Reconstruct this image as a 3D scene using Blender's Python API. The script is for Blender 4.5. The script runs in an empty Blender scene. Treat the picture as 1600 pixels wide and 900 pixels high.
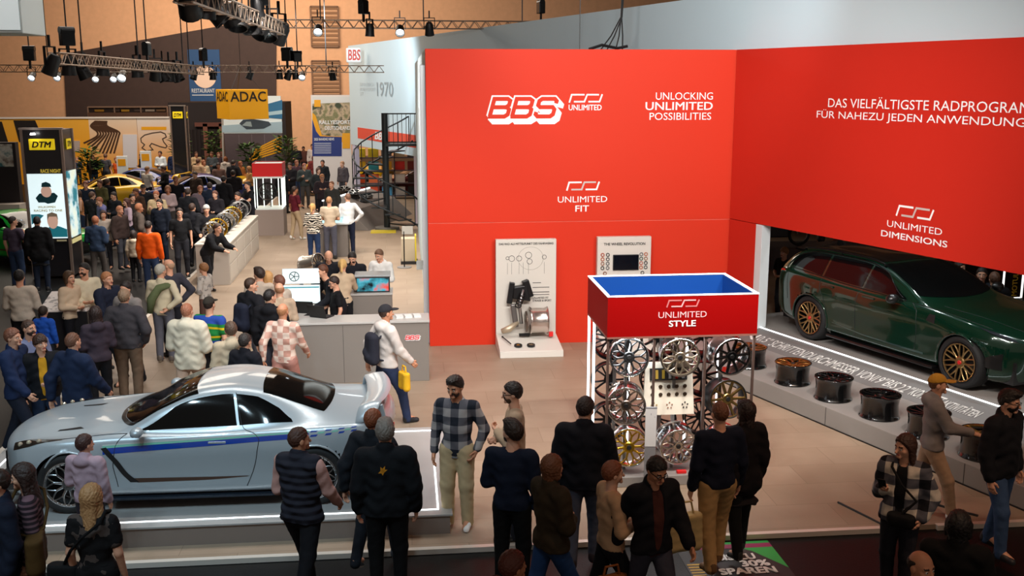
import bpy, bmesh, math, random
import numpy as np
from mathutils import Vector, Matrix, Euler
random.seed(4); RNG=np.random.default_rng(4)
PI=math.pi
# ---------------------------------------------------------------- camera, world, exposure, big lights
scn=bpy.context.scene
COL=scn.collection
H=5.0; FPX=1600.0
TH=math.atan(323/1600.0); YAW=math.atan(171/1632.0)
cam=bpy.data.cameras.new('camera'); cam.sensor_width=36; cam.lens=36; cam.clip_end=300
camo=bpy.data.objects.new('camera',cam); COL.objects.link(camo)
camo.location=(0,0,H); camo.rotation_euler=(PI/2-TH,0,-YAW); scn.camera=camo
scn.view_settings.view_transform='Standard'; scn.view_settings.look='None'
scn.view_settings.gamma=1; scn.view_settings.use_curve_mapping=False
scn.view_settings.exposure=0.2
w=bpy.data.worlds.new('hall_air'); scn.world=w; w.use_nodes=True
w.node_tree.nodes['Background'].inputs[0].default_value=(1.0,.80,.66,1)
w.node_tree.nodes['Background'].inputs[1].default_value=.16
def area(name,loc,target,sx,sy,power,col,spread=180):
    l=bpy.data.lights.new(name,'AREA'); l.shape='RECTANGLE'; l.size=sx; l.size_y=sy; l.energy=power; l.color=col
    l.spread=math.radians(spread)
    o=bpy.data.objects.new(name,l); COL.objects.link(o); o.location=loc
    o.rotation_euler=(Vector(target)-Vector(loc)).to_track_quat('-Z','Y').to_euler(); return o
def spot(name,loc,target,power,col,ang,blend=.6,r=.25):
    l=bpy.data.lights.new(name,'SPOT'); l.energy=power; l.color=col; l.spot_size=math.radians(ang); l.spot_blend=blend; l.shadow_soft_size=r
    o=bpy.data.objects.new(name,l); COL.objects.link(o); o.location=loc
    o.rotation_euler=(Vector(target)-Vector(loc)).to_track_quat('-Z','Y').to_euler(); return o
def bank(name,c,target,nx,ny,sx,sy,power,col,ang=100):   # rows of small spots, for hung lamps and for fill
    for i in range(nx):
        for j in range(ny):
            dx=((i+.5)/nx-.5)*sx; dy=((j+.5)/ny-.5)*sy; spot(name,(c[0]+dx,c[1]+dy,c[2]),(target[0]+dx*.6,target[1]+dy*.6,target[2]),power/(nx*ny),col,ang,.7,.16)
COOL=(.93,.98,1.0); WARM=(1.0,.80,.62); NEUT=(1.0,.93,.86)
area('hall_lamp_bank',(-9,44,11.5),(-9,44,0),16,10,2300,(1,.86,.72))
area('hall_lamp_bank',(-9,60,11.5),(-9,71,6.5),18,6,2500,WARM)
bank('hall_lamp',(-7,27,11.5),(-7,27,0),3,3,9,9,2500,NEUT)
bank('booth_lamp',(3.1,8.8,7.0),(3.7,18.9,1.6),4,1,7,1.0,4000,(1,.96,.92),93)
bank('booth_lamp',(-1.0,13.8,8.6),(-1.0,15.2,0),4,2,8,3.0,1800,(1,.95,.90))
bank('booth_lamp',(-2.5,25,8.6),(-2.2,27,0),2,3,4,6,5200,NEUT)
spot('wagon_spot',(2.6,9.6,6.4),(6.9,14.0,.3),200,(1,.84,.70),30)
bank('aisle_fill',(-4.2,4.0,10.5),(-3.0,12,.6),4,2,8,4,3400,(.62,.86,1.0),44)  # cool fill from above the camera, added to brighten the silver car's side
bank('aisle_fill',(5.5,5.5,9.5),(5.6,11.0,0),3,1,6,1,900,(1,.62,.40),60)
area('kiosk_fill',(3.33,11.98,1.92),(3.33,12.05,.9),1.7,.06,26,COOL)  # fill strip added under the canopy to brighten the rim faces
spot('kiosk_spot',(3.0,9.4,6.2),(3.4,12.3,1.0),330,(1,.86,.74),34)
for k in range(6):
    q=(8.2+.55*k,17.2-1.55*k+.4*(k%2),4.6); l=spot('stage_sparkle',q,(q[0]-.2,q[1]-.3,.6),70,COOL,95,.6,.05); l.data.energy=110  # unseen small lights added behind the fascia for sparkle on the green car
spot('wall_spot',(-3.0,33,7.2),(-.6,40,4.4),1750,(.85,.95,1.0),70)
spot('upper_wall_spot',(2.5,13.0,8.4),(5.5,21.5,6.3),760,(.82,.94,1.0),70)

# ---------------------------------------------------------------- pixel -> place helpers (measured in the photograph)
_f=np.array([math.sin(YAW)*math.cos(TH),math.cos(YAW)*math.cos(TH),-math.sin(TH)])
_r=np.array([math.cos(YAW),-math.sin(YAW),0]); _u=np.cross(_r,_f)
def ray(x,y): return _f*FPX+_r*(x-800)-_u*(y-450)
def G(x,y,z=0.0):
    r=ray(x,y); t=(z-H)/r[2]; return np.array([0,0,H])+r*t
def AY(x,y,Y):
    r=ray(x,y); t=Y/r[1]; return np.array([0,0,H])+r*t

# ---------------------------------------------------------------- materials
def lin(c):
    if isinstance(c,str):
        c=[int(c[i:i+2],16)/255 for i in (0,2,4)]
    return tuple(((v/12.92) if v<=.04045 else ((v+.055)/1.055)**2.4) for v in c[:3])
_MC={}
def mat(col,rough=.6,metal=0.0,coat=0.0,bump=0.0,bscale=80,emit=0.0,pat=None,cols=None,var=0.0,spec=.5,name=None,alpha=1.0,trans=0.0):
    key=(col,rough,metal,coat,bump,bscale,emit,pat,tuple(cols) if cols else None,var,spec,alpha,trans)
    if key in _MC: return _MC[key]
    m=bpy.data.materials.new(name or 'surface'); m.use_nodes=True; nt=m.node_tree; N=nt.nodes; L=nt.links
    b=N['Principled BSDF']; rgb=lin(col)+(1,)
    I=b.inputs
    I['Base Color'].default_value=rgb; I['Roughness'].default_value=rough; I['Metallic'].default_value=metal
    I['Coat Weight'].default_value=coat; I['Coat Roughness'].default_value=.04
    I['Specular IOR Level'].default_value=spec
    if trans: I['Transmission Weight'].default_value=trans
    if emit:
        I['Emission Color'].default_value=rgb; I['Emission Strength'].default_value=emit
    tc=N.new('ShaderNodeTexCoord')
    def vec(s=(1,1,1),rot=(0,0,0)):
        mp=N.new('ShaderNodeMapping'); mp.inputs['Scale'].default_value=s; mp.inputs['Rotation'].default_value=rot
        L.new(tc.outputs['Object'],mp.inputs[0]); return mp.outputs[0]
    def mix(fac,a,bb):
        x=N.new('ShaderNodeMix'); x.data_type='RGBA'
        if isinstance(fac,float): x.inputs[0].default_value=fac
        else: L.new(fac,x.inputs[0])
        for i,v in ((6,a),(7,bb)):
            if isinstance(v,tuple): x.inputs[i].default_value=v
            else: L.new(v,x.inputs[i])
        return x.outputs[2]
    def ramp(src,stops,const=True):
        r=N.new('ShaderNodeValToRGB'); r.color_ramp.interpolation='CONSTANT' if const else 'LINEAR'
        e=r.color_ramp.elements
        while len(e)<len(stops): e.new(.5)
        for k,(p,c) in enumerate(stops):
            e[k].position=p; e[k].color=c if len(c)==4 else tuple(c)+(1,)
        L.new(src,r.inputs[0]); return r.outputs[0]
    def wave(scale,axis,dist=0.0,prof='SIN',dscale=1.0):
        wv=N.new('ShaderNodeTexWave'); wv.bands_direction=axis; wv.wave_profile=prof
        wv.inputs['Scale'].default_value=scale; wv.inputs['Distortion'].default_value=dist; wv.inputs['Detail Scale'].default_value=dscale
        L.new(vec(),wv.inputs[0]); return wv.outputs['Fac']
    def noise(scale,detail=3):
        n=N.new('ShaderNodeTexNoise'); n.inputs['Scale'].default_value=scale; n.inputs['Detail'].default_value=detail
        L.new(vec(),n.inputs[0]); return n.outputs['Fac']
    base=None; C=[lin(c)+(1,) for c in (cols or [])]
    if pat=='plaid':
        fx=ramp(wave(1.7,'X'),[(0,(0,0,0)),(.5,(1,1,1))]); fz=ramp(wave(1.7,'Z'),[(0,(0,0,0)),(.5,(1,1,1))])
        a=mix(fx,rgb,C[0]); d=mix(fx,C[0],C[1]); base=mix(fz,a,d)
    elif pat=='check':
        fx=ramp(wave(1.5,'X'),[(0,(0,0,0)),(.45,(1,1,1))]); fz=ramp(wave(1.5,'Z'),[(0,(0,0,0)),(.45,(1,1,1))])
        a=mix(fx,rgb,C[0]); d=mix(fx,C[0],C[1]); base=mix(fz,a,d)
    elif pat=='stripe':
        base=mix(ramp(wave(7.0,'Z'),[(0,(0,0,0)),(.6,(1,1,1))]),rgb,C[0])
    elif pat=='zebra':
        base=mix(ramp(wave(5.0,'Z',7.0,'SIN',1.6),[(0,(0,0,0)),(.5,(1,1,1))]),rgb,C[0])
    elif pat=='flag':
        base=ramp(wave(.9,'Z',2.0),[(0,C[1]),(.2,rgb),(.55,C[0]),(.8,rgb)])
    elif pat=='print':
        base=mix(ramp(noise(9,2),[(0,(0,0,0)),(.56,(1,1,1))]),rgb,C[0])
    elif pat=='photo':     # loose photographic patches of a poster
        base=ramp(noise(2.2,4),[(0,rgb),(.42,C[0]),(.52,C[1]),(.62,C[2])],False)
    elif pat=='speck':
        base=mix(ramp(noise(26,1),[(0,(0,0,0)),(.73,(1,1,1))]),rgb,C[0])
    elif pat=='tiles':
        br=N.new('ShaderNodeTexBrick'); br.offset=.5
        br.inputs['Color1'].default_value=rgb; br.inputs['Color2'].default_value=C[0]; br.inputs['Mortar'].default_value=C[1]
        br.inputs['Scale'].default_value=1; br.inputs['Mortar Size'].default_value=.004; br.inputs['Brick Width'].default_value=1.25; br.inputs['Row Height'].default_value=.62
        L.new(vec(),br.inputs[0])
        base=mix(ramp(noise(1.7,5),[(.3,(0,0,0)),(.7,(.55,.55,.55))],False),br.outputs[0],C[2])
    if var and base is None:
        base=mix(ramp(noise(3.0,4),[(.3,(0,0,0)),(.7,(1,1,1))],False),tuple(v*(1-var) for v in rgb[:3])+(1,),tuple(min(1,v*(1+var)) for v in rgb[:3])+(1,))
    if base is not None:
        L.new(base,I['Base Color'])
        if emit: L.new(base,I['Emission Color'])
    if bump:
        bp=N.new('ShaderNodeBump'); bp.inputs['Strength'].default_value=bump; bp.inputs['Distance'].default_value=.02
        if pat=='quilt': L.new(wave(4.2,'Z'),bp.inputs['Height']); bp.inputs['Distance'].default_value=.06
        else: L.new(noise(bscale,4),bp.inputs['Height'])
        L.new(bp.outputs[0],I['Normal'])
    _MC[key]=m; return m
def paint(c,rough=.25,metal=.0,flake=True): return mat(c,rough,metal,1.0)
def cloth(c,pat=None,cols=None): return mat(c,.85,0,0,.35,14 if pat!='quilt' else 14,0,pat,cols,.0 if pat and pat!='quilt' else .14,.25,'fabric')

# ---------------------------------------------------------------- mesh builder
class MB:
    def __init__(s): s.v=[]; s.f=[]; s.m=[]; s.mi=0
    def add(s,vs,fs):
        o=len(s.v); s.v+= [tuple(map(float,p)) for p in vs]; s.f+=[tuple(i+o for i in f) for f in fs]; s.m+=[s.mi]*len(fs); return s
    def box(s,x0,x1,y0,y1,z0,z1):
        return s.add([(x0,y0,z0),(x1,y0,z0),(x1,y1,z0),(x0,y1,z0),(x0,y0,z1),(x1,y0,z1),(x1,y1,z1),(x0,y1,z1)],
            [(0,3,2,1),(4,5,6,7),(0,1,5,4),(1,2,6,5),(2,3,7,6),(3,0,4,7)])
    def hexa(s,b,t):   # two quads, same winding
        return s.add(list(b)+list(t),[(0,3,2,1),(4,5,6,7),(0,1,5,4),(1,2,6,5),(2,3,7,6),(3,0,4,7)])
    def prism(s,poly,fn,d0,d1):  # poly 2-D, fn(u,v,d)->xyz
        n=len(poly); a=[fn(u,v,d0) for u,v in poly]; b=[fn(u,v,d1) for u,v in poly]
        return s.add(a+b,[tuple(range(n))[::-1],tuple(range(n,2*n))]+[(i,(i+1)%n,n+(i+1)%n,n+i) for i in range(n)])
    def tube(s,pts,r,n=8,closed=False):
        pts=[Vector(p) for p in pts]; R=r if isinstance(r,(list,tuple)) else [r]*len(pts)
        vs=[]; up=None
        for i,p in enumerate(pts):
            a=pts[i-1] if (i or closed) else p; b=pts[(i+1)%len(pts)] if (i<len(pts)-1 or closed) else p
            t=(b-a).normalized() if (b-a).length>1e-9 else Vector((0,0,1))
            if up is None: up=Vector((0,0,1)) if abs(t.z)<.9 else Vector((1,0,0))
            x=t.cross(up).normalized(); up=x.cross(t).normalized()
            for k in range(n):
                q=2*PI*k/n; vs.append(p+(x*math.cos(q)+up*math.sin(q))*R[i])
        fs=[]; m=len(pts)
        for i in range(m if closed else m-1):
            j=(i+1)%m
            for k in range(n): fs.append((i*n+k,i*n+(k+1)%n,j*n+(k+1)%n,j*n+k))
        if not closed: fs+= [tuple(range(n))[::-1],tuple(range((m-1)*n,m*n))]
        return s.add(vs,fs)
    def bar(s,p,q,w,h=None,up=(0,0,1)):
        h=h or w; p=Vector(p);q=Vector(q); t=(q-p).normalized(); u=Vector(up)
        if abs(t.dot(u))>.98: u=Vector((0,1,0)) if abs(t.y)<.9 else Vector((1,0,0))
        x=t.cross(u).normalized()*w/2; y=x.cross(t).normalized()*h/2
        return s.hexa([p-x-y,p+x-y,p+x+y,p-x+y],[q-x-y,q+x-y,q+x+y,q-x+y])
    def lathe(s,prof,n=32,ax='Z',c=(0,0,0),closed=False):
        vs=[];m=len(prof)
        for k in range(n):
            q=2*PI*k/n; cs,sn=math.cos(q),math.sin(q)
            for r,h in prof:
                p=(r*cs,r*sn,h) if ax=='Z' else ((r*cs,h,r*sn) if ax=='Y' else (h,r*cs,r*sn))
                vs.append((p[0]+c[0],p[1]+c[1],p[2]+c[2]))
        fs=[]
        for k in range(n):
            j=(k+1)%n
            for i in range(m if closed else m-1):
                i2=(i+1)%m; fs.append((k*m+i,j*m+i,j*m+i2,k*m+i2))
        return s.add(vs,fs)
    def ball(s,c,r,n=12):
        rx,ry,rz=r if isinstance(r,(tuple,list)) else (r,r,r); m=n//2; vs=[];fs=[]
        for i in range(m+1):
            a=PI*i/m
            for k in range(n):
                q=2*PI*k/n; vs.append((c[0]+rx*math.sin(a)*math.cos(q),c[1]+ry*math.sin(a)*math.sin(q),c[2]+rz*math.cos(a)))
        for i in range(m):
            for k in range(n): fs.append((i*n+k,(i+1)*n+k,(i+1)*n+(k+1)%n,i*n+(k+1)%n))
        return s.add(vs,fs)
    def grid(s,A,closed=False):
        A=np.asarray(A); a,b=A.shape[:2]
        return s.add(A.reshape(-1,3),[(i*b+j,(i+1)*b+j,(i+1)*b+(j+1)%b,i*b+(j+1)%b) for i in range(a-1) for j in range(b if closed else b-1)])
    def mesh(s,name,mats,smooth=False):
        me=bpy.data.meshes.new(name); me.from_pydata(s.v,[],s.f)
        for m in (mats if isinstance(mats,(list,tuple)) else [mats]): me.materials.append(m)
        if any(s.m): me.polygons.foreach_set('material_index',s.m)
        if smooth: me.polygons.foreach_set('use_smooth',[True]*len(s.f))
        me.update(); return me
    def build(s,name,mats,parent=None,smooth=False,bev=0,loc=None,auto=None,fixn=True):
        me=s.mesh(name,mats,smooth)
        if fixn:
            b=bmesh.new(); b.from_mesh(me); bmesh.ops.recalc_face_normals(b,faces=b.faces); b.to_mesh(me); b.free()
        o=bpy.data.objects.new(name,me); COL.objects.link(o)
        if parent: o.parent=parent
        if loc is not None: o.location=loc
        if bev:
            md=o.modifiers.new('bevel','BEVEL'); md.width=bev; md.segments=2; md.limit_method='ANGLE'
        if auto: me.set_sharp_from_angle(angle=math.radians(auto))
        return o
def tag(o,label,cat,group=None,kind=None):
    if label: o['label']=label
    if cat: o['category']=cat
    if group: o['group']=group
    if kind: o['kind']=kind
    return o
def thing(name,label,cat,loc=(0,0,0),rz=0,group=None,kind=None):
    o=bpy.data.objects.new(name,None); o.empty_display_size=.1; COL.objects.link(o); o.location=loc; o.rotation_euler=(0,0,rz)
    return tag(o,label,cat,group,kind)
def put(name,me,parent=None,loc=(0,0,0),rot=(0,0,0),sc=1.0,mats=None):
    o=bpy.data.objects.new(name,me); COL.objects.link(o)
    if parent: o.parent=parent
    o.location=loc; o.rotation_euler=rot; o.scale=(sc,)*3 if not isinstance(sc,tuple) else sc
    if mats:
        for i,m in enumerate(mats):
            o.material_slots[i].link='OBJECT'; o.material_slots[i].material=m
    return o
def struct(o): o['kind']='structure'; return o
# lettering: text fitted to a box on a plane; o=lower-left, ex=unit x, ey=unit up, (w,h) box
def glyphs(s,bold=0.0,slant=0.0):
    bold=min(bold,.016); cu=bpy.data.curves.new('lettering','FONT'); cu.body=s; cu.offset=bold; cu.resolution_u=3; cu.space_line=.95
    t=bpy.data.objects.new('lettering_src',cu); COL.objects.link(t)
    me=bpy.data.meshes.new_from_object(t); bpy.data.objects.remove(t)
    n=len(me.vertices); co=np.zeros(n*3); me.vertices.foreach_get('co',co); co=co.reshape(-1,3)
    fs=[tuple(p.vertices) for p in me.polygons]; bpy.data.meshes.remove(me)
    co[:,0]+=slant*co[:,1]; return co,fs
def txt(s,m,parent,o,ex,ey,w,h,bold=0.0,slant=0.0,lift=.004,name='lettering',pad=0):
    co,fs=glyphs(s,0,slant)
    lo=co.min(0); hi=co.max(0)
    if bold:
        n0=len(co); co=np.concatenate([co+np.array([a*bold*.7,c*bold*.5,(a*2+c+3)*.0005]) for a in (-1,0,1) for c in (-1,1)]); fs=[tuple(i+n0*k for i in f) for k in range(6) for f in fs]
    o=np.array(o,float); ex=np.array(ex,float); ey=np.array(ey,float); nz=np.cross(ex,ey)
    P=[o+ex*((c[0]-lo[0])/(hi[0]-lo[0])*w)+ey*((c[1]-lo[1])/(hi[1]-lo[1])*h)+nz*(lift+c[2]) for c in co]
    return MB().add(P,fs).build(name,m,parent,fixn=False)
def stroke(b,pts,w,o,ex,ey,lift=.004):   # mitred flat ribbon
    o=np.array(o,float);ex=np.array(ex,float);ey=np.array(ey,float);nz=np.cross(ex,ey)
    P=np.array(pts,float); L=[];R=[]
    for i in range(len(P)):
        d0=P[i]-P[i-1] if i else P[1]-P[0]; d1=P[i+1]-P[i] if i<len(P)-1 else P[i]-P[i-1]
        d0=d0/np.linalg.norm(d0); d1=d1/np.linalg.norm(d1); n0=np.array([-d0[1],d0[0]]); n1=np.array([-d1[1],d1[0]])
        m=n0+n1; m=m/np.linalg.norm(m); k=w/2/max(.35,m@n0); L.append(P[i]+m*k); R.append(P[i]-m*k)
    Q=lambda p:o+ex*p[0]+ey*p[1]+nz*lift
    n=len(P); z_=lambda i:nz*(2.5e-5*i); b.add([Q(p)+z_(i) for i,p in enumerate(L)]+[Q(p)+z_(i) for i,p in enumerate(R)],[(i,i+n,i+n+1,i+1) for i in range(n-1)])
def swoosh(mA,mB,parent,o,ex,ey,w,h,lift=.004):
    t=h*.2
    for pts,m in (([(0,0),(.07*w,h),(.46*w,h)],mB),([(.14*w,.12*h),(.46*w,.12*h),(.54*w,h),(.9*w,h)],mA),([(.58*w,.12*h),(.92*w,.12*h),(w,h*1.06)],mB)):
        b=MB(); stroke(b,pts,t,o,ex,ey,lift); b.build('emblem',m,parent,fixn=False)
WHITE=mat('f4f4f2',.5); BLACK=mat('101011',.5); DARK=mat('1b1b1d',.55); GREYM=mat('8a8784',.6)
CHROME=mat('d6d8da',.16,1.0); STEEL=mat('a6a6a6',.35,.9); BLKMET=mat('17181a',.3,.6)
LEDW=mat('f4fbff',.5,emit=2.8,name='light_strip'); TUBEW=mat('f4fff4',.5,emit=1.6,name='light_tube')
# ---------------------------------------------------------------- smooth blended bodies: distance fields -> surface nets
def surfnet(F,lo,h):
    S=F<0; nx,ny,nz=F.shape
    c=np.zeros((nx-1,ny-1,nz-1),np.int8)
    for a in (0,1):
        for b in (0,1):
            for d in (0,1): c+=S[a:nx-1+a,b:ny-1+b,d:nz-1+d]
    act=(c>0)&(c<8); idx=np.full(act.shape,-1,np.int32); I=np.argwhere(act); n=len(I); idx[act]=np.arange(n)
    P=np.zeros((n,3)); W=np.zeros(n)
    cr=[(a,b,d) for a in (0,1) for b in (0,1) for d in (0,1)]
    for p in cr:
        for ax in range(3):
            if p[ax]: continue
            q=list(p); q[ax]=1
            f0=F[I[:,0]+p[0],I[:,1]+p[1],I[:,2]+p[2]]; f1=F[I[:,0]+q[0],I[:,1]+q[1],I[:,2]+q[2]]
            m=(f0<0)!=(f1<0); t=np.where(m,f0/np.where(m,f0-f1,1),0)
            for k in range(3): P[:,k]+=m*(p[k]+(t if k==ax else 0))
            W+=m
    V=(I+P/W[:,None])*h+lo
    Q=[]
    for ax in range(3):
        a=[slice(0,-1)]*3; b=[slice(0,-1)]*3; a[ax]=slice(0,-1); b[ax]=slice(1,None)
        o=[k for k in range(3) if k!=ax]
        A=S[tuple(slice(0,-1) if k==ax else slice(1,-1) for k in range(3))]; B=S[tuple(slice(1,None) if k==ax else slice(1,-1) for k in range(3))]
        E=np.argwhere(A!=B)
        if not len(E): continue
        flip=A[E[:,0],E[:,1],E[:,2]]
        E=E.copy(); E[:,o[0]]+=1; E[:,o[1]]+=1
        def cell(i,j):
            e=E.copy(); e[:,o[0]]-=i; e[:,o[1]]-=j; return idx[e[:,0],e[:,1],e[:,2]]
        q=np.stack([cell(1,1),cell(0,1),cell(0,0),cell(1,0)],1)
        if ax==1: flip=~flip
        q[~flip]=q[~flip][:,::-1]; Q.append(q)
    return V,np.concatenate(Q)
class SD:
    def __init__(s,lo,hi,h):
        s.h=h; s.lo=np.array(lo,float)-2*h; n=[int(math.ceil((b-a)/h))+5 for a,b in zip(lo,hi)]
        ax=[(s.lo[k]+np.arange(n[k])*h).astype(np.float32) for k in range(3)]
        s.X=ax[0][:,None,None]; s.Y=ax[1][None,:,None]; s.Z=ax[2][None,None,:]; s.shape=tuple(n)
    def cone(s,a,b,ra,rb=None,fl=1.0):
        rb=ra if rb is None else rb; a=np.array(a,float); b=np.array(b,float)
        d=b-a; d[1]/=fl; L=float(d@d)+1e-9
        x=s.X-a[0]; y=(s.Y-a[1])/fl; z=s.Z-a[2]
        t=np.clip((x*d[0]+y*d[1]+z*d[2])/L,0,1)
        return (np.sqrt((x-t*d[0])**2+(y-t*d[1])**2+(z-t*d[2])**2)-(ra+(rb-ra)*t))*min(1,max(fl,.6))
    def ell(s,c,r):
        x=(s.X-c[0])/r[0]; y=(s.Y-c[1])/r[1]; z=(s.Z-c[2])/r[2]
        return (np.sqrt(x*x+y*y+z*z)-1)*min(r)
def smin(a,b,k):
    if a is None: return b
    h=np.clip(.5+.5*(b-a)/k,0,1); return b+(a-b)*h-k*h*(1-h)
def smax(a,b,k): return -smin(-a,-b,k)
def un(fs,k):
    r=None
    for f in fs: r=smin(r,f,k)
    return r
def pymesh(V,Q,name,mats,smooth=True):
    me=bpy.data.meshes.new(name); me.from_pydata(V.tolist(),[],Q.tolist()); me.polygons.foreach_set('use_smooth',[True]*len(Q))
    for m in mats: me.materials.append(m)
    return me
# ---- templates: head, hand, shoe, hair (each at a fine and a coarse grid)
_T={}
def head_T(fine):
    k=('head',fine)
    if k in _T: return _T[k]
    h=.0058 if fine else .012
    g=SD((-.1,-.13,-.07),(.1,.12,.235),h)
    f=un([g.ell((0,.012,.128),(.077,.097,.098)),g.ell((0,-.022,.068),(.060,.066,.066)),g.cone((0,.02,-.05),(0,.012,.05),.056,.056)],.03)
    f=smin(f,g.cone((-.014,-.078,.016),(.014,-.078,.016),.018),.02)
    f=smin(f,g.cone((-.04,-.070,.122),(.04,-.070,.122),.012),.02)
    f=smin(f,g.cone((0,-.086,.11),(0,-.110,.070),.008,.014),.012)
    f=smin(f,g.cone((-.046,-.055,.075),(.046,-.055,.075),.018),.02)
    for s in (-1,1):
        f=smax(f,-g.ell((s*.032,-.100,.103),(.017,.016,.011)),.012)
        f=smin(f,g.ell((s*.079,.012,.098),(.011,.022,.032)),.008)
    f=smin(f,g.cone((-.018,-.086,.042),(.018,-.086,.042),.007),.008)
    V,Q=surfnet(f,g.lo,h)
    # material 0 skin, 1 lips, 2 brows ; eyes added as small balls
    c=V[Q].mean(1); m=np.zeros(len(Q),int)
    m[(np.abs(c[:,0])<.024)&(c[:,1]<-.084)&(np.abs(c[:,2]-.042)<.009)]=1
    m[(np.abs(np.abs(c[:,0])-.034)<.02)&(c[:,1]<-.066)&(np.abs(c[:,2]-.127)<.006)]=2
    vs=V.tolist(); fs=[tuple(q) for q in Q.tolist()]; ms=m.tolist()
    for s in (-1,1):
        for cc,r,mm in (((s*.032,-.0755,.102),.0122,3),((s*.032,-.0838,.102),.0062,4)):
            b=MB(); b.ball(cc,r,8); o=len(vs); vs+=b.v; fs+=[tuple(i+o for i in q) for q in b.f]; ms+=[mm]*len(b.f)
    _T[k]=(np.array(vs),fs,ms); return _T[k]
def hand_T(fine,curl):
    k=('hand',fine,curl)
    if k in _T: return _T[k]
    h=.005 if fine else .009
    g=SD((-.03,-.1,-.2),(.1,.06,.02),h)
    F=[g.cone((0,-.012,-.02),(.002,-.014,-.085),.02,.02),g.cone((0,.014,-.02),(.002,.018,-.08),.018,.017),g.cone((0,0,.02),(0,0,-.03),.024,.022)]
    f=un(F,.012)
    for y,L,r in ((-.031,.075,.0092),(-.011,.084,.0095),(.009,.078,.0092),(.027,.06,.008)):
        p=np.array([.003,y*.95,-.085]); a=curl*.5
        for seg,kk in ((.45,1.0),(.3,1.3),(.25,1.0)):
            q=p+np.array([math.sin(a),y*.06,-math.cos(a)])*L*seg; f=smin(f,g.cone(p,q,r,r*.93),.004); p=q; a+=curl*kk
    p0=(.004,-.022,-.03); p1=(.016,-.05,-.058); p2=(.024+.02*curl,-.062+.02*curl,-.088)
    f=smin(f,g.cone(p0,p1,.014,.011),.01); f=smin(f,g.cone(p1,p2,.011,.009),.005)
    V,Q=surfnet(f,g.lo,h); _T[k]=(V,Q); return _T[k]
def frame(z,x):
    z=np.array(z,float); z/=np.linalg.norm(z); x=np.array(x,float); x=x-z*(x@z); x/=np.linalg.norm(x); return np.stack([x,np.cross(z,x),z],1)
def shoe_me(col,sole,fine=True):
    k=('shoe',col,sole,fine)
    if k in _T: return _T[k]
    h=.011 if fine else .02
    g=SD((-.06,-.22,0),(.06,.1,.14),h)
    f=un([g.cone((0,.03,.05),(0,-.13,.032),.043,.036),g.cone((0,.03,.06),(0,.03,.1),.043,.045),g.cone((0,-.05,.05),(0,.02,.085),.036,.04)],.03)
    f=smax(f,-(g.Z-.004)+0*f,.004)
    V,Q=surfnet(f,g.lo,h); c=V[Q].mean(1); ms=(c[:,2]<.026).astype(int)
    me=pymesh(V,Q,'shoe',[mat(col,.5),mat(sole,.6)]); me.polygons.foreach_set('material_index',ms.tolist()); _T[k]=me; return me
def hair_me(style,col,fine=True):
    k=('hair',style,col,fine)
    if k in _T: return _T[k]
    h=.0075 if fine else .014
    g=SD((-.14,-.2,-.26),(.14,.24,.30),h); big=None
    def cran(o): return g.ell((0,.014,.130),(.078+o,.098+o,.099+o))
    def cut(f,y0,z0,y1,z1,k=.01):   # keep what lies above/behind the line (y0,z0)-(y1,z1)
        d=np.array([y1-y0,z1-z0]); n=np.array([-d[1],d[0]]); n=n/np.linalg.norm(n)
        n=n if n[1]>0 else -n
        return smax(f,-((g.Y-y0)*n[0]+(g.Z-z0)*n[1])+0*f,k)
    if style in('short','crop','tall'):
        o={'short':.013,'crop':.006,'tall':.016}[style]
        f=cut(cran(o),-.085,.178,.075,.035)
        if style=='tall': f=smin(f,g.ell((0,-.045,.215),(.06,.06,.03)),.03)
    elif style=='fringe':     # boyish fringe down the forehead
        f=cut(cran(.018),-.105,.15,.08,.03)
    elif style in('long','wavy'):
        f=cut(cran(.016),-.08,.185,.03,.02); L=-.20 if style=='long' else -.16
        f=un([f,g.cone((0,.06,.12),(0,.085,L),.075,.06,.6),g.cone((-.07,.015,.12),(-.085,.03,L+.03),.028,.03),g.cone((.07,.015,.12),(.085,.03,L+.03),.028,.03)],.03)
    elif style=='bob':
        f=cut(cran(.018),-.085,.18,.03,.03); f=un([f,g.cone((0,.05,.12),(0,.06,.02),.08,.07,.6),g.cone((-.075,.0,.12),(-.08,.0,.03),.028),g.cone((.075,.0,.12),(.08,.0,.03),.028)],.03)
    elif style in('tail','bun'):
        f=cut(cran(.010),-.085,.178,.08,.045)
        f=smin(f,g.cone((0,.1,.17),(0,.15,.0),.035,.022) if style=='tail' else g.ell((0,.085,.225),(.042,.042,.04)),.025)
    elif style=='rim':        # bald crown, hair at sides and back
        f=smax(cut(cran(.006),-.0,.14,.075,.035),(g.Z-.16)+0*g.X,.01)
    elif style in('cap','beanie'):
        f=smax(cran(.013 if style=='cap' else .018),-(g.Z-(.145 if style=='cap' else .120)-(g.Y)*-.15)+0*g.X,.012)
        if style=='cap': f=smin(f,smax(g.ell((0,-.115,.155),(.072,.085,.02)),g.ell((0,-.115,.149),(.3,.3,.012)),.004),.008)
    elif style=='beard':
        f=smax(g.ell((0,-.024,.060),(.066,.072,.072)),(g.Z-.066+(g.Y+.03)*.5)+0*g.X,.01); f=smax(f,(g.Y-.01)+0*f,.01)
        f=smax(f,-g.ell((0,-.1,.043),(.022,.03,.008)),.004)
    if style not in('cap','beanie'): f=f+.0035*np.sin(g.X*170+3*np.sin(g.Z*40))*np.sin(g.Z*60+g.Y*90)
    V,Q=surfnet(f,g.lo,h); me=pymesh(V,Q,'hair',[mat(col,.55 if style not in('cap','beanie') else .9,0,0,.5,60)]); _T[k]=me; return me
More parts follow.
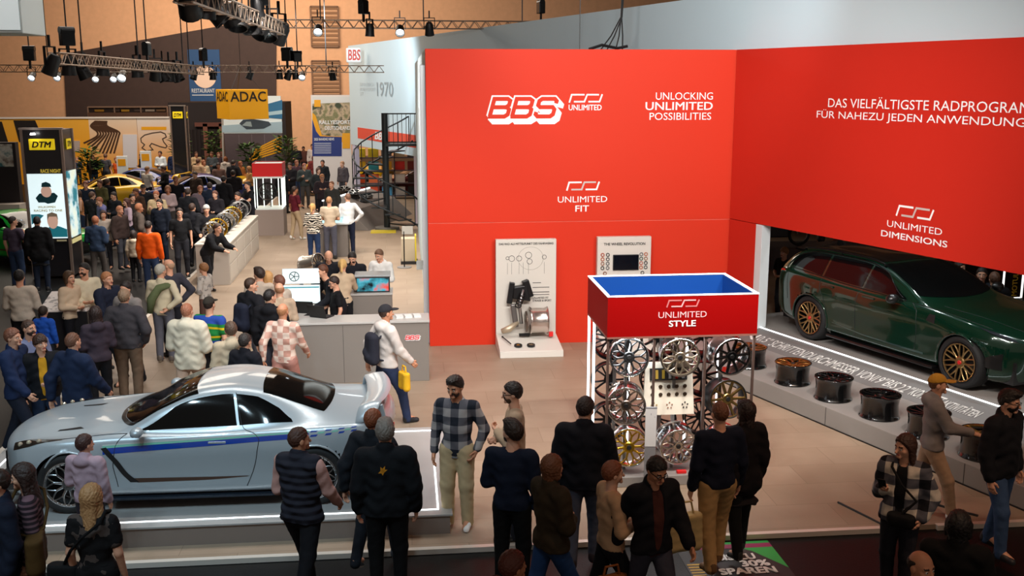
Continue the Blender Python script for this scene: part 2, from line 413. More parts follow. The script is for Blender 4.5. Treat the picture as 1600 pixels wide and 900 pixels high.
# ---- poses: elbow, wrist offsets from the shoulder (outward x, y, z); '-y' is forward
ARM={'down':((.055,.02,-.285),(.065,-.05,-.53),.35),'pocket':((.11,.05,-.27),(.045,-.06,-.47),.5),'front':((.06,-.02,-.285),(-.10,-.2,-.31),.6),
 'phone':((.05,.0,-.285),(-.02,-.24,-.17),.9),'reach':((.04,-.15,-.23),(0,-.39,-.28),.3),'table':((.09,-.08,-.27),(.03,-.3,-.38),.25),
 'fwd':((.05,-.10,-.27),(.05,-.27,-.45),.5),'aft':((.06,.15,-.24),(.07,.16,-.5),.4),'behind':((.15,.10,-.25),(-.03,.14,-.40),.4),
 'point':((.03,-.27,-.06),(.01,-.53,-.03),.3),'up':((.07,-.18,-.2),(-.07,-.26,.09),.8),'strap':((.09,-.02,-.27),(-.03,-.17,-.07),.9),'cross':((.08,-.06,-.27),(-.17,-.19,-.2),.6),'hip':((.18,.06,-.24),(.03,-.03,-.44),.3)}
SKIN=['d8a184','c88c6c','b87a5a','e0ae92']
PEOPLE=[]
def person(loc,ht,face,arms=('down','down'),legs='stand',top=('sweater','202024'),pants='24262c',shoes=('1a1a1a','1a1a1a'),hair=('short','2a1c14'),label='',
           skin=0,build=1.0,fem=False,head=(0,0),lean=0.0,beard=None,glasses=False,inner=None,res=None,group=None,pat=None,cols=None,vestc=None,legw=0.0,slv=1.0,extra=None,ppat=None):
    dist=math.hypot(loc[0],loc[1]); h=res or (.0125 if dist<15.5 else .018 if dist<23 else .026); fine=dist<17
    s=ht/1.75; B=build
    sk=mat(SKIN[skin%4],.5,0,0,0,80,0,None,None,0,.35,'skin')
    lm=math.radians(lean); hipz=.93
    def U(p):
        p=np.array(p,float); z=p[2]-hipz
        if z<=0 or not lean: return p
        return np.array([p[0],p[1]-math.sin(lm)*z*1.0,hipz+z*math.cos(lm)-abs(math.sin(lm))*0.0]) if True else p
    shw=(.165 if fem else .188)*(.5+.5*B); hw=.09*(.4+.6*B)
    J={}
    LEG={'stand':((-.11,.0),(.11,.0),0,0),'apart':((-.17,-.02),(.17,.02),0,0),'stride':((-.09,-.27),(.09,.27),.0,.08),'strideL':((-.09,.27),(.09,-.27),.08,.0),'step':((-.10,-.14),(.10,.12),0,.02),'close':((-.085,.02),(.085,-.02),0,0),'crossed':((.03,-.05),(.02,.07),0,0)}[legs]
    drop=.035 if 'stride' in legs else .008
    def arm(i):
        sx=-1 if i==0 else 1
        e,wr,c=ARM[arms[i]]; S=U((sx*shw,.012,1.405))
        e=np.array([sx*e[0],e[1],e[2]]); wr=np.array([sx*wr[0],wr[1],wr[2]])
        return S,S+e,S+wr,c
    A=[arm(0),arm(1)]
    Ls=[]
    for i in (0,1):
        sx=-1 if i==0 else 1; ax,ay=LEG[i]; az=.085+LEG[2+i]
        hip=np.array([sx*hw,0,.90-drop]); an=np.array([ax,ay,az]); kn=(hip+an)/2+np.array([sx*.008,-.03-.06*abs(ay),0.02]); Ls.append((hip,kn,an))
    pel=np.array([0,0,.935-drop])
    nb=U((0,.012,1.45)); nt=U((0,-.008,1.535)); hd=U((0,-.012,1.528))
    def torso(g,o):
        return [g.cone((-.055*B,0,pel[2]),(.055*B,0,pel[2]),.112*(B**.5)+o+(.008 if fem else 0),None,.86),
                g.cone(U((0,0,1.0)),U((0,-.005*B,1.16)),.135*B+o-(.012 if fem else 0),.138*B+o-(.01 if fem else 0),.78),
                g.cone(U((-.03,.005,1.2)),U((.03,.005,1.2)),.128*B+o,None,.72),
                g.cone(U((-.05,.008,1.32)),U((.05,.008,1.32)),.112*B+o,None,.8),
                g.cone(U((-shw+.05,.012,1.405)),U((shw-.05,.012,1.405)),.055+o,None,1)]
    def legf(g,o,upto=2,cuff=0):
        F=[]
        for hip,kn,an in Ls:
            F.append(g.cone(hip,kn,.088*(.5+.5*B)+o,.06+o)); F.append(g.cone(kn,an+np.array([0,0.008,cuff*.3-(.03 if o>0 else 0)]),.06+o,.042+o+cuff*.15))
        return F
    def bb(pts,r):
        P=np.array(pts); return P.min(0)-r,P.max(0)+r
    allp=[p for a in A for p in a[:3]]+[p for l in Ls for p in l]+[nb,nt,pel,np.array([.2*B,.14,pel[2]]),np.array([-.2*B,-.16,pel[2]])]
    # body: one continuous surface, head and hands joined on
    lo,hi=bb(allp,.09); lo[2]=0
    g=SD(lo,hi,h*1.15)
    f=un(torso(g,0)+legf(g,0),.03)
    for hip,kn,an in Ls: f=smin(f,g.cone(an,an+np.array([0,-.12,-.05]),.042,.03),.02)
    for S,E,Wt,c in A: f=smin(f,smin(g.cone(S,E,.05,.04),g.cone(E,Wt,.04,.029),.015),.025)
    f=smin(f,g.cone(nb,nt,.056,.054),.03)
    V,Q=surfnet(f,g.lo,g.h); vs=[V*s]; fs=[tuple(q) for q in Q.tolist()]; ms=[0]*len(fs); off=len(V)
    hv,hf,hm=head_T(fine); hs=s*.5+.5*1.0 if ht>1.5 else .9
    hs=min(1.04,max(.86,.3+.7*s)); HM=Matrix.Translation(Vector(hd*s)) @ Euler((math.radians(head[1]),0,math.radians(head[0]))).to_matrix().to_4x4() @ Matrix.Scale(hs*.97,4)
    HMn=np.array(HM); vs.append(hv@HMn[:3,:3].T+HMn[:3,3]); fs+=[tuple(i+off for i in q) for q in hf]; ms+=hm; off+=len(hv)
    for i,(S,E,Wt,c) in enumerate(A):
        tv,tq=hand_T(fine,c); sx=-1 if i==0 else 1
        d=(Wt-E); d=d/np.linalg.norm(d)
        if arms[i] in('table',): d=np.array([0,-.9,-.25])
        pn=np.array([-sx,0,.0]) if abs(d[2])>.7 else (np.array([-sx*.4,0,-1.0]) if arms[i] in('reach','table','point') else np.array([-sx*.5,.4,.6]))
        Fm=frame(-d,pn); v=tv.copy()
        tq2=tq
        th=np.cross(-d,pn)  # y axis of frame
        fwd=np.array([0,-1,0]) if abs(d[2])>.7 else np.array([-sx,0,.4])
        if (-Fm[:,1])@fwd<0: v[:,1]*=-1; tq2=tq[:,::-1]
        hsz=s*(.92 if fem else 1.0)
        vs.append((v*hsz)@Fm.T+Wt*s); fs+=[tuple(q+off) for q in tq2]; ms+=[0]*len(tq2); off+=len(v)
    me=bpy.data.meshes.new('person'); V=np.concatenate(vs); me.from_pydata(V.tolist(),[],[tuple(int(i) for i in q) for q in fs])
    hc=hair[1] if hair else '6a5a4a'
    for m in (sk,mat('a85a50',.5),mat(hc if hair and hair[0] not in('cap','beanie') else '4a382c',.7),mat('e8e4de',.3),mat('20160f',.25)): me.materials.append(m)
    me.polygons.foreach_set('material_index',ms); me.polygons.foreach_set('use_smooth',[True]*len(fs))
    o=bpy.data.objects.new('person',me); COL.objects.link(o); o.location=loc; o.rotation_euler=(0,0,math.radians(face))
    tag(o,label,'person',group); PEOPLE.append(o)
    # clothing
    kind,tc=top[0],top[1]; tm=cloth(tc,pat,cols)
    OFS={'tee':(.014,.90,.5),'shirt':(.016,.86,1),'sweater':(.022,.885,1),'hoodie':(.028,.875,1),'jacket':(.036,.85,1),'coat':(.036,.62,1),'vest':(.045,.86,0),'fluffy':(.05,.8,1),'tank':(.012,.9,0)}[kind]
    of,hem,sl=OFS; of*=1
    def clothing(name,of,hem,sl,m,wr=1.0):
        pts=[A[0][0],A[1][0],nb+np.array([0,0,.06]),np.array([.19*B,.15*B,hem]),np.array([-.19*B,-.17*B,hem])]
        if sl>0:
            for S,E,Wt,c in A: pts+=[E,Wt] if sl>.6 else [S+(E-S)*.8]
        lo,hi=bb(pts,of+.075); lo[2]=max(lo[2],min(hem-.02,min(p[2] for p in pts)-.08)); g=SD(lo,hi,h)
        T=torso(g,of)
        if hem<.8:
            T+= [g.cone((-.06*B,0,hem-.1),(.06*B,0,hem-.1),.14*B+of,None,.85),g.cone((-.06*B,0,.85),(.06*B,0,.85),.13*B+of,None,.85)]
        elif hem<.89: T+= [g.cone((-.05*B,0,hem-.05),(.05*B,0,hem-.05),.112*(B**.5)+of,None,.86)]
        f=un(T,.035); f=smax(f,(hem-g.Z)+0*f,.012)
        if kind in('sweater','hoodie','jacket','vest','fluffy','shirt'):
            f=smin(f,f,.001)
        sl_=sl*slv
        for S,E,Wt,c in A:
            if sl<=0: f=smax(f,-g.cone(S+np.array([np.sign(S[0])*.02,0,-.02]),E,.058,.06),.01); continue
            if sl_<.8: f=smin(f,g.cone(S,S+(E-S)*(sl_/.5*.62),.055+of,.052+of),.03)
            else:
                We=E+(Wt-E)*(.93 if sl_>=1 else .5)
                f=smin(f,smin(g.cone(S,E,.052+of,.043+of),g.cone(E,We,.043+of,.033+of*.8),.02),.03)
        # folds
        amp=.002+of*.07
        f=f+amp*np.sin(g.Z*52+9*g.X+2*np.sin(g.X*23)+7*g.Y)*np.sin(g.X*13+g.Y*17+1.3)+amp*.6*np.sin(g.Z*21-31*g.X+12*g.Y)
        if kind in('jacket','coat','vest','hoodie','shirt','fluffy'):
            f=smin(f,g.cone(nb+np.array([0,.006,-.005]),nb+np.array([0,.0,.045 if kind!='shirt' else .02]),.07+of*.4,.074+of*.3),.015)
            if kind in ('hoodie','fluffy'): f=smin(f,g.ell(nb+np.array([0,.085,-.01]),(.11,.065,.08)),.03)
        f=smax(f,-g.cone(nb+np.array([0,-.012,.015]),nt+np.array([0,-.02,.08]),.060,.085),.008)
        if inner and name!='shirt':   # open front showing the garment beneath
            f=smax(f,-smax(g.cone(U((0,-.10,1.48)),U((0,-.175,.8)),.062,.052),(g.Y+.02)+0*f,.01),.01)
        V,Q=surfnet(f,g.lo,g.h)
        return put(name,pymesh(V*s,Q,name,[m]),o)
    nm={'tee':'t_shirt','shirt':'shirt','sweater':'sweater','hoodie':'hooded_sweater','jacket':'jacket','coat':'coat','vest':'padded_vest','fluffy':'fluffy_jacket','tank':'top'}[kind]
    tp=clothing(nm,of,hem,sl,tm)
    if inner: 
        k0=kind; kind='tee'; clothing('shirt',.014,.83,0,cloth(inner)); kind=k0
    if vestc:
        k0=kind; kind='shirt'; clothing('shirt',.018,.86,1,cloth(vestc)); kind=k0
    # trousers
    lo,hi=bb([p for l in Ls for p in l]+[np.array([.17*B,.13,1.0]),np.array([-.17*B,-.13,1.0])],.08); lo[2]=.04; hi[2]=1.07
    g=SD(lo,hi,h); o2=.010+legw
    f=un([g.cone((-.055*B,0,pel[2]),(.055*B,0,pel[2]),.112*(B**.5)+o2+(.008 if fem else 0),None,.86),g.cone((0,0,.96),(0,0,1.04),.135*B+.006,None,.78)]+legf(g,o2+.004,2,legw),.028)
    f=smax(f,(g.Z-1.03)+0*f,.01); f=f+(.0016+legw*.12)*np.sin(g.Z*58+g.X*44)*np.sin(g.Z*11+g.Y*41)
    for hip,kn,an in Ls: pass
    V,Q=surfnet(f,g.lo,g.h); put('trousers',pymesh(V*s,Q,'trousers',[cloth(pants,ppat,('8a8a90',) if ppat else None)]),o)
    for i,(hip,kn,an) in enumerate(Ls):
        put('shoe',shoe_me(shoes[0],shoes[1],fine),o,loc=(an[0]*s,an[1]*s+.0,(an[2]-.085)*s),rot=(LEG[2+i]*5,0,math.radians((-8,8)[i])),sc=s*(.92 if fem else 1))
    # hair, beard, glasses follow the head
    def onhead(name,me2):
        q=put(name,me2,o); q.matrix_local=HM; return q
    if hair: onhead({'cap':'cap','beanie':'beanie'}.get(hair[0],'hair'),hair_me(hair[0],hair[1],fine))
    if hair and hair[0] in('cap','beanie') and len(hair)>2: onhead('hair',hair_me('crop',hair[2],fine))
    if beard: onhead('beard',hair_me('beard',beard,fine))
    if glasses:
        b=MB()
        for sx in (-1,1):
            b.tube([(sx*.033+.021*math.cos(a),-.099,.102+.017*math.sin(a)) for a in [2*PI*k/12 for k in range(12)]],.003,6,True); b.bar((sx*.055,-.097,.106),(sx*.082,.0,.108),.005)
        b.bar((-.012,-.101,.107),(.012,-.101,.107),.005); me3=b.mesh('glasses',mat('18181a',.3)); onhead('glasses',me3)
    if extra: extra(o,s,A,nb,U)
    return o
def P(px,py,ht,face,**k):
    s=ht/1.75; ln=math.radians(k.get('lean',0)); g=G(px,py,s*(.93+.82*math.cos(ln))); d=math.sin(ln)*.70*s; f=math.radians(face)
    return person((g[0]-math.sin(f)*d,g[1]+math.cos(f)*d,0),ht,face,**k)
# ---------------------------------------------------------------- wheels
_RT={}
def rim_mesh(style,R=.26,W=.24,face=.0):
    """meshes of a rim lying with its axis on Y, outer face at -Y: (barrel, spokes, cap)"""
    k=(style,R,W)
    if k in _RT: return _RT[k]
    b=MB()   # barrel with lips
    b.lathe([(R,-W/2),(R*1.0,-W/2+.012),(R*.955,-W/2+.022),(R*.93,-W*.28),(R*.90,-W*.1),(R*.93,W*.3),(R*.96,W/2-.02),(R*1.0,W/2-.012),(R,W/2),(R*.95,W/2),(R*.90,W*.3),(R*.87,-W*.1),(R*.89,-W*.3),(R*.93,-W/2+.01)],40,'Y',closed=True)
    barrel=b.mesh('barrel',CHROME,True)
    b=MB(); y0=-W/2
    hub=.075*R/.26; d_in=.026; d_out=.022
    def spoke(a0,a1,r0,r1,w0,w1,y_0,y_1,t=.022):
        p=[];n=4
        for i in range(n+1):
            u=i/n; r=r0+(r1-r0)*u; a=a0+(a1-a0)*u; y=y_0+(y_1-y_0)*(u**1.6); ww=w0+(w1-w0)*u
            c=np.array([r*math.cos(a),y,r*math.sin(a)]); tn=np.array([-math.sin(a),0,math.cos(a)])
            p.append([c-tn*ww/2+[0,.004,0],c-tn*ww*.28,c+tn*ww*.28,c+tn*ww/2+[0,.004,0],c+tn*ww/2+[0,t,0],c-tn*ww/2+[0,t,0]])
        b.grid(np.array(p),closed=True)
    yh=y0+d_in; yo=y0+.006
    if style=='mesh':      # ten split Y-spokes
        for k2 in range(10):
            a=2*PI*k2/10
            spoke(a,a,hub*.8,R*.60,.030,.024,yh,yo+.010)
            for s in (-1,1): spoke(a,a+s*PI/10*.93,R*.56,R*.94,.024,.017,yo+.012,yo)
    elif style=='cross':   # ten twin spokes forming a lattice
        for k2 in range(10):
            a=2*PI*k2/10
            for s in (-1,1): spoke(a-s*.03,a+s*.21,hub*.8,R*.94,.024,.018,yh,yo)
    elif style=='five':    # five double spokes
        for k2 in range(5):
            a=2*PI*k2/5+.3
            for s in (-1,1): spoke(a+s*.16,a+s*.24,hub*.9,R*.95,.026,.022,yh,yo,.03)
    elif style=='star':    # ten slim spokes
        for k2 in range(10):
            a=2*PI*k2/10; spoke(a,a,hub*.8,R*.95,.036,.028,yh,yo,.03)
    b.lathe([(hub,yh+.03),(hub,yh),(hub*.85,yh-.008),(hub*.5,yh-.006),(.0001,yh-.006)],24,'Y')
    b.lathe([(R*.93,yo+.02),(R*.93,yo-.002),(R*.88,yo+.002),(R*.88,yo+.02)],40,'Y',closed=True)
    for k2 in range(30):
        a=2*PI*(k2+.5)/30; c=(R*.905*math.cos(a),yo-.006,R*.905*math.sin(a)); b.box(c[0]-.005,c[0]+.005,c[1],c[1]+.012,c[2]-.005,c[2]+.005)
    for k2 in range(5):
        a=2*PI*(k2+.5)/5; b.lathe([(.008,yh-.004),(.008,yh-.014),(.0001,yh-.014)],8,'Y',(hub*.72*math.cos(a),0,hub*.72*math.sin(a)))
    spk=b.mesh('spoke_face',STEEL,True); spk.set_sharp_from_angle(angle=math.radians(35))
    b=MB(); b.lathe([(.030,yh),(.030,yh-.014),(.026,yh-.018),(.0001,yh-.018)],20,'Y'); cap=b.mesh('center_cap',BLACK,True); cap.set_sharp_from_angle(angle=math.radians(40))
    _RT[k]=(barrel,spk,cap); return _RT[k]
def rim(parent_or_thing,style,barrel_m,spoke_m,cap_m=BLACK,R=.26,W=.24,capn='center_cap'):
    ba,sp,ca=rim_mesh(style,R,W)
    put('barrel',ba,parent_or_thing,mats=[barrel_m]); put('spoke_face',sp,parent_or_thing,mats=[spoke_m]); put(capn,ca,parent_or_thing,mats=[cap_m])
def tyre_mesh(R,Rt,W):
    b=MB(); s=W/2
    prof=[(R*.97,-s*.86),(R*1.02,-s*.95),((R+Rt)/2,-s*1.02),(Rt-.03,-s*.97),(Rt-.008,-s*.86),(Rt,-s*.6),(Rt,s*.6),(Rt-.008,s*.86),(Rt-.03,s*.97),((R+Rt)/2,s*1.02),(R*1.02,s*.95),(R*.97,s*.86)]
    return b.lathe(prof,56,'Y',closed=True).mesh('tyre',mat('121213',.75),True)
# ---------------------------------------------------------------- lofted car bodies
def pchip(xk,yk,x):
    xk=np.array(xk,float); yk=np.array(yk,float); h=np.diff(xk); d=np.diff(yk)/h; m=np.zeros_like(yk)
    for i in range(1,len(xk)-1):
        if d[i-1]*d[i]>0:
            w1=2*h[i]+h[i-1]; w2=h[i]+2*h[i-1]; m[i]=(w1+w2)/(w1/d[i-1]+w2/d[i])
    m[0]=d[0]; m[-1]=d[-1]
    i=np.clip(np.searchsorted(xk,x,side='right')-1,0,len(h)-1); t=(x-xk[i])/h[i]
    return yk[i]*(1+2*t)*(1-t)**2+m[i]*h[i]*t*(1-t)**2+yk[i+1]*t*t*(3-2*t)+m[i+1]*h[i]*t*t*(t-1)
class Car:
    """half-section lines 0 (sill) .. 8 (centre line); front at -x, heading -x"""
    def __init__(s,lines,x0,x1,sweepF,sweepR,zc=.5,rf=.16,rr=.12,hw=.95):
        s.lines=lines; s.x0=x0; s.x1=x1; s.sf=sweepF; s.sr=sweepR; s.zc=zc; s.rf=rf; s.rr=rr; s.hw=hw; s.n=len(lines)
    def sec(s,x):
        x=np.atleast_1d(np.asarray(x,float)); Y=[];Z=[]
        for L in s.lines:
            L=np.array(L); Y.append(pchip(L[:,0],L[:,1],x)); Z.append(pchip(L[:,0],L[:,2],x))
        return np.stack(Y,1),np.stack(Z,1)
    def pt(s,x,t,side=-1,off=0.0):
        x=np.asarray(x,float); t=np.asarray(t,float); shp=np.broadcast(x,t).shape
        x=np.broadcast_to(x,shp).ravel(); t=np.clip(np.broadcast_to(t,shp).ravel(),0,s.n-1)
        Y,Z=s.sec(x); n=s.n
        i=np.clip(np.floor(t).astype(int),0,n-2); u=t-i; r=np.arange(len(x))
        def cr(A):
            p0=A[r,np.maximum(i-1,0)]; p1=A[r,i]; p2=A[r,i+1]; p3=np.where(i+2<n,A[r,np.minimum(i+2,n-1)],A[r,n-2])
            if A is Y: p3=np.where(i+2<n,p3,-A[r,n-2])
            m1=(p2-p0)*.5*s.ten; m2=(p3-p1)*.5*s.ten
            return p1*(1+2*u)*(1-u)**2+m1*u*(1-u)**2+p2*u*u*(3-2*u)+m2*u*u*(u-1)
        y=cr(Y); z=cr(Z)
        # round the ends
        a=np.clip((x-s.x0)/s.rf,0,1); b=np.clip((s.x1-x)/s.rr,0,1)
        k=np.sqrt(np.clip(1-(1-a)**2,0,1))*np.sqrt(np.clip(1-(1-b)**2,0,1))
        kk=.70+.30*k
        y=y*kk; z=s.zc+(z-s.zc)*kk
        wf=np.clip((s.x0+1.0-x)/1.0,0,1)**1.5; wr=np.clip((x-(s.x1-.8))/.8,0,1)**1.5
        q=(np.abs(y)/s.hw)**2.2
        X=x+s.sf*q*wf-s.sr*q*wr
        P=np.stack([X,side*y,z],1)
        if off:
            e=1e-3; tt=np.clip(t,.002,s.n-1.002)
            A=s.pt(x,tt+e,side)-s.pt(x,tt-e,side); B=s.pt(x+e,tt,side)-s.pt(x-e,tt,side)
            N=np.cross(A,B); N/=np.linalg.norm(N,axis=1)[:,None]+1e-12
            N*=np.sign((N*np.stack([0*x,side*(np.abs(y)+.05),(z-s.zc)],1)).sum(1))[:,None]
            P=P+N*off
        return P.reshape(shp+(3,)) if len(shp)!=1 else P
    ten=.85
    def arr(s,xs,ts,side): 
        X,T=np.meshgrid(xs,ts,indexing='ij'); return s.pt(X.ravel(),T.ravel(),side).reshape(len(xs),len(ts),3)
    def body(s,name,m,parent,arches,nx=190,sub=7):
        xs=np.unique(np.concatenate([np.linspace(s.x0,s.x0+s.rf,14)[:],np.linspace(s.x0+s.rf,s.x1-s.rr,nx),np.linspace(s.x1-s.rr,s.x1,12)]))
        ts=np.linspace(0,s.n-1,(s.n-1)*sub+1); b=MB()
        full=[]
        A=s.arr(xs,ts,-1); Bq=s.arr(xs,ts,1)[:,::-1][:,1:]
        F=np.concatenate([A,Bq],1); nt=F.shape[1]
        # wheel openings: snap to the circle, drop the inside
        keep=np.ones(F.shape[:2],bool)
        tt=np.concatenate([ts,ts[::-1][1:]])
        for cx,cz,r in arches:
            d=np.hypot(F[:,:,0]-cx,F[:,:,2]-cz); low=tt[None,:]<4.6
            ins=(d<r)&low; keep&=~(d<r*.965) | ~low
            ring=ins&(d>=r*.90)
            near=(np.abs(d-r)<.022)&low&(d>1e-6)
            k=np.where(near,r/np.maximum(d,1e-6),1)
            F[:,:,0]=cx+(F[:,:,0]-cx)*k; F[:,:,2]=cz+(F[:,:,2]-cz)*k
            keep&=~((d<r-.022)&low)
        a,bn=F.shape[:2]
        b.v=[tuple(p) for p in F.reshape(-1,3).tolist()]
        idx=lambda i,j:i*bn+j
        for i in range(a-1):
            for j in range(bn-1):
                if keep[i,j] and keep[i+1,j] and keep[i,j+1] and keep[i+1,j+1]:
                    b.f.append((idx(i,j),idx(i+1,j),idx(i+1,j+1),idx(i,j+1))); b.m.append(0)
        b.f.append(tuple(idx(0,j) for j in range(bn))); b.m.append(0); b.f.append(tuple(idx(a-1,j) for j in range(bn))[::-1]); b.m.append(0)
        o=b.build(name,m,parent,True); 
        bm=bmesh.new(); bm.from_mesh(o.data); bmesh.ops.delete(bm,geom=[v for v in bm.verts if not v.link_faces],context='VERTS'); bm.to_mesh(o.data); bm.free()
        return o
    def patch(s,name,m,parent,lo,hi,side=-1,off=.004,nx=16,nt=5,both=False,thick=0):
        """panel lying on the body between two polylines of (x,t)"""
        def samp(c,u):
            c=np.array(c,float); d=np.concatenate([[0],np.cumsum(np.hypot(np.diff(c[:,0]),.25*np.diff(c[:,1])))]); d/=d[-1]
            return np.stack([np.interp(u,d,c[:,0]),np.interp(u,d,c[:,1])],1)
        u=np.linspace(0,1,nx+1); a=samp(lo,u); c=samp(hi,u); v=np.linspace(0,1,nt+1)
        g=a[:,None]*(1-v[None,:,None])+c[:,None]*v[None,:,None]
        b=MB()
        for sd in ((-1,1) if both else (side,)):
            b.grid(s.pt(g[:,:,0].ravel(),g[:,:,1].ravel(),sd,off).reshape(nx+1,nt+1,3))
        return b.build(name,m,parent,True,fixn=False)
    def across(s,name,m,parent,xb,xt,tb,tt,off=.004,n=28,nv=12):
        """panel over the centre line (windscreen, rear window): x and edge t at base and top, x may bow"""
        W=np.linspace(-1,1,n+1); V=np.linspace(0,1,nv+1); G_=np.zeros((n+1,nv+1,3)); c=s.n-1
        for i,w in enumerate(W):
            te=tb*(1-V)+tt*V; t=c-(c-te)*abs(w)
            x=(xb[0]+(xb[1]-xb[0])*w*w)*(1-V)+(xt[0]+(xt[1]-xt[0])*w*w)*V
            G_[i]=s.pt(x,t,-1 if w<0 else 1,off)
        return MB().grid(G_).build(name,m,parent,True,fixn=False)
    def line(s,b,pts,side=-1,r=.004,off=.001,n=24):
        p=np.array(pts,float); d=np.concatenate([[0],np.cumsum(np.hypot(np.diff(p[:,0]),.25*np.diff(p[:,1])))]); d/=d[-1]; u=np.linspace(0,1,n)
        b.tube(s.pt(np.interp(u,d,p[:,0]),np.interp(u,d,p[:,1]),side,off).tolist(),r,5)
    def gap(s,root,lst,side,r=.0045):
        for pts in lst:
            b=MB(); s.line(b,pts,side,r); b.build('panel_gap',SEAM,root)
    def tz(s,x,z,side=-1,tmax=5.0):
        ts=np.linspace(0,tmax,240); P=s.pt(np.full(240,x),ts,side); return ts[np.argmin(np.abs(P[:,2]-z))]
    def arch(s,name,m,parent,cx,cz,r,w=.016,side=-1):
        pts=[]
        for k in range(37):
            a=-.22+(PI+.44)*k/36; x=cx+r*math.cos(a); z=cz+r*math.sin(a)
            if z<.13: continue
            t=s.tz(x,z,side); p=s.pt(np.array([x]),np.array([t]),side)[0]; pts.append((p[0],p[1]+side*.002,p[2]))
        b=MB(); b.tube(pts,w,6); return b.build(name,m,parent,True)
    def well(s,parent,cx,cz,r,yi,yo,m):
        for sd in (-1,1):
            b=MB(); A=np.zeros((25,2,3))
            for k in range(25):
                a=-.35+(PI+.7)*k/24
                for j,y in enumerate((yi,yo)): A[k,j]=(cx+r*math.cos(a),sd*y,cz+r*math.sin(a))
            b.grid(A); b.add([A[k,0] for k in range(25)],[tuple(range(25))]); b.build('wheel_well',m,parent,False)
def wheelset(car,pos,R,Rt,W,style,barrel,spk,cap,tw,far=True):
    ty=tyre_mesh(R,Rt,W)
    for (x,y) in pos:
        w=bpy.data.objects.new('wheel',None); COL.objects.link(w); w.parent=car; w.location=(x,y,Rt); w.rotation_euler=(0,.35*x,0 if y<0 else PI)
        put('tyre',ty,w); rim(w,style,barrel,spk,cap,R,W*.96)
GLASS=mat('07090a',.06,0,0,spec=.28); CARBLK=mat('0c0c0d',.35,0,.4); SEAM=mat('08080a',.6)
def coupe(loc,rz,label,paint_m,stripe=True,sc=1.0,style='mesh',wing_m=None,detail=True,rimcols=None,group=None):
    L=[ # line: (x, y, z)
     [(-2.36,.62,.20),(-2.0,.76,.17),(-1.4,.82,.17),(-.8,.80,.16),(.9,.80,.16),(1.4,.84,.18),(2.0,.78,.22),(2.33,.66,.28)],
     [(-2.36,.70,.26),(-2.0,.84,.22),(-1.4,.90,.24),(-.8,.89,.22),(.9,.91,.23),(1.4,.925,.25),(2.0,.86,.30),(2.33,.74,.36)],
     [(-2.36,.72,.40),(-2.0,.87,.40),(-1.4,.93,.42),(-.8,.885,.40),(.1,.89,.40),(.9,.92,.42),(1.4,.945,.43),(2.0,.88,.46),(2.33,.76,.50)],
     [(-2.36,.72,.58),(-2.0,.88,.61),(-1.4,.945,.64),(-.8,.905,.66),(.1,.90,.68),(.9,.93,.70),(1.4,.955,.70),(2.0,.89,.72),(2.33,.77,.72)],
     [(-2.36,.68,.69),(-2.0,.82,.785),(-1.4,.885,.84),(-.8,.875,.85),(.1,.865,.86),(.9,.88,.89),(1.4,.90,.91),(2.0,.83,.92),(2.33,.73,.88)],
     [(-2.36,.60,.715),(-2.0,.73,.815),(-1.4,.79,.862),(-.8,.79,.91),(.1,.80,.925),(.9,.81,.955),(1.4,.81,.965),(2.0,.76,.955),(2.33,.66,.92)],
     [(-2.36,.50,.73),(-2.0,.60,.82),(-1.4,.66,.862),(-.95,.70,.905),(-.75,.70,.945),(-.35,.665,1.14),(.05,.60,1.275),(.4,.57,1.31),(.8,.565,1.26),(1.2,.58,1.13),(1.55,.60,1.02),(2.0,.60,.975),(2.33,.54,.94)],
     [(-2.36,.28,.745),(-2.0,.33,.835),(-1.4,.36,.875),(-.95,.38,.93),(-.75,.39,.985),(-.35,.38,1.18),(.05,.35,1.325),(.4,.33,1.355),(.8,.33,1.31),(1.2,.34,1.18),(1.55,.34,1.055),(2.0,.34,.985),(2.33,.3,.95)],
     [(-2.36,.0,.75),(-2.0,.0,.845),(-1.4,.0,.885),(-.95,.0,.94),(-.75,.0,.99),(-.35,.0,1.19),(.05,.0,1.34),(.4,.0,1.37),(.8,.0,1.325),(1.2,.0,1.195),(1.55,.0,1.065),(2.0,.0,.99),(2.33,.0,.955)]]
    c=Car(L,-2.27,2.33,.34,.20,.5,.12,.12)
    root=thing('coupe_car',label,'car',loc,rz,group); root.scale=(sc,)*3
    AX=(-1.385,1.395); RT=.356; AR=.395
    c.body('body',paint_m,root,[(a,RT-.005,AR) for a in AX],nx=190 if detail else 80,sub=7 if detail else 4)
    b=MB(); b.box(-2.2,2.2,-.70,.70,.16,.44); b.build('underbody',CARBLK,root)
    for a in AX: c.well(root,a,RT,AR+.02,.52,.86,CARBLK)
    c.across('windscreen',GLASS,root,(-.90,-.62),(-.02,.06),6.05,6.12)
    c.across('rear_window',GLASS,root,(1.58,1.50),(.76,.80),6.12,6.12)
    c.across('wiper_cowl',CARBLK,root,(-.955,-.685),(-.905,-.625),6.0,6.04,.003)
    for sd in (-1,1):
        c.patch('door_window',GLASS,root,[(-.62,5.14),(.52,5.10)],[(-.56,5.3),(-.18,5.86),(.1,5.9),(.46,5.9)],sd)
        c.patch('quarter_window',GLASS,root,[(.55,5.10),(1.16,5.16)],[(.49,5.9),(.74,5.88),(1.0,5.62),(1.14,5.3)],sd)
    for sd in (-1,1):
        c.patch('headlight',mat('2a2622',.12,.3,1),root,[(-2.19,3.9),(-1.95,4.0),(-1.48,4.7)],[(-2.15,5.3),(-1.9,5.55),(-1.44,5.1)],sd)
        for x,t in ((-2.08,4.6),(-1.95,4.75),(-1.80,4.85)):
            p=c.pt(np.array([x]),np.array([t]),sd,.002)[0]; MB().ball(p,.03,10).build('headlight_lens',mat('cfc6b0',.1,.6),root,True)
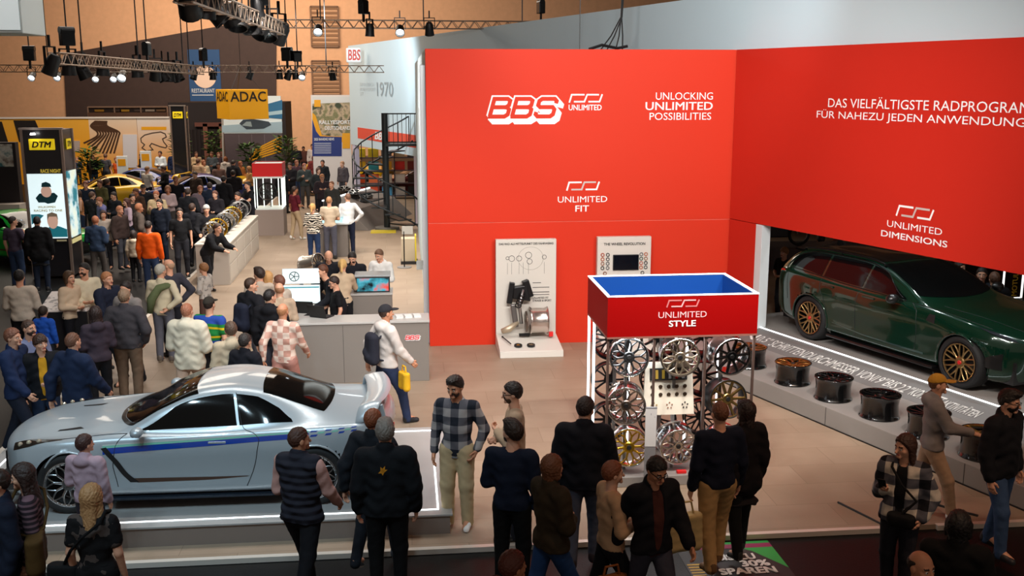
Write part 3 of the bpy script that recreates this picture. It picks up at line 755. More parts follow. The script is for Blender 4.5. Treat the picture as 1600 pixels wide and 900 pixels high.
    if wing_m is not False:
        wm=wing_m or paint_m
        ys=np.linspace(-.80,.80,41); A=[]
        for y in ys:
            e=abs(y)/.80; drop=.15*max(0,(e-.78)/.22)**2; x0=1.93-.10*e*e+.05; ch=.30-.06*e*e
            prof=[(0,0),(.06,.022),(.5,.035),(.94,.020),(1,.004),(.94,-.008),(.5,-.004),(.06,-.010)]
            A.append([(x0+u*ch,y,1.10+.045*u-drop+v) for u,v in prof])
        b=MB(); b.grid(np.array(A),closed=True); b.f+= [tuple(range(8)),tuple(range(len(b.v)-8,len(b.v)))]; b.m+=[0,0]
        b.build('rear_wing',wm,root,True,auto=50)
        for sd in (-1,1):
            b=MB(); b.hexa([(2.02,sd*.60,.94),(2.24,sd*.60,.94),(2.24,sd*.66,.94),(2.02,sd*.66,.94)],[(2.0,sd*.60,1.105),(2.2,sd*.60,1.125),(2.2,sd*.66,1.125),(2.0,sd*.66,1.105)]); b.build('wing_support',wm,root,bev=.01)
    if detail:
        b=MB(); b.hexa([(-2.282,-.36,.30),(-2.21,-.40,.30),(-2.21,.40,.30),(-2.282,.36,.30)],[(-2.28,-.33,.58),(-2.21,-.36,.58),(-2.21,.36,.58),(-2.28,.33,.58)]); b.build('grille',CARBLK,root,bev=.015)
        b=MB(); b.hexa([(-2.30,-.34,.18),(-1.85,-.80,.15),(-1.85,.80,.15),(-2.30,.34,.18)],[(-2.28,-.33,.23),(-1.85,-.78,.20),(-1.85,.78,.20),(-2.28,.33,.23)]); b.build('front_splitter',CARBLK,root,bev=.006)
        for sd in (-1,1):
            c.patch('fender_vent',SEAM,root,[(-1.0,3.55),(-.80,2.3),(-.70,1.75)],[(-.94,3.6),(-.73,2.3),(-.60,1.75)],sd,.005,14,3)
            c.patch('sill_crease',mat('6c5448',.3,.6),root,[(-.62,1.72),(.2,1.76),(.62,1.86)],[(-.66,1.98),(.2,1.93),(.66,1.90)],sd,.004,18,2)
            b=MB(); b.hexa([(-.98,sd*.80,.13),(.98,sd*.80,.13),(.98,sd*.93,.14),(-.98,sd*.93,.14)],[(-.98,sd*.80,.17),(.98,sd*.80,.17),(.98,sd*.935,.17),(-.98,sd*.935,.17)]); b.build('side_skirt',mat('2c3440',.2,.5),root,bev=.008)
            for a in AX: c.arch('wheel_arch',paint_m,root,a,RT-.005,AR,.013,sd)
            b=MB(); b.ball((-.56,sd*1.00,.985),(.075,.095,.055),14); b.bar((-.53,sd*.84,.93),(-.53,sd*.95,.97),.06,.03); mo=b.build('wing_mirror',paint_m,root,True)
            MB().hexa([(-.60,sd*.99-.06,.942),(-.52,sd*.99-.06,.942),(-.52,sd*.99+.07,.942),(-.60,sd*.99+.07,.942)],[(-.62,sd*.99-.07,.968),(-.5,sd*.99-.07,.968),(-.5,sd*.99+.08,.968),(-.62,sd*.99+.08,.968)]).build('mirror_stripe',mat('1c4c8c',.3),mo)
            c.patch('hood_duct',SEAM,root,[(-1.62,6.55),(-1.30,6.62)],[(-1.60,6.68),(-1.36,6.82)],sd,.003,8,2)
            c.gap(root,([(-.84,1.5),(-.88,2.6),(-.84,3.6),(-.72,4.9)],[(.62,1.3),(.74,2.6),(.78,3.6),(.66,4.6),(.58,5.05),(.49,5.95)],[(1.90,2.5),(1.92,3.8)],[(1.80,2.2),(2.2,2.25)],[(-.72,4.9),(-1.2,4.98),(-1.7,5.1)]),sd)
            for x in (.30,): 
                p=c.pt(np.array([x]),np.array([3.55]),sd,.006)[0]; MB().box(p[0]-.1,p[0]+.1,p[1]-.006,p[1]+.006,p[2]-.012,p[2]+.012).build('door_handle',paint_m,root,bev=.004)
        for sd in (-1,1):
            for q in (.48,.34): MB().lathe([(.055,0),(.055,.05),(.045,.05)],16,'X',(2.22,sd*q,.30)).build('exhaust',STEEL,root,True)
            for q,r,xx in ((.52,.075,2.24),(.32,.06,2.29)): MB().lathe([(r,0),(r,.03),(.0001,.032)],20,'X',(xx,sd*q,.73)).build('tail_light',mat('a01512',.2,0,1),root,True)
        MB().hexa([(1.9,-.72,.20),(2.18,-.58,.20),(2.18,.58,.20),(1.9,.72,.20)],[(1.9,-.72,.25),(2.22,-.56,.25),(2.22,.56,.25),(1.9,.72,.25)]).build('rear_diffuser',CARBLK,root,bev=.01)
    if stripe:
        sm=[mat('0c3f9c',.25,0,1),mat('7cc4ae',.25,0,1),mat('c8d6d2',.25,.2,1)]
        for sd in (-1,1):
            for i,(t0,t1) in enumerate(((3.22,3.54),(3.54,3.68),(3.68,3.76))):
                c.patch('side_stripe',sm[i],root,[(-.98,t0),(.2,t0+.16),(1.35,t0+.36)],[(-.98,t1),(.2,t1+.14),(1.35,t1+.32)],sd,.0035,40,3)
            b=MB(); k=0
            for i in range(7):
                for j in range(3):
                    if (i+j)%2: continue
                    x=1.36+i*.085; t=3.62+j*.13+i*.015
                    g=c.pt(np.array([x,x+.075,x+.095,x+.02]),np.array([t,t+.01,t+.12,t+.11]),sd,.0035); b.mi=j%2; b.add(g,[(0,1,2,3)])
            b.build('side_checker',[sm[0],sm[1]],root,fixn=False)
    rc=rimcols or (mat('b8bcc0',.2,1),mat('aeb4b8',.25,1),BLACK)
    wheelset(root,[(a,sd*(.94-.14)) for a in AX for sd in (-1,1)],.272,RT,.28,style,rc[0],rc[1],rc[2],.28)
    return root
def estate(loc,rz,label,paint_m,sc=1.0,rimcols=None):
    L=[
     [(-2.50,.62,.22),(-2.1,.78,.19),(-1.6,.84,.20),(-.9,.84,.19),(.8,.85,.19),(1.4,.88,.21),(2.1,.84,.26),(2.52,.72,.36)],
     [(-2.50,.72,.30),(-2.1,.87,.26),(-1.6,.92,.28),(-.9,.915,.26),(.8,.925,.27),(1.4,.95,.29),(2.1,.90,.34),(2.52,.80,.44)],
     [(-2.50,.74,.48),(-2.1,.90,.48),(-1.6,.955,.50),(-.9,.92,.46),(.8,.925,.46),(1.4,.975,.50),(2.1,.92,.54),(2.52,.82,.58)],
     [(-2.50,.72,.66),(-2.1,.89,.70),(-1.6,.965,.75),(-.9,.935,.77),(.8,.94,.80),(1.4,.98,.82),(2.1,.925,.84),(2.52,.83,.82)],
     [(-2.50,.66,.74),(-2.1,.83,.83),(-1.6,.90,.90),(-.9,.90,.935),(.8,.90,.975),(1.4,.925,1.0),(2.1,.88,1.01),(2.52,.80,.98)],
     [(-2.50,.58,.775),(-2.1,.75,.865),(-1.6,.82,.935),(-.9,.83,.99),(.1,.84,1.01),(.8,.84,1.03),(1.4,.84,1.05),(2.1,.82,1.06),(2.52,.74,1.03)],
     [(-2.50,.48,.79),(-2.1,.62,.875),(-1.6,.68,.945),(-1.0,.72,1.0),(-.72,.735,1.055),(-.3,.70,1.24),(.1,.65,1.37),(.6,.63,1.425),(1.3,.63,1.425),(1.9,.625,1.385),(2.2,.63,1.28),(2.4,.66,1.12),(2.52,.66,1.04)],
     [(-2.50,.26,.80),(-2.1,.33,.89),(-1.6,.37,.97),(-1.0,.39,1.025),(-.72,.40,1.09),(-.3,.39,1.285),(.1,.37,1.42),(.6,.36,1.475),(1.3,.36,1.475),(1.9,.35,1.44),(2.2,.35,1.33),(2.4,.36,1.14),(2.52,.36,1.05)],
     [(-2.50,0,.805),(-2.1,0,.895),(-1.6,0,.975),(-1.0,0,1.03),(-.72,0,1.095),(-.3,0,1.295),(.1,0,1.435),(.6,0,1.49),(1.3,0,1.49),(1.9,0,1.455),(2.2,0,1.34),(2.4,0,1.15),(2.52,0,1.055)]]
    c=Car(L,-2.50,2.52,.38,.20,.55,.14,.14,.98)
    root=thing('estate_car',label,'car',loc,rz); root.scale=(sc,)*3
    AX=(-1.60,1.40); RT=.365; AR=.40
    c.body('body',paint_m,root,[(a,RT-.005,AR) for a in AX])
    MB().box(-2.3,2.3,-.72,.72,.19,.5).build('underbody',CARBLK,root)
    for a in AX: c.well(root,a,RT,AR+.02,.54,.88,CARBLK)
    c.across('windscreen',GLASS,root,(-.84,-.62),(.12,.20),6.05,6.12); c.across('rear_window',GLASS,root,(2.44,2.40),(2.06,2.08),6.1,6.1)
    c.across('roof_panel',mat('0a0b0c',.12,0,1),root,(.2,.26),(1.85,1.85),6.25,6.25,.003,24,16)
    for sd in (-1,1):
        c.patch('front_door_window',GLASS,root,[(-.50,5.14),(.36,5.10)],[(-.46,5.28),(-.02,5.82),(.2,5.9),(.32,5.9)],sd)
        c.patch('rear_door_window',GLASS,root,[(.41,5.10),(1.25,5.10)],[(.37,5.9),(.8,5.92),(1.22,5.9)],sd)
        c.patch('quarter_window',GLASS,root,[(1.30,5.10),(2.12,5.3)],[(1.27,5.9),(1.7,5.88),(2.0,5.75),(2.10,5.5)],sd)
        b=MB(); P_=c.pt(np.linspace(.15,1.95,24),np.full(24,6.12),sd,.03); b.tube(P_.tolist(),.014,6)
        for i in (0,12,23): b.bar(P_[i]-np.array([0,0,.03]),P_[i],.03)
        b.build('roof_rail',BLKMET,root,True)
        b=MB(); c.line(b,[(-.42,5.2),(.0,5.86),(.3,5.97),(.9,5.98),(1.6,5.96),(2.1,5.7),(2.2,5.4)],sd,.007,.003,40); c.line(b,[(-.5,5.06),(.8,5.02),(2.1,5.16)],sd,.006,.003,30); b.build('window_trim',BLKMET,root,True)
        c.patch('headlight',mat('20242a',.1,.2,1),root,[(-2.42,4.1),(-2.1,4.1),(-1.86,4.35)],[(-2.38,4.6),(-2.1,4.7),(-1.84,4.5)],sd)
        c.patch('tail_light',mat('b01a16',.15,0,1,emit=.25),root,[(2.22,4.2),(2.50,4.2)],[(2.25,4.7),(2.50,4.75)],sd,.006)
        for a in AX: c.arch('wheel_arch',paint_m,root,a,RT-.005,AR,.014,sd)
        b=MB(); b.ball((-.46,sd*1.08,1.05),(.085,.11,.07),14); b.bar((-.44,sd*.88,1.0),(-.44,sd*1.0,1.03),.06,.03); b.build('wing_mirror',CARBLK,root,True)
        c.gap(root,([(-.78,1.4),(-.80,2.6),(-.76,3.8),(-.62,4.95)],[(.40,1.3),(.42,3.0),(.38,5.0),(.345,5.9)],[(1.02,2.3),(1.2,3.4),(1.27,5.0)],[(-.62,4.95),(-1.2,5.0),(-2.0,5.2)],[(2.0,2.2),(2.1,4.2)]),sd)
        for x in (.18,1.05):
            p=c.pt(np.array([x]),np.array([3.75]),sd,.008)[0]; MB().box(p[0]-.12,p[0]+.12,p[1]-.01,p[1]+.01,p[2]-.014,p[2]+.014).build('door_handle',paint_m,root,bev=.005)
        b=MB(); b.hexa([(-1.15,sd*.82,.15),(.98,sd*.84,.15),(.98,sd*.97,.16),(-1.15,sd*.96,.16)],[(-1.15,sd*.82,.20),(.98,sd*.84,.20),(.98,sd*.965,.20),(-1.15,sd*.95,.20)]); b.build('side_skirt',CARBLK,root,bev=.008)
        c.patch('sill_light_line',mat('5c7a78',.15,.8,1),root,[(-.95,1.35),(.2,1.42),(.9,1.7)],[(-.95,1.5),(.2,1.5),(.9,1.75)],sd,.004,20,2)
        c.patch('side_vent',SEAM,root,[(-1.12,3.2),(-.96,3.3)],[(-1.1,3.9),(-1.0,3.9)],sd,.004,5,3)
        c.patch('bumper_intake',CARBLK,root,[(-2.36,1.5),(-2.1,1.6)],[(-2.36,2.6),(-2.12,2.2)],sd,.006,6,4)
        c.patch('hood_crease',SEAM,root,[(-2.3,6.6),(-1.0,6.3)],[(-2.3,6.63),(-1.0,6.33)],sd,.003,20,1)
    b=MB(); A=[]
    for y in np.linspace(-.62,.62,21):
        e=(y/.62)**2; A.append([(1.88,y,1.462-.075*e),(2.18,y,1.455-.07*e),(2.20,y,1.435-.07*e),(1.92,y,1.435-.07*e)])
    b.grid(np.array(A),closed=True); b.build('roof_spoiler',CARBLK,root,bev=.004)
    for sd in (-1,1):
        b=MB(); b.hexa([(-2.53,sd*.05,.42),(-2.40,sd*.05,.42),(-2.40,sd*.30,.42),(-2.50,sd*.28,.42)],[(-2.51,sd*.06,.72),(-2.36,sd*.06,.74),(-2.36,sd*.33,.74),(-2.48,sd*.30,.72)]); b.build('grille',CARBLK,root,bev=.02)
    MB().hexa([(2.0,-.75,.26),(2.38,-.6,.26),(2.38,.6,.26),(2.0,.75,.26)],[(2.0,-.75,.33),(2.40,-.58,.33),(2.40,.58,.33),(2.0,.75,.33)]).build('rear_diffuser',CARBLK,root,bev=.01)
    p=c.pt(np.array([1.75]),np.array([8.0]),-1)[0]; MB().hexa([(1.66,-.03,p[2]-.01),(1.86,-.03,p[2]-.01),(1.86,.03,p[2]-.01),(1.66,.03,p[2]-.01)],[(1.78,-.006,p[2]+.06),(1.86,-.006,p[2]+.06),(1.86,.006,p[2]+.06),(1.78,.006,p[2]+.06)]).build('roof_antenna',CARBLK,root)
    rc=rimcols
    wheelset(root,[(a,sd*(.965-.14)) for a in AX for sd in (-1,1)],.285,RT,.28,'cross',rc[0],rc[1],rc[2],.28)
    return root
# ---------------------------------------------------------------- setting
FLOORM=mat('a08c78',.5,0,0,.05,30,0,'tiles',('927e6a','786654','86725f'),name='floor_planks')
CARPET=mat('060607',.45,0,0,.1,50,0,'speck',('121214',),spec=.22,name='dark_floor')
struct(MB().box(-46,34,2,73,-.16,-.06).build('floor',CARPET))
struct(MB().box(-5.6,14,10.45,46,-.06,0).build('floor.001',FLOORM))
EDGE=mat('d8cfc4',.4,.3)
struct(MB().box(-5.62,5.42,10.40,10.47,-.055,.004).build('trim_1',EDGE)); struct(MB().box(-5.66,-5.58,10.40,46,-.055,.004).build('trim_2',EDGE)); struct(MB().box(6.0,14,10.40,10.47,-.055,.004).build('trim_3',EDGE))
PEACH=mat('d8ab86',.8,0,0,.1,6,0,None,None,.05); struct(MB().box(-46,34,72,72.4,-.06,14).build('wall_back',PEACH))
struct(MB().box(-46.4,-46,2,72,-.06,14).build('wall_left',PEACH)); struct(MB().box(34,34.4,2,72,-.06,14).build('wall_right',PEACH))
struct(MB().box(-46,34,2,72,14,14.3).build('ceiling',mat('b99a80',.9)))
# dark painted stretch of the end wall, slanting top
def onY(Y,pts): return [AY(x,y,Y) for x,y in pts]
poly=onY(72,[(100,84),(372,36),(432,46),(432,190),(105,190)])
b=MB(); b.prism([(p[0],p[2]) for p in poly],lambda u,v,d:(u,72-d,v),.01,.12); tag(b.build('dark_wall_panel',mat('3b2b28',.7,0,0,0,80,0,None,None,.08)),'dark brown slanting panel on the far end wall','wall panel')
for k,(x0,y0,x1,y1) in enumerate(((485,10,530,73),(487,95,532,152))):
    a=AY(x0,y0,71.9); c=AY(x1,y1,71.9)
    t=thing('vent_louvre',('upper','lower')[k]+' slatted ventilation louvre on the far peach wall','vent',((a[0]+c[0])/2,71.9,(a[2]+c[2])/2),group=None)
    w_,h_=(c[0]-a[0])/2,(a[2]-c[2])/2; MB().box(-w_,w_,-.02,.08,-h_,h_).build('backing',mat('c39a78',.8),t)
    b=MB()
    for sx in (-1,1): b.box(sx*w_-.05,sx*w_+.05,-.1,.06,-h_,h_)
    for sz in (-1,1): b.box(-w_,w_,-.1,.06,sz*h_-.05,sz*h_+.05)
    b.build('frame',mat('7a5c46',.7),t)
    for j in range(9):
        z=-h_+(j+.5)*2*h_/9; MB().hexa([(-w_,-.12,z-.05),(w_,-.12,z-.05),(w_,-.02,z+.1),(-w_,-.02,z+.1)],[(-w_,-.1,z-.03),(w_,-.1,z-.03),(w_,0,z+.12),(-w_,0,z+.12)]).build('slat',mat('8a6a50',.7),t)
# blue restaurant banner
a=AY(291,77,71.5); c=AY(346,166,71.5); t=thing('banner','blue banner with a pale disc high on the dark wall','banner',((a[0]+c[0])/2,71.84,c[2]))
w_=(c[0]-a[0])/2; h_=a[2]-c[2]; MB().box(-w_,w_,-.03,.03,0,h_).build('cloth',mat('1d4a7c',.7),t)
b=MB(); b.lathe([(.74,-.05),(.0001,-.05)],40,'Y',(0,0,h_*.52)); b.build('disc',mat('e6cdbb',.6),t)
txt('RESTAURANT',mat('c9d2da',.6),t,(-.9,-.04,h_*.24),(1,0,0),(0,0,1),1.5,.26,.02); MB().box(-.9,.5,-.045,-.03,h_*.19,h_*.205).build('underline',mat('c9d2da',.6),t)
# ---------------------------------------------------------------- slanted exhibition building
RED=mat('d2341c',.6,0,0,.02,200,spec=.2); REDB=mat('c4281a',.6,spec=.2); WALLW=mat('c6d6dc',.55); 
CX,CY=6.33,19.16; DU=np.array([.331,-.944,0]); DN=np.array([-.944,-.331,0])
RZB=math.atan2(-.944,.331)           # local +x runs along the slanted wall towards the viewer, local -y... outward
def bthing(name,label,cat,**k): return thing(name,label,cat,(CX,CY,0),RZB,**k)
# in that frame: local x = u, local y = -n (outward is -y)
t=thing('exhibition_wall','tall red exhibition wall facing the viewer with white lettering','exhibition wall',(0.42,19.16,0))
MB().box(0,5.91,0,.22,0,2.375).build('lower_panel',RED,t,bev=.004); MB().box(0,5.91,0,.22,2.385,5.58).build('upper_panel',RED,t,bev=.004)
MB().box(0,5.91,.01,.2,2.372,2.388).build('joint',mat('e08070',.6),t)
X,Z=(1,0,0),(0,0,1)
# slanted block logo: ribbon letters, white surround with a drop and red cores
def bbs(parent,o,ex,ey,w,h,white,red,lift=.006):
    Bp=[[(0,0),(0,1),(.66,1),(.80,.90),(.80,.64),(.68,.53),(0,.53)],[(.60,.53),(.74,.51),(.86,.40),(.86,.12),(.72,0),(-.08,0)]]
    Sp=[[(.86,.74),(.86,.88),(.74,1),(.12,1),(0,.88),(0,.64),(.12,.53),(.74,.53),(.86,.40),(.86,.12),(.74,0),(.12,0),(0,.12),(0,.26)]]
    o=np.array(o,float); kx=w*.27; ky=h*.62
    def lay(dx,dy,wd,l,m):
        b=MB()
        for n,(P_,x0) in enumerate(((Bp,0),(Bp,1.10),(Sp,2.24))):
            for q,path in enumerate(P_): stroke(b,[((x+x0+.24*y)*kx+dx,y*ky+dy) for x,y in path],wd*ky,o,ex,ey,l+.0004*(n*2+q))
        return b.build('lettering',m,parent,fixn=False)
    for k in range(5): lay(w*.05*(k/4),h*.17-h*.15*k/4,.40,lift*.3+.0015*(4-k),white)
    lay(0,h*.17,.235,lift*.3+.0105,red)
bbs(t,(1.17,-.001,4.27),X,Z,1.40,.52,WHITE,RED)
swoosh(WHITE,WHITE,t,(2.66,-.002,4.61),X,Z,.62,.145); txt('UNLIMITED',WHITE,t,(2.65,-.002,4.47),X,Z,.62,.10,.02)
txt('UNLOCKING',WHITE,t,(4.30,-.002,4.66),X,Z,1.10,.135); txt('UNLIMITED',WHITE,t,(4.11,-.002,4.47),X,Z,1.29,.145,.016); txt('POSSIBILITIES',WHITE,t,(4.19,-.002,4.285),X,Z,1.19,.135)
SILV=mat('c9b8b2',.5); swoosh(SILV,WHITE,t,(2.63,-.002,2.97),X,Z,.62,.155); txt('UNLIMITED',WHITE,t,(2.46,-.002,2.745),X,Z,.95,.115); txt('FIT',WHITE,t,(2.80,-.002,2.57),X,Z,.26,.115,.018)
t=thing('side_wall','narrow white side wall running back from the red wall','exhibition wall',(0.42,19.4,0))
MB().box(0,.14,0,16.3,0,5.58).build('panel',WALLW,t)
for yy,zz in ((3.5,2.6),(8,4.4)): MB().box(-.004,0,yy,yy+1.5,zz-1.9,zz-.1).build('graphic',mat('d98a7c',.6) if yy<5 else mat('aab0b4',.6),t)
MB().box(-.1,.0,.0,.12,0,5.3).build('edge_post',mat('cfd6da',.4,.2),t,bev=.01)
t=bthing('slanted_wall','high white slanted wall behind and above the red panels','exhibition wall')
MB().box(-25.9,10,.05,.25,2.42,5.9).build('lower_band',WALLW,t); b=MB(); b.hexa([(-25.9,.05,5.9),(10,.05,5.9),(10,.25,5.9),(-25.9,.25,5.9)],[(-25.9,.05,6.42),(10,.05,6.72),(10,.25,6.72),(-25.9,.25,6.42)]); b.build('upper_band',WALLW,t)
MB().box(-24.9,-18.0,.044,.05,2.72,3.16).build('red_stripe',mat('e0523c',.5),t); txt('BBS',WHITE,t,(-22.6,.042,2.8),(1,0,0),(0,0,1),1.3,.28,.05,.2)
GT=mat('9aa3a6',.6); txt('1970',GT,t,(-22.2,.042,4.45),(1,0,0),(0,0,1),1.9,.52,.01); txt('ERFOLGREICH\nIM RENNSPORT\nSEIT',mat('c0c8ca',.6),t,(-24.4,.042,4.45),(1,0,0),(0,0,1),2.0,.5)
for uu in (-25.6,-18.1): MB().box(uu-.18,uu+.18,.06,.25,0,2.42).build('post',mat('c9bfd0',.5),t)
t=bthing('red_fascia','red slanted fascia with white German lettering above the green car','exhibition wall')
MB().box(.0,9.2,-.10,.04,2.40,5.58).build('panel',REDB,t,bev=.004); MB().box(.0,.80,-.10,.04,0,2.39).build('lower_panel',REDB,t); MB().box(.05,9.2,.045,.05,2.42,5.5).build('backing',mat('2c2826',.7),t)  # backing: unseen dark board added to keep red out of the car-window reflections
MB().box(.80,.98,-.10,.10,0,2.39).build('white_post',mat('d2d8da',.4),t,bev=.006)
o_=-.102; uX=lambda px,py:None
def ub(px,py):   # pixel on the fascia plane -> (u,z)
    r=ray(px,py); n=DN; p0=np.array([CX,CY,0])+DN*.10; k=((p0-np.array([0,0,H]))@n)/(r@n); q=np.array([0,0,H])+r*k; return float((q-np.array([CX,CY,0]))@DU),float(q[2])
def fitb(s,x0,y0,x1,y1,hpx,bold=0,m=WHITE,wfull=None):   # baseline from (x0,y0) to (x1,y1)
    u0,z0=ub(x0,y0); u1,z1=ub(x1,y1); _,zt=ub(x0,y0-hpx); txt(s,m,t,(u0,o_,(z0+z1)/2),(1,0,0),(0,0,1),wfull or (u1-u0),zt-z0,bold)
u0,_=ub(1293,167); u1,_=ub(1593,176)
fitb('DAS VIELFÄLTIGSTE RADPROGRAMM',1294,168,1588,176,17,wfull=(u1-u0)*1.09); u0,_=ub(1276,187); u1,_=ub(1600,203)
fitb('FÜR NAHEZU JEDEN ANWENDUNGSFALL',1276,188,1600,202,17,wfull=(u1-u0)*1.17)
u0,z0=ub(1401,334); u1,_=ub(1458,341); swoosh(SILV,WHITE,t,(u0,o_,z0-.03),(1,0,0),(0,0,1),u1-u0,.16)
fitb('UNLIMITED',1386,354.5,1472,367,10); fitb('DIMENSIONS',1377,368.5,1480,387,9.5,.022)
# corner seam + hanging box sign
p=AY(541,98,41.0); q=AY(564,75,41.0); t2=thing('letter_sign','white letters of a small red sign at the far end of the white wall','sign',(p[0],41.0,p[2])); W_,H_=q[0]-p[0],q[2]-p[2]
MB().box(0,W_,0,.25,0,H_).build('box',mat('f0ece8',.4),t2,bev=.05); txt('BBS',mat('d8331c',.5),t2,(.08,-.002,.1),X,Z,W_*.8,H_*.7,.03,.1)
# cable drop above the red wall
t=thing('cable_drop','bundle of black cables dropping behind the red wall top','cable',(4.0,19.8,5.5))
for dx,dxt in ((-.25,.0),(-.12,.05),(.06,.0),(.2,.03)): MB().tube([(dx,0,.05),(dx*.5+.1,0,.35),(.16+dxt*.4,0,.7),(.25+dxt,0,3.2)],.014,6).build('strand',BLACK,t)
MB().tube([(-.45,0,.1),(-.2,0,.18),(.1,0,.12),(.3,0,.16)],.03,6).build('loop',BLACK,t); MB().tube([(-.62,.05,0),(-.62,.05,3.2)],.008,5).build('strand',BLACK,t)
# ---------------------------------------------------------------- green-car stage along the slanted wall
STG=mat('8b8783',.55,0,0,.03,60,0,None,None,.03); t=bthing('car_stage','long grey stage with LED edge and slogan under the green car','stage')
MB().box(.1,9.5,-.02,3.4,0,.44).build('deck',STG,t,bev=.004); MB().box(.1,9.5,-1.95,-.5,0,.29).build('step',STG,t,bev=.006)
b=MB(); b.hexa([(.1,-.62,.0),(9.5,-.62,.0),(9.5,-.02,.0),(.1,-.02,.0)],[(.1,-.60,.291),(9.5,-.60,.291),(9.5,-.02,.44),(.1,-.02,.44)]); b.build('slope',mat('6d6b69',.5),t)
MB().box(.3,9.5,-.035,-.010,.436,.450).build('led_strip',LEDW,t)
for uu in (2.0,4.9,7.4): MB().box(uu-.004,uu+.004,-1.953,-1.94,.01,.285).build('joint',DARK,t)
MB().box(.1,9.5,-1.96,-1.94,-.0,.018).build('shadow_gap',BLACK,t)
sl=np.array([0,.58,.149]); sl/=np.linalg.norm(sl); TX=mat('dcdcd8',.5)
for s_,px0,px1,bd in (('IN',1155,1183,0),('0,5"',1186,1203,0),('SCHRITTEN',1207,1257,0),('DURCHMESSER',1260,1338,.015),('VON',1342,1366,0),('19"',1369,1383,0),('BIS',1386,1402,0),('22"',1405,1424,0),('KOMPLETT',1427,1472,.02),('AKTIVITÄTEN',1474,1532,.012)):
    def uf(px):
        best=min(np.linspace(.05,9.4,600),key=lambda u_:abs(800+1600*((np.array([CX,CY,.35])+DU*u_+DN*.36-[0,0,H])@_r)/((np.array([CX,CY,.35])+DU*u_+DN*.36-[0,0,H])@_f)-px)); return best
    a_,c_=uf(px0),uf(px1); o0=np.array([a_,-.60,.293])+sl*.13; txt(s_,TX,t,o0,(1,0,0),sl,c_-a_,.235,min(bd,.012))
# ---------------------------------------------------------------- silver-car platform
PF=mat('9c9a98',.40,.0,0,.03,60,0,None,None,.04); t=thing('car_platform','low grey platform with a glowing white edge under the silver car','stage',(.43,10.79,0))
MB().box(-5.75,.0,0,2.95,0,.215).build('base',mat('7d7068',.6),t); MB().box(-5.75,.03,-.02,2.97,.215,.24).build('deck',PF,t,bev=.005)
for bx in ((-5.6,-.12,.12,.138,.238,.247),(-5.6,-.12,2.81,2.828,.238,.247),(-.138,-.12,.138,2.81,.238,.247),(-5.6,-5.582,.138,2.81,.238,.247)): MB().box(*bx).build('led_strip',LEDW,t)
SILVER=mat('a9b3b9',.33,.30,.45); coupe((-2.44,12.10,.24),math.radians(-.8),'silver two-door sports coupe with blue side stripe on the low lit platform',SILVER,sc=.975)
GREEN=mat('032a1c',.16,.25,1.0); pc=np.array([CX,CY])+np.array([.331,-.944])*3.62+np.array([.944,.331])*1.20
estate((pc[0],pc[1],.44),math.radians(180+math.degrees(RZB)) ,'dark green estate car with bronze wheels on the grey stage',GREEN,sc=1.10,rimcols=(BLKMET,mat('a88a5c',.28,.9),mat('c41c1c',.4)))
# rims lying on the step
BRONZE=mat('b07840',.3,.9); BRASS=mat('c8a860',.28,.9); GLOSSB=mat('101112',.2,.4,1.0)
for i,(u,st,ba,sp,lab) in enumerate(((2.60,'five',GLOSSB,BRONZE,'bronze-faced wheel rim nearest the kiosk on the grey step'),(3.68,'mesh',GLOSSB,BRONZE,'copper mesh-faced wheel rim with black barrel on the grey step'),(4.60,'mesh',GLOSSB,GLOSSB,'black mesh wheel rim beside the copper one on the grey step'),(5.54,'five',GLOSSB,GLOSSB,'black five-spoke wheel rim in the middle of the grey step'),(6.42,'star',GLOSSB,GLOSSB,'black ten-spoke wheel rim half hidden by the yellow-capped person'),(7.30,'five',GLOSSB,BRASS,'pale gold wheel rim beside the dark hooded man on the step'))):
    p=np.array([CX,CY,0])+DU*u+DN*1.55; r=thing('rim_exhibit',lab,'wheel rim',(p[0],p[1],.29+.17),0,'rims displayed on the grey step'); r.rotation_euler=(-PI/2,0,.6*i); r.scale=(1.08,1.2,1.08)
    rim(r,st,ba,sp,BLACK,.265,.28)
# ---------------------------------------------------------------- style kiosk with wheels
KX0,KX1,KY0,KY1=2.40,4.27,11.85,13.20
t=thing('display_kiosk','open-topped red kiosk with blue inside and wheel rims on rods','kiosk',((KX0+KX1)/2,(KY0+KY1)/2,0)); kx=(KX1-KX0)/2; ky=(KY1-KY0)/2
CRIM=mat('8c0202',.6,spec=.1); BLUE=mat('053f88',.7,spec=.2)
b=MB(); b.mi=0
b.box(-kx,kx,-ky,-ky+.03,1.96,2.455); b.box(-kx,kx,ky-.03,ky,1.96,2.455); b.box(-kx,-kx+.03,-ky+.03,ky-.03,1.96,2.455); b.box(kx-.03,kx,-ky+.03,ky-.03,1.96,2.455); b.build('canopy',CRIM,t)
MB().box(-kx+.03,kx-.03,-ky+.03,ky-.03,1.98,2.0).build('canopy_floor',BLUE,t)
b=MB()
b.box(-kx+.031,kx-.031,ky-.040,ky-.031,2.0,2.45); b.box(-kx+.031,-kx+.040,-ky+.031,ky-.04,2.0,2.45); b.box(kx-.040,kx-.031,-ky+.031,ky-.04,2.0,2.45); b.box(-kx+.031,kx-.031,-ky+.031,-ky+.04,2.0,2.45); b.build('canopy_lining',BLUE,t)
b=MB()
for x0,x1,y0,y1 in ((-kx-.005,kx+.005,-ky-.005,-ky+.035),(-kx-.005,kx+.005,ky-.035,ky+.005),(-kx-.005,-kx+.035,-ky+.035,ky-.035),(kx-.035,kx+.005,-ky+.035,ky-.035)): b.box(x0,x1,y0,y1,2.455,2.468)
b.build('canopy_rim',mat('f4f4f4',.4,emit=.5),t); MB().box(-kx,kx,-ky,ky,1.935,1.96).build('canopy_base',mat('8a5a50',.5),t)
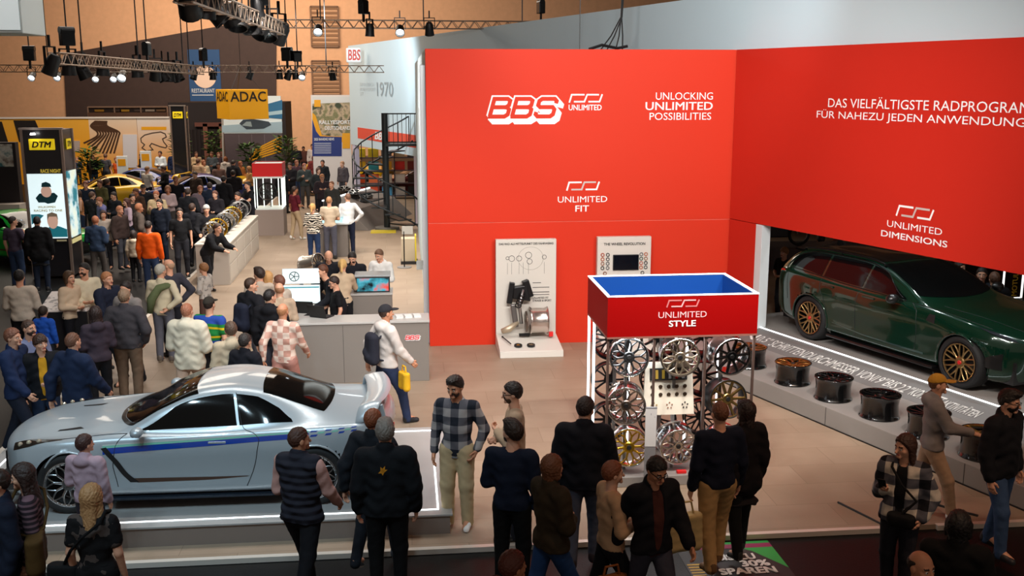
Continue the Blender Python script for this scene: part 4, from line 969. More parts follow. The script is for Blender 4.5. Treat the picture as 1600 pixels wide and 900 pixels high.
swoosh(mat('d8a0a0',.5),mat('c07070',.5),t,(-.21,-ky-.002,2.315),X,Z,.40,.085); txt('UNLIMITED',mat('e8b8b8',.5),t,(-.31,-ky-.002,2.185),X,Z,.60,.075); txt('STYLE',WHITE,t,(-.175,-ky-.002,2.075),X,Z,.33,.075,.03)
MB().box(-kx+.02,kx-.02,-ky+.05,ky-.02,0,.13).build('plinth',mat('8f8a86',.5),t,bev=.006)
for x in (-kx+.02,-.34,.30,kx-.02): MB().box(x-.014,x+.014,-ky+.02,-ky+.05,.13,1.935).build('post',mat('6b5750',.4,.5),t)
for x,y in ((-kx+.02,ky-.02),(-kx+.02,.28),(-.38,ky-.1),(.42,ky-.1),(kx-.05,ky-.02)): MB().box(x-.014,x+.014,y-.014,y+.014,.13,1.935).build('led_post',LEDW,t)
for x in (-.62,.0,.60):
    for y in (-.34,.34): MB().box(x-.02,x+.02,y-.01,y+.03,.13,1.935).build('rod',STEEL,t)
pb=MB().hexa([(-.40,-.40,.86),(.26,-.40,.86),(.26,-.36,.86),(-.40,-.36,.86)],[(-.36,-.30,1.52),(.24,-.30,1.52),(.24,-.26,1.52),(-.36,-.26,1.52)]).build('sample_board',mat('d8d0c0',.5),t)
pl=lambda u,z:(u,-.403+(z-.86)*.1515,z)
MB().hexa([pl(-.31,1.30),pl(.17,1.30),pl(.17,1.45),pl(-.31,1.45)],[tuple(np.array(pl(*q))+[0,-.015,0]) for q in ((-.31,1.30),(.17,1.30),(.17,1.45),(-.31,1.45))]).build('sample_tray',DARK,pb)
for k,cc in enumerate(('caa64a','b89a3c','b8bcc0','c81c1c','c0c4cc')): 
    u=-.24+k*.085; MB().hexa([pl(u,1.32),pl(u+.035,1.32),pl(u+.035,1.43),pl(u,1.43)],[tuple(np.array(pl(*q))+[0,-.022,0]) for q in ((u,1.32),(u+.035,1.32),(u+.035,1.43),(u,1.43))]).build('colour_chip',mat(cc,.3,.4),pb)
for r_ in range(2):
    for k in range(5):
        c_=pl(-.28+k*.105,1.22-.1*r_); MB().lathe([(.026,-.012),(.018,-.016),(.0001,-.012)],14,'Y',(c_[0],c_[1],c_[2])).build('cap_sample',mat('5a4a3c',.3,.6),pb,True)
for k,(cx_,cc) in enumerate(((-.26,'c0a860'),(-.06,'c08a70'),(.14,'303030'))):
    for j in range(5):
        a=2*PI*j/5+PI/2; c_=pl(cx_+.035*math.cos(a),.98+.035*math.sin(a)); MB().lathe([(.011,-.01),(.0001,-.012)],8,'Y',c_).build('bolt_sample',mat(cc,.3,.6),pb)
for k in range(2): MB().box(.02+k*.17,.14+k*.17,-ky+.10,-ky+.16,.13,.165).build('red_tag',mat('d81c1c',.4),t,bev=.004)
KR=[]
GOLD=mat('c8a030',.25,.9); PALE=mat('b8ac98',.28,.9); DKST=mat('4c4e50',.3,.9); BRZ2=mat('8c7444',.28,.9); NICK=mat('b0a8a0',.25,1)
KW=[(982,557,'mesh',CHROME,DKST,'polished rim with dark spokes, top left of the kiosk front'),(1062,555,'mesh',CHROME,PALE,'champagne mesh rim, top middle of the kiosk front'),(1139,553,'star',CHROME,GLOSSB,'black-spoked rim with polished lip, top right of the kiosk front'),
 (978,630,'mesh',CHROME,NICK,'bright nickel mesh rim, middle left of the kiosk front'),(1133,622,'star',DKST,BRZ2,'bronze ten-spoke rim, right of the sample board in the kiosk'),
 (982,697,'mesh',CHROME,GOLD,'gold mesh rim, bottom left of the kiosk front'),(1057,692,'mesh',CHROME,NICK,'pale mesh rim, bottom middle of the kiosk front'),(1130,692,'mesh',CHROME,DKST,'dark rim behind the man in navy, bottom right of the kiosk')]
for px,py,st,ba,sp,lab in KW:
    p=AY(px,py,12.08); r=thing('rim_exhibit',lab,'wheel rim',(p[0],12.10,p[2]),0,'rims hung in the red kiosk'); r.rotation_euler=(math.radians(-9),.3*px,0); rim(r,st,ba,sp,BLACK,.247,.26)
for i,xx in enumerate((-.66,.0,.62)):
    for j,zz in enumerate((.52,1.08,1.63)):
        lab=f"dark {('left','middle','right')[i]} rim of the {('bottom','middle','top')[j]} row facing the back of the kiosk"
        r=thing('rim_exhibit',lab,'wheel rim',((KX0+KX1)/2+xx,12.98,zz),0,'rims hung in the red kiosk'); r.rotation_euler=(math.radians(9),.4*i+.7*j,PI); rim(r,('star','five','cross')[(i+j)%3],BLKMET,DKST,BLACK,.247,.24)
q=G(972,722,.0); t=thing('info_stele','slim grey info panel on a foot in front of the gold kiosk rim','info panel',(2.90,11.62,0),-.15); MB().hexa([(-.06,-.03,.02),(.07,-.03,.02),(.07,.0,.02),(-.06,.0,.02)],[(-.045,.10,1.10),(.095,.10,1.10),(.095,.13,1.10),(-.045,.13,1.10)]).build('panel',mat('77777a',.5),t,bev=.004); MB().hexa([(-.051,.037,.62),(.081,.037,.62),(.081,.041,.62),(-.051,.041,.62)],[(-.046,.096,1.08),(.093,.096,1.08),(.093,.10,1.08),(-.046,.10,1.08)]).build('printed_sheet',mat('c8c8c8',.6,0,0,0,80,0,'speck',('9a9a9c',)),t); MB().box(-.14,.15,-.12,.12,0,.02).build('foot',DARK,t)
q=G(225,480,.0); t=thing('print_table','dark low table with a white speckled print top beside the green-sweater man','table',(-6.1,18.9,0)); MB().box(-.42,.42,-.4,.4,0,.98).build('body',mat('1c1a1c',.5),t,bev=.01); MB().hexa([(-.42,-.4,.98),(.42,-.4,.98),(.42,.4,.98),(-.42,.4,.98)],[(-.42,-.38,1.0),(.42,-.38,1.0),(.42,.4,1.2),(-.42,.4,1.2)]).build('print_top',mat('dcd4d0',.5,0,0,0,80,0,'print',('9c9898',)),t)
# ---------------------------------------------------------------- display boards at the red wall
BRD=mat('d2cdc4',.55)
t=thing('display_board','white display board with wheel and suspension cutaway at the red wall','display board',(1.68,18.95,0))
MB().box(0,1.15,0,.14,0,2.08).build('panel',BRD,t,bev=.008); MB().hexa([(-.0,-.82,0),(1.18,-.82,0),(1.15,0,0),(0,0,0)],[(0,-.80,.12),(1.18,-.80,.12),(1.15,0,.26),(0,0,.26)]).build('foot',BRD,t,bev=.008)
INK=mat('4a4a4a',.7); txt('DAS RAD ALS MITTELPUNKT DES FAHRWERKS',mat('222222',.6),t,(.06,-.002,1.98),X,Z,1.03,.04,.02)
for cx_,cz_,rr in ((.30,1.72,.055),(.44,1.72,.05),(.62,1.78,.06),(.64,1.66,.05),(.92,1.74,.04),(.22,1.73,.03)):
    MB().tube([(cx_+rr*math.cos(a),-.004,cz_+rr*math.sin(a)) for a in [2*PI*k/16 for k in range(16)]],.004,4,True).build('drawing',INK,t)
MB().tube([(.66+.24*math.cos(a),-.003,1.72+.22*math.sin(a)) for a in [2*PI*k/24 for k in range(24)]],.0025,4,True).build('drawing',mat('a8a49c',.7),t)
for cx_ in (.22,.30,.44,.52,.62,.92): MB().box(cx_-.002,cx_+.002,-.004,0,1.42,1.64).build('leader_line',INK,t)
for z_,w_ in ((1.24,.16),(1.15,.32),(1.06,.32),(1.01,.32)): MB().box(.70,.70+w_,-.004,0,z_,z_+.012).build('text_line',INK,t)
txt('UNLIMITED FIT\nSTRASSE & SPORT',mat('222222',.6),t,(.70,-.002,.88),X,Z,.36,.09,.02)
# suspension: strut tower, knuckle, lower arm, brake disc, half rim
s_=thing('suspension_cutaway','black suspension strut with brake disc and silver rim on the white board','wheel display',(2.20,18.75,.26)); S=mat('1e1e20',.4,.5)
b=MB(); b.bar((-.28,.1,.62),(-.22,.1,1.02),.10,.10); b.build('bracket',S,s_,bev=.01); MB().bar((.12,.1,.74),(.02,.08,1.06),.12,.12).build('bracket',S,s_,bev=.01)
MB().hexa([(-.22,.02,.72),(.12,.02,.66),(.14,.18,.66),(-.22,.18,.74)],[(-.20,.02,.94),(.06,.02,.98),(.06,.18,.98),(-.20,.18,.94)]).build('strut_tower',S,s_,bev=.02)
b=MB()
for k in range(5): b.tube([(-.12+.055*math.cos(a)+.02*k,-.03+.055*math.sin(a),.60+.055*k+.03*math.sin(a)) for a in [2*PI*j/14 for j in range(14)]],.011,5,True)
b.build('coil_spring',S,s_,True); MB().tube([(-.06,-.03,.25),(-.10,-.03,.62),(-.02,0,.9)],[.035,.03,.022],10).build('damper',STEEL,s_,True)
MB().bar((-.22,0,.62),(-.16,-.02,.18),.10,.07).build('knuckle',mat('6a6664',.4,.6),s_,bev=.02); MB().tube([(-.44,-.08,.12),(-.3,-.06,.16),(-.12,-.02,.28)],[.05,.07,.04],8).build('lower_arm',mat('b8a890',.4,.5),s_,True)
MB().lathe([(.05,.0),(.20,.0),(.20,.03),(.05,.03)],28,'X',(.02,.0,.28),closed=True).build('brake_disc',mat('7a6a60',.35,.8),s_,True)
MB().lathe([(.27,.08),(.24,.12),(.235,.36),(.265,.42),(.255,.42),(.225,.36),(.23,.12),(.26,.08)],36,'X',(.02,.0,.30),closed=True).build('half_rim',mat('c8bcb4',.25,.9),s_,True)
MB().box(-.1,.1,-.03,.03,0,.05).build('mount',S,s_)
MB().box(.46,.54,-.10,-.04,.0,.09).build('red_tag',mat('d81c1c',.4),s_,bev=.004)
for k,(x_,nm,lab) in enumerate(((2.04,'hub_ring','black ring with brass centre on the foot of the white board'),(2.28,'spider_ring','black spider ring to the right on the foot of the white board'))):
    r=thing(nm,lab,'hub part',(x_,18.36,.165)); r.rotation_euler=(math.radians(9),0,0)
    MB().lathe([(.075,0),(.075,.03),(.045,.034),(.045,0)],22,'Z',closed=True).build('ring',DARK,r,True,auto=40)
    b=MB()
    if k==0: b.lathe([(.04,0),(.04,.025),(.02,.03),(.02,0)],18,'Z',closed=True); b.build('insert',mat('c08a3a',.3,.8),r,True)
    else:
        for j in range(5): a=2*PI*j/5; b.bar((0,0,.02),(.06*math.cos(a),.06*math.sin(a),.02),.022,.02)
        b.build('spider',mat('b8a080',.3,.7),r)
tag(MB().tube([(0,0,0),(.12,-.38,-.04)],.011,8).ball((0,.0,0),.02,8).build('lever_rod',DARK,loc=(1.78,18.72,.262)),'thin black rod lying on the foot of the white board','rod')
t=thing('display_board','white display board with a small black screen behind the red kiosk','display board',(3.62,18.95,0))
MB().box(0,1.04,0,.14,0,2.10).build('panel',BRD,t,bev=.008); MB().hexa([(0,-.82,0),(1.06,-.82,0),(1.04,0,0),(0,0,0)],[(0,-.80,.12),(1.06,-.80,.12),(1.04,0,.26),(0,0,.26)]).build('foot',BRD,t,bev=.008)
txt('THE WHEEL REVOLUTION',mat('1c1c1c',.6),t,(.12,-.002,1.94),X,Z,.80,.05,.03); sc_=MB().box(.30,.80,-.03,0,1.46,1.76).build('screen_frame',BLACK,t,bev=.006); MB().box(.315,.785,-.034,-.03,1.475,1.745).build('screen',mat('0c1018',.08),sc_)
for k,(x_,z_,cc) in enumerate([(x_,1.76-.085*j,('c05030','202428','707478','d07040','404448','2c5a50','a87050','606468')[(j*3+i)%8]) for i,x_ in enumerate((.10,.20,.85,.94)) for j in range(4)]+[(.15,1.40,'a06040'),(.88,1.40,'505458')]):
    MB().tube([(x_+.030*math.cos(a),-.008,z_+.030*math.sin(a)) for a in [2*PI*j/16 for j in range(16)]],.008,5,True).build('ring_sample',mat(cc,.3,.6),t)
# ---------------------------------------------------------------- info counter
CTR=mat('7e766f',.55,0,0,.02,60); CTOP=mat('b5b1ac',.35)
t=thing('info_counter','long grey information counter with small red logo in front of the desk','counter',(-2.38,16.85,0))
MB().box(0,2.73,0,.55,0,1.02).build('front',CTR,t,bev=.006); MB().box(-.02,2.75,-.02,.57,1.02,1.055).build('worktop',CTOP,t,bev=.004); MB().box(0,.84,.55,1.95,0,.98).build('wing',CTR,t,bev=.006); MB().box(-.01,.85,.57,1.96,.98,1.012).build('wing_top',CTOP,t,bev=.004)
MB().box(1.30,1.304,-.003,0,.01,1.0).build('joint',DARK,t); bbs(t,(2.34,-.003,.72),X,Z,.26,.10,WHITE,mat('d8202c',.5),.003)
bk=G(548,459,1.02); t=thing('rear_counter','small grey counter behind the info desk carrying a lit machine','counter',(bk[0],bk[1],0))
MB().box(0,.78,0,.55,0,.98).build('body',CTR,t,bev=.006); MB().box(-.015,.795,-.015,.565,.98,1.015).build('worktop',CTOP,t,bev=.004)
t=thing('display_machine','dark machine with a colourful front screen on the rear counter','machine',(bk[0]+.10,bk[1]+.10,1.015)); MB().box(0,.64,0,.42,0,.30).build('housing',DARK,t,bev=.01); MB().box(-.03,.66,-.02,.44,.30,.34).build('lid',mat('9ea2a4',.4,.4),t,bev=.01)
MB().box(.02,.62,-.012,0,.03,.28).build('screen',mat('1c3a58',.2,0,0,0,80,.8,'photo',('101418','3c8a9c','c04030')),t)
t=thing('monitor_stand','tall white double screen with a wheel emblem on the counter wing','monitor',(-2.10,18.55,1.012))
a_=AY(443,475,18.55); c_=AY(499,419,18.55); W_=c_[0]-a_[0]; z0_=a_[2]-1.012; z1_=c_[2]-1.012; x0_=a_[0]+2.10
MB().box(x0_+W_*.45,x0_+W_*.55,.02,.06,0,z1_*.9).build('stem',STEEL,t); MB().box(x0_+W_*.3,x0_+W_*.7,-.08,.14,0,.02).build('foot',STEEL,t,bev=.005)
zm=z0_+(z1_-z0_)*.55; SCW=mat('d8eef2',.3,emit=.5)
for k,(za,zb) in enumerate(((z0_,zm-.01),(zm+.01,z1_))):
    pn=MB().box(x0_,x0_+W_,-.01,.02,za,zb).build('screen_case',mat('c4ccd0',.4),t,bev=.006); MB().box(x0_+.01,x0_+W_-.01,-.014,-.01,za+.01,zb-.01).build('screen',SCW,pn)
    if k: 
        b=MB(); cx_,cz_,rr=x0_+W_*.32,(za+zb)/2,.085
        b.tube([(cx_+rr*math.cos(a),-.017,cz_+rr*math.sin(a)) for a in [2*PI*j/18 for j in range(18)]],.008,5,True)
        for j in range(5): a=2*PI*j/5; b.bar((cx_,-.017,cz_),(cx_+rr*math.cos(a),-.017,cz_+rr*math.sin(a)),.012)
        b.build('wheel_emblem',INK,pn)
    else: MB().box(x0_+.015,x0_+W_-.015,-.017,-.013,zb-.055,zb-.03).build('title_bar',mat('5aa0b0',.4),pn)
q=G(481,424,1.0); r=thing('rim_exhibit','silver barrel of a rim lying on a stand behind the white screen','wheel rim',(q[0],q[1]+1.0,.95)); r.rotation_euler=(math.radians(-12),0,math.radians(60)); rim(r,'mesh',mat('c8c0b4',.25,.9),DKST,BLACK,.26,.42)
tag(MB().lathe([(.16,0),(.16,.03),(.04,.05),(.04,.66),(.14,.70),(.0001,.70)],18,'Z').build('wheel_stand',DARK,None,True,loc=(q[0],q[1]+1.0,0)),'dark pedestal under the lying silver rim','stand')
def laptop(x,y,z,rz,lab):
    t=thing('laptop',lab,'laptop',(x,y,z),rz); MB().box(-.17,.17,-.12,.12,0,.018).build('base',DARK,t,bev=.004); MB().box(-.155,.155,-.02,.10,.018,.022).build('keyboard',mat('2a2a2c',.6),t)
    MB().hexa([(-.17,.115,.018),(.17,.115,.018),(.17,.13,.018),(-.17,.13,.018)],[(-.17,.185,.23),(.17,.185,.23),(.17,.20,.23),(-.17,.20,.23)]).build('screen',BLACK,t,bev=.003)
laptop(-1.75,17.9,1.012,math.radians(165),'open black laptop before the white screen on the counter'); laptop(-1.45,17.32,1.055,math.radians(150),'open black laptop beside the man in black t-shirt')
t=thing('cable_tangle','tangle of black cables on the counter beside the laptops','cable',(-1.75,17.62,1.014)); MB().tube([(0,.4,.02),(.12,.3,.05),(.02,.15,.02),(.1,.0,.06),(-.02,-.12,.02),(.15,-.2,.06)],.012,6).build('strand',BLACK,t); MB().tube([(.1,.35,.02),(-.05,.2,.04),(.1,.08,.02),(.05,-.1,.04)],.012,6).build('strand',BLACK,t)
for k in range(3):
    t=thing('flyer_stack',('left','middle','right')[k]+' stack of white flyers at the right end of the info counter','flyers',(-.14+.15*k,17.12+.02*k,1.055),.15); 
    for j in range(3): MB().box(-.06,.06,-.09,.09,.012*j,.010+.012*j).build('sheet',mat('e4e2de',.6),t)
t=thing('credit_terminal','small black card terminal at the right end of the info counter','terminal',(-.33,17.02,1.055),.4); MB().hexa([(-.05,-.09,0),(.05,-.09,0),(.05,.09,0),(-.05,.09,0)],[(-.05,-.09,.02),(.05,-.09,.02),(.05,.09,.06),(-.05,.09,.06)]).build('case',DARK,t,bev=.006); MB().box(-.035,.035,.02,.07,.05,.058).build('screen',mat('203040',.2),t)
# ---------------------------------------------------------------- row of white counters with rims
g0=G(360,445); g1=G(402,393); dv=(g1-g0)[:2]; Lr=np.hypot(*dv); rzw=math.atan2(dv[1],dv[0])
WC=mat('bdb3a8',.5)
for k in range(4):
    p=g0[:2]+dv*(k/4.0); t=thing('white_counter',('nearest','second','third','farthest')[k]+' white cabinet of the row carrying upright rims','cabinet',(p[0],p[1],0),rzw,'white cabinets in a row')
    L_=Lr/4*1.35 if k==3 else Lr/4; hh=1.0
    MB().box(.006,L_-.006,0,.80,0,hh).build('body',WC,t,bev=.006); MB().box(0,L_,-.02,.82,hh,hh+.04).build('top',mat('cfc6ba',.45),t,bev=.005); MB().box(.06,L_-.06,-.012,0,.52,.90).build('drawer',mat('c6bcb0',.5),t,bev=.004); MB().box(.06,L_-.06,-.012,0,.08,.48).build('drawer',mat('c6bcb0',.5),t,bev=.004)
CN=np.array([-math.sin(rzw),math.cos(rzw)])
for k in range(9):
    p=g0[:2]+dv*((k+.6)/8.2)+CN*.42; r=thing('rim_exhibit',('first','second','third','fourth','fifth','sixth','seventh','eighth','ninth')[k]+' upright rim from the near end on the white cabinets','wheel rim',(p[0],p[1],1.04+.26),0,'upright rims on the white cabinets'); r.rotation_euler=(0,0,rzw+PI/2+.35)
    rim(r,('mesh','star','cross')[k%3],(CHROME,GOLD,DKST,STEEL)[k%4],(NICK,GOLD,GLOSSB,CHROME)[k%4],BLACK,.255,.20)
# ---------------------------------------------------------------- small lit kiosk far back
t=thing('lit_kiosk','small red and white kiosk with a rim inside lit tubes','kiosk',(-4.45,34.6,0)); 
MB().box(-.46,.46,-.46,.46,0,.86).build('plinth',mat('8f7f76',.55),t,bev=.006); MB().box(-.44,.44,-.44,.44,.86,.90).build('deck',mat('dfeae6',.4),t)
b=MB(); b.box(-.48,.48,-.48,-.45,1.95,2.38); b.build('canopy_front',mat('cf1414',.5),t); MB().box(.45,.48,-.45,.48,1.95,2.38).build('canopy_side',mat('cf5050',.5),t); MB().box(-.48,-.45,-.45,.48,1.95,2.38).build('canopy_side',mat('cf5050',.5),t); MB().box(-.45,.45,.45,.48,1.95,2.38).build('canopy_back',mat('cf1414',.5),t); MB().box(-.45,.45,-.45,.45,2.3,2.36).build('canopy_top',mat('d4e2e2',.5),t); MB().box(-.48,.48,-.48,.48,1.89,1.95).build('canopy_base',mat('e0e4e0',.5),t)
for x,y in ((-.44,-.44),(-.25,.3),(.0,.44),(.25,.3),(.44,-.44),(.44,-.15),(.44,.15),(.44,.44),(-.44,.1)): MB().box(x-.013,x+.013,y-.013,y+.013,.90,1.89).build('light_tube',TUBEW,t)
MB().box(-.02,.02,.06,.10,.90,1.30).build('rod',STEEL,t)
r=thing('rim_exhibit','dark rim hung inside the small lit kiosk','wheel rim',(-4.52,34.5,1.42)); rim(r,'mesh',BLKMET,DKST,BLACK,.30,.2)
# ---------------------------------------------------------------- spiral stair
t=thing('spiral_staircase','dark grey spiral staircase in front of the slanted white wall','staircase',(-.63,35.3,0)); SG=mat('3a3f42',.45,.5)
MB().lathe([(.001,0),(.11,0),(.11,3.95),(.001,3.95)],16,'Z').build('column',SG,t,True,auto=40); MB().lathe([(.001,0),(.42,0),(.42,.08),(.001,.08)],20,'Z').build('foot_plate',mat('6c6a64',.6),t)
NS=13; A0=-.30; AT=2*PI*.86
hp=[]
for k in range(NS):
    a=A0-AT*k/NS; a2=a-AT/NS*1.15; z=.22*(k+1); R_=1.12
    p=lambda r,q,zz:(r*math.cos(q),r*math.sin(q),zz)
    MB().hexa([p(.1,a,z-.04),p(R_,a,z-.04),p(R_,a2,z-.04),p(.1,a2,z-.04)],[p(.1,a,z),p(R_,a,z),p(R_,a2,z),p(.1,a2,z)]).build('step',SG,t)
    MB().tube([p(R_,(a+a2)/2,z-.02),p(R_,(a+a2)/2,z+.95)],.018,6).build('baluster',SG,t); hp.append(p(R_,(a+a2)/2,z+.95))
MB().tube([(1.12*math.cos(A0+.3),1.12*math.sin(A0+.3),.95)]+hp,.028,8).build('handrail',SG,t,True)
MB().tube([p(1.12,A0-AT*k/26,.12+.22*NS*k/26) for k in range(27)],.03,6).build('stringer',SG,t,True)
MB().box(.0,1.15,-.5,.62,2.86,2.94).build('landing',SG,t)
for pts in (((.0,-.5,3.94),(1.15,-.5,3.94),(1.15,.62,3.94)),((.0,-.5,3.0),(1.15,-.5,3.0),(1.15,.62,3.0))): MB().tube(pts,.024,6).build('handrail',SG,t)
for k in range(9): MB().tube([(.0+k*1.15/8,-.5,2.94),(.0+k*1.15/8,-.5,3.94)],.010,5).build('baluster',SG,t)
for k in range(5): MB().tube([(1.15,-.5+k*.28,2.94),(1.15,-.5+k*.28,3.94)],.010,5).build('baluster',SG,t)
MB().tube([(1.15,-.5,0),(1.15,-.5,3.94)],.035,8).build('post',SG,t)
tag(MB().box(-.42,.42,-.30,.30,.0,.03).build('floor_plate',mat('c8b020',.6),loc=(-.75,34.62,.0)),'yellow-edged plate on the floor below the spiral stair','plate')
# wedge podium, table with screen, pole sign, trolley
t=thing('wedge_podium','grey wedge podium with a glowing edge left of the spiral stair','podium',(-1.55,37.4,0),math.radians(-19)); MB().hexa([(-.6,-2.2,0),(1.1,-2.2,0),(1.1,2.4,0),(-.6,2.4,0)],[(-.6,-2.1,.95),(.4,-2.2,.62),(.4,2.4,.62),(-.6,2.4,.95)]).build('body',mat('7c746e',.55),t,bev=.006); MB().bar((-.62,-2.1,.97),(-.62,2.4,.97),.05,.04).build('led_strip',LEDW,t)
for k in range(3):
    r=thing('rim_exhibit',('near','middle','far')[k]+' rim lying on the wedge podium by the stair','wheel rim',(-1.55+.1-.45*k+.1,36.3+1.2*k,.98)); r.rotation_euler=(-PI/2+.3,0,0); rim(r,'five',GLOSSB,(DKST,CHROME,GLOSSB)[k],BLACK,.25,.2)
p=G(545,400); t=thing('touch_table','grey table with a glowing cyan top behind three visitors','table',(p[0]-.45,p[1]+.35,0)); MB().box(-.45,.45,-.5,.5,0,.95).build('pedestal',mat('6e6660',.55),t,bev=.008); MB().box(-.5,.5,-.55,.55,.95,1.0).build('top',mat('c8d0d0',.4),t,bev=.006); MB().box(-.42,.42,-.46,.46,1.0,1.006).build('screen',mat('8fd4e4',.3,emit=.6),t)
p=G(632,418); t=thing('stand_sign','slim steel information pole beside a beige box by the white wall','sign pole',(p[0],p[1],0)); MB().lathe([(.001,0),(.20,0),(.20,.02),(.001,.02)],20,'Z').build('base',mat('9a9a9a',.4,.6),t); MB().tube([(0,0,.02),(0,0,1.0)],.016,8).build('pole',BLKMET,t); MB().box(-.05,.25,-.01,.01,.92,1.14).build('plate',mat('b8b4ac',.4),t)
t=thing('waste_box','beige bin with yellow edge beside the white side wall','bin',(p[0]+.12,p[1]+.7,0)); MB().box(-.2,.18,-.2,.2,.08,.72).build('body',mat('bfae94',.6),t,bev=.01); MB().box(.18,.22,-.2,.2,.08,.8).build('handle',mat('d8c030',.5),t); MB().box(-.22,.25,-.24,.24,0,.08).build('base',DARK,t)
tag(MB().box(-.20,0,-.002,0,-.1,.1).build('wall_notice',mat('e8ecec',.5),loc=(.415,21.8,1.12)),'small white notice sticking out of the white side wall','sign')
# floor sticker
f0=[G(1131,850),G(1224,838),G(1262,898),G(1140,905)]; t=thing('floor_sticker','black and green floor sticker advertising savings at the front edge','floor sticker',(3.35,9.9,-.06))
MB().box(-.46,.62,-.75,.46,0,.004).build('sheet',mat('14120f',.5),t); MB().add([(.05,.46,.005),(.62,.46,.005),(.62,-.20,.005),(.36,.22,.005)],[(0,1,2,3)]).build('green_corner',mat('169a3c',.5),t,fixn=False); MB().add([(-.46,.30,.006),(.62,.30,.006),(.62,.40,.006),(-.46,.40,.006)],[(0,1,2,3)]).build('magenta_band',mat('8c1450',.5),t,fixn=False)
txt('BIS ZU',WHITE,t,(-.08,.02,.007),(1,0,0),(0,1,0),.42,.13,.05); txt('30%',WHITE,t,(.14,-.14,.007),(1,0,0),(0,1,0),.30,.13,.05); txt('SPAREN',WHITE,t,(-.14,-.30,.007),(1,0,0),(0,1,0),.60,.13,.05)
for k in range(5): MB().box(-.44,-.30,-.05-.06*k,-.02-.06*k,.004,.006).build('yellow_bar',mat('c8a020',.5),t)
t=thing('floor_cable','black cable end bent over the floor edge before the plaid-jacketed woman','cable',(5.25,10.9,0)); MB().tube([(-.12,.25,.012),(.05,-.2,.012),(.13,-.43,.012),(.13,-.5,-.04)],.012,6).build('cord',BLACK,t)
t=thing('floor_cable','black cable lying straight on the floor right of the plaid-jacketed woman','cable',(6.35,10.8,0)); MB().tube([(-.2,.35,.012),(.05,.0,.012),(.25,-.2,.012)],.014,6).build('cord',BLACK,t)
# ---------------------------------------------------------------- far stands
YEL=mat('f0a808',.55); INKY=mat('1a1512',.6)
def fade(c0,c1):
    m=bpy.data.materials.new('printed_fade'); m.use_nodes=True; nt=m.node_tree; tc=nt.nodes.new('ShaderNodeTexCoord'); sx=nt.nodes.new('ShaderNodeSeparateXYZ'); r=nt.nodes.new('ShaderNodeValToRGB')
    nt.links.new(tc.outputs['Generated'],sx.inputs[0]); nt.links.new(sx.outputs[2],r.inputs[0]); nt.links.new(r.outputs[0],nt.nodes['Principled BSDF'].inputs['Base Color'])
    r.color_ramp.elements[0].color=lin(c0)+(1,); r.color_ramp.elements[1].color=lin(c1)+(1,); r.color_ramp.elements[0].position=.25; nt.nodes['Principled BSDF'].inputs['Roughness'].default_value=.6; return m
def flat(Y,pts,d0=0,d1=.06,base=(0,0,0)):
    b=MB(); P_=onY(Y,pts); b.prism([(p[0]-base[0],p[2]-base[2]) for p in P_],lambda u,v,d:(u,d,v),d0,d1); return b
YS=52.9
p0=AY(-60,186,YS); p1=AY(265,186,YS); zt=p0[2]; t=thing('stand_wall','long yellow and pale stand wall with winding road graphic','exhibition wall',(p0[0],YS,0)); L_=p1[0]-p0[0]; B_=(p0[0],YS,0)
MB().box(0,AY(138,186,YS)[0]-p0[0],0,.2,0,zt).build('panel',fade('f0a010','f0b038'),t); MB().box(AY(138,186,YS)[0]-p0[0],AY(213,186,YS)[0]-p0[0],0,.2,0,zt).build('panel',fade('f0a010','ead2b8'),t); MB().box(AY(213.5,186,YS)[0]-p0[0],L_,0,.2,0,zt).build('panel',fade('f0a010','e8dcd0'),t)
MB().box(0,L_,-.05,.25,zt,zt+.08).build('top_rail',mat('e8e0d8',.5),t)
for pts in ([(-60,190),(3,190),(16,232),(10,245),(-60,245)],[(21,188),(55,188),(70,222),(30,222)]): flat(YS,pts,-.012,-.004,B_).build('black_chevron',INKY,t)
for k in range(9):   # winding road lines
    pts=[(150+k*2.1,189),(142+k*3.2,197),(152+k*4.2,206),(150+k*4.4,214),(126+6.3*k,226+3.0*k if k<4 else 246)]
    P_=[AY(x,y,YS) for x,y in pts]; Pc=[]
    for i in range(len(P_)-1):
        for u in np.linspace(0,1,5)[:-1]:
            a=P_[max(i-1,0)]; b_=P_[i]; c_=P_[i+1]; d_=P_[min(i+2,len(P_)-1)]; Pc.append(.5*((2*b_)+(c_-a)*u+(2*a-5*b_+4*c_-d_)*u*u+(3*b_-a-3*c_+d_)*u**3))
    b=MB(); stroke(b,[(q[0]-p0[0],q[2]) for q in Pc],.085,(0,-.006,0),X,Z); b.build('road_line',mat('4a2c14',.6),t,fixn=False)
cp=[(220,216),(226,211),(237,208),(251,206),(258,209),(260,214),(254,217),(256,222),(261,228),(259,231),(250,229),(237,224),(234,228),(239,234),(229,236),(222,231),(226,226),(221,222),(220,216)]
b=MB(); stroke(b,[(AY(x,y,YS)[0]-p0[0],AY(x,y,YS)[2]) for x,y in cp],.05,(0,-.006,0),X,Z); b.build('circuit_line',mat('4a3a30',.6),t,fixn=False)
flat(YS,[(221,198),(260,198),(260,203),(221,203)],-.01,-.003,B_).build('yellow_caption',YEL,t)
flat(YS,[(192,210),(214,210),(215,262),(193,262)],-.03,-.004,B_).build('white_poster',mat('dcd8dc',.6),t); flat(YS,[(115,220),(125,220),(125,236),(115,236)],-.05,-.004,B_).build('picture_board',mat('b8a8a0',.6),t)
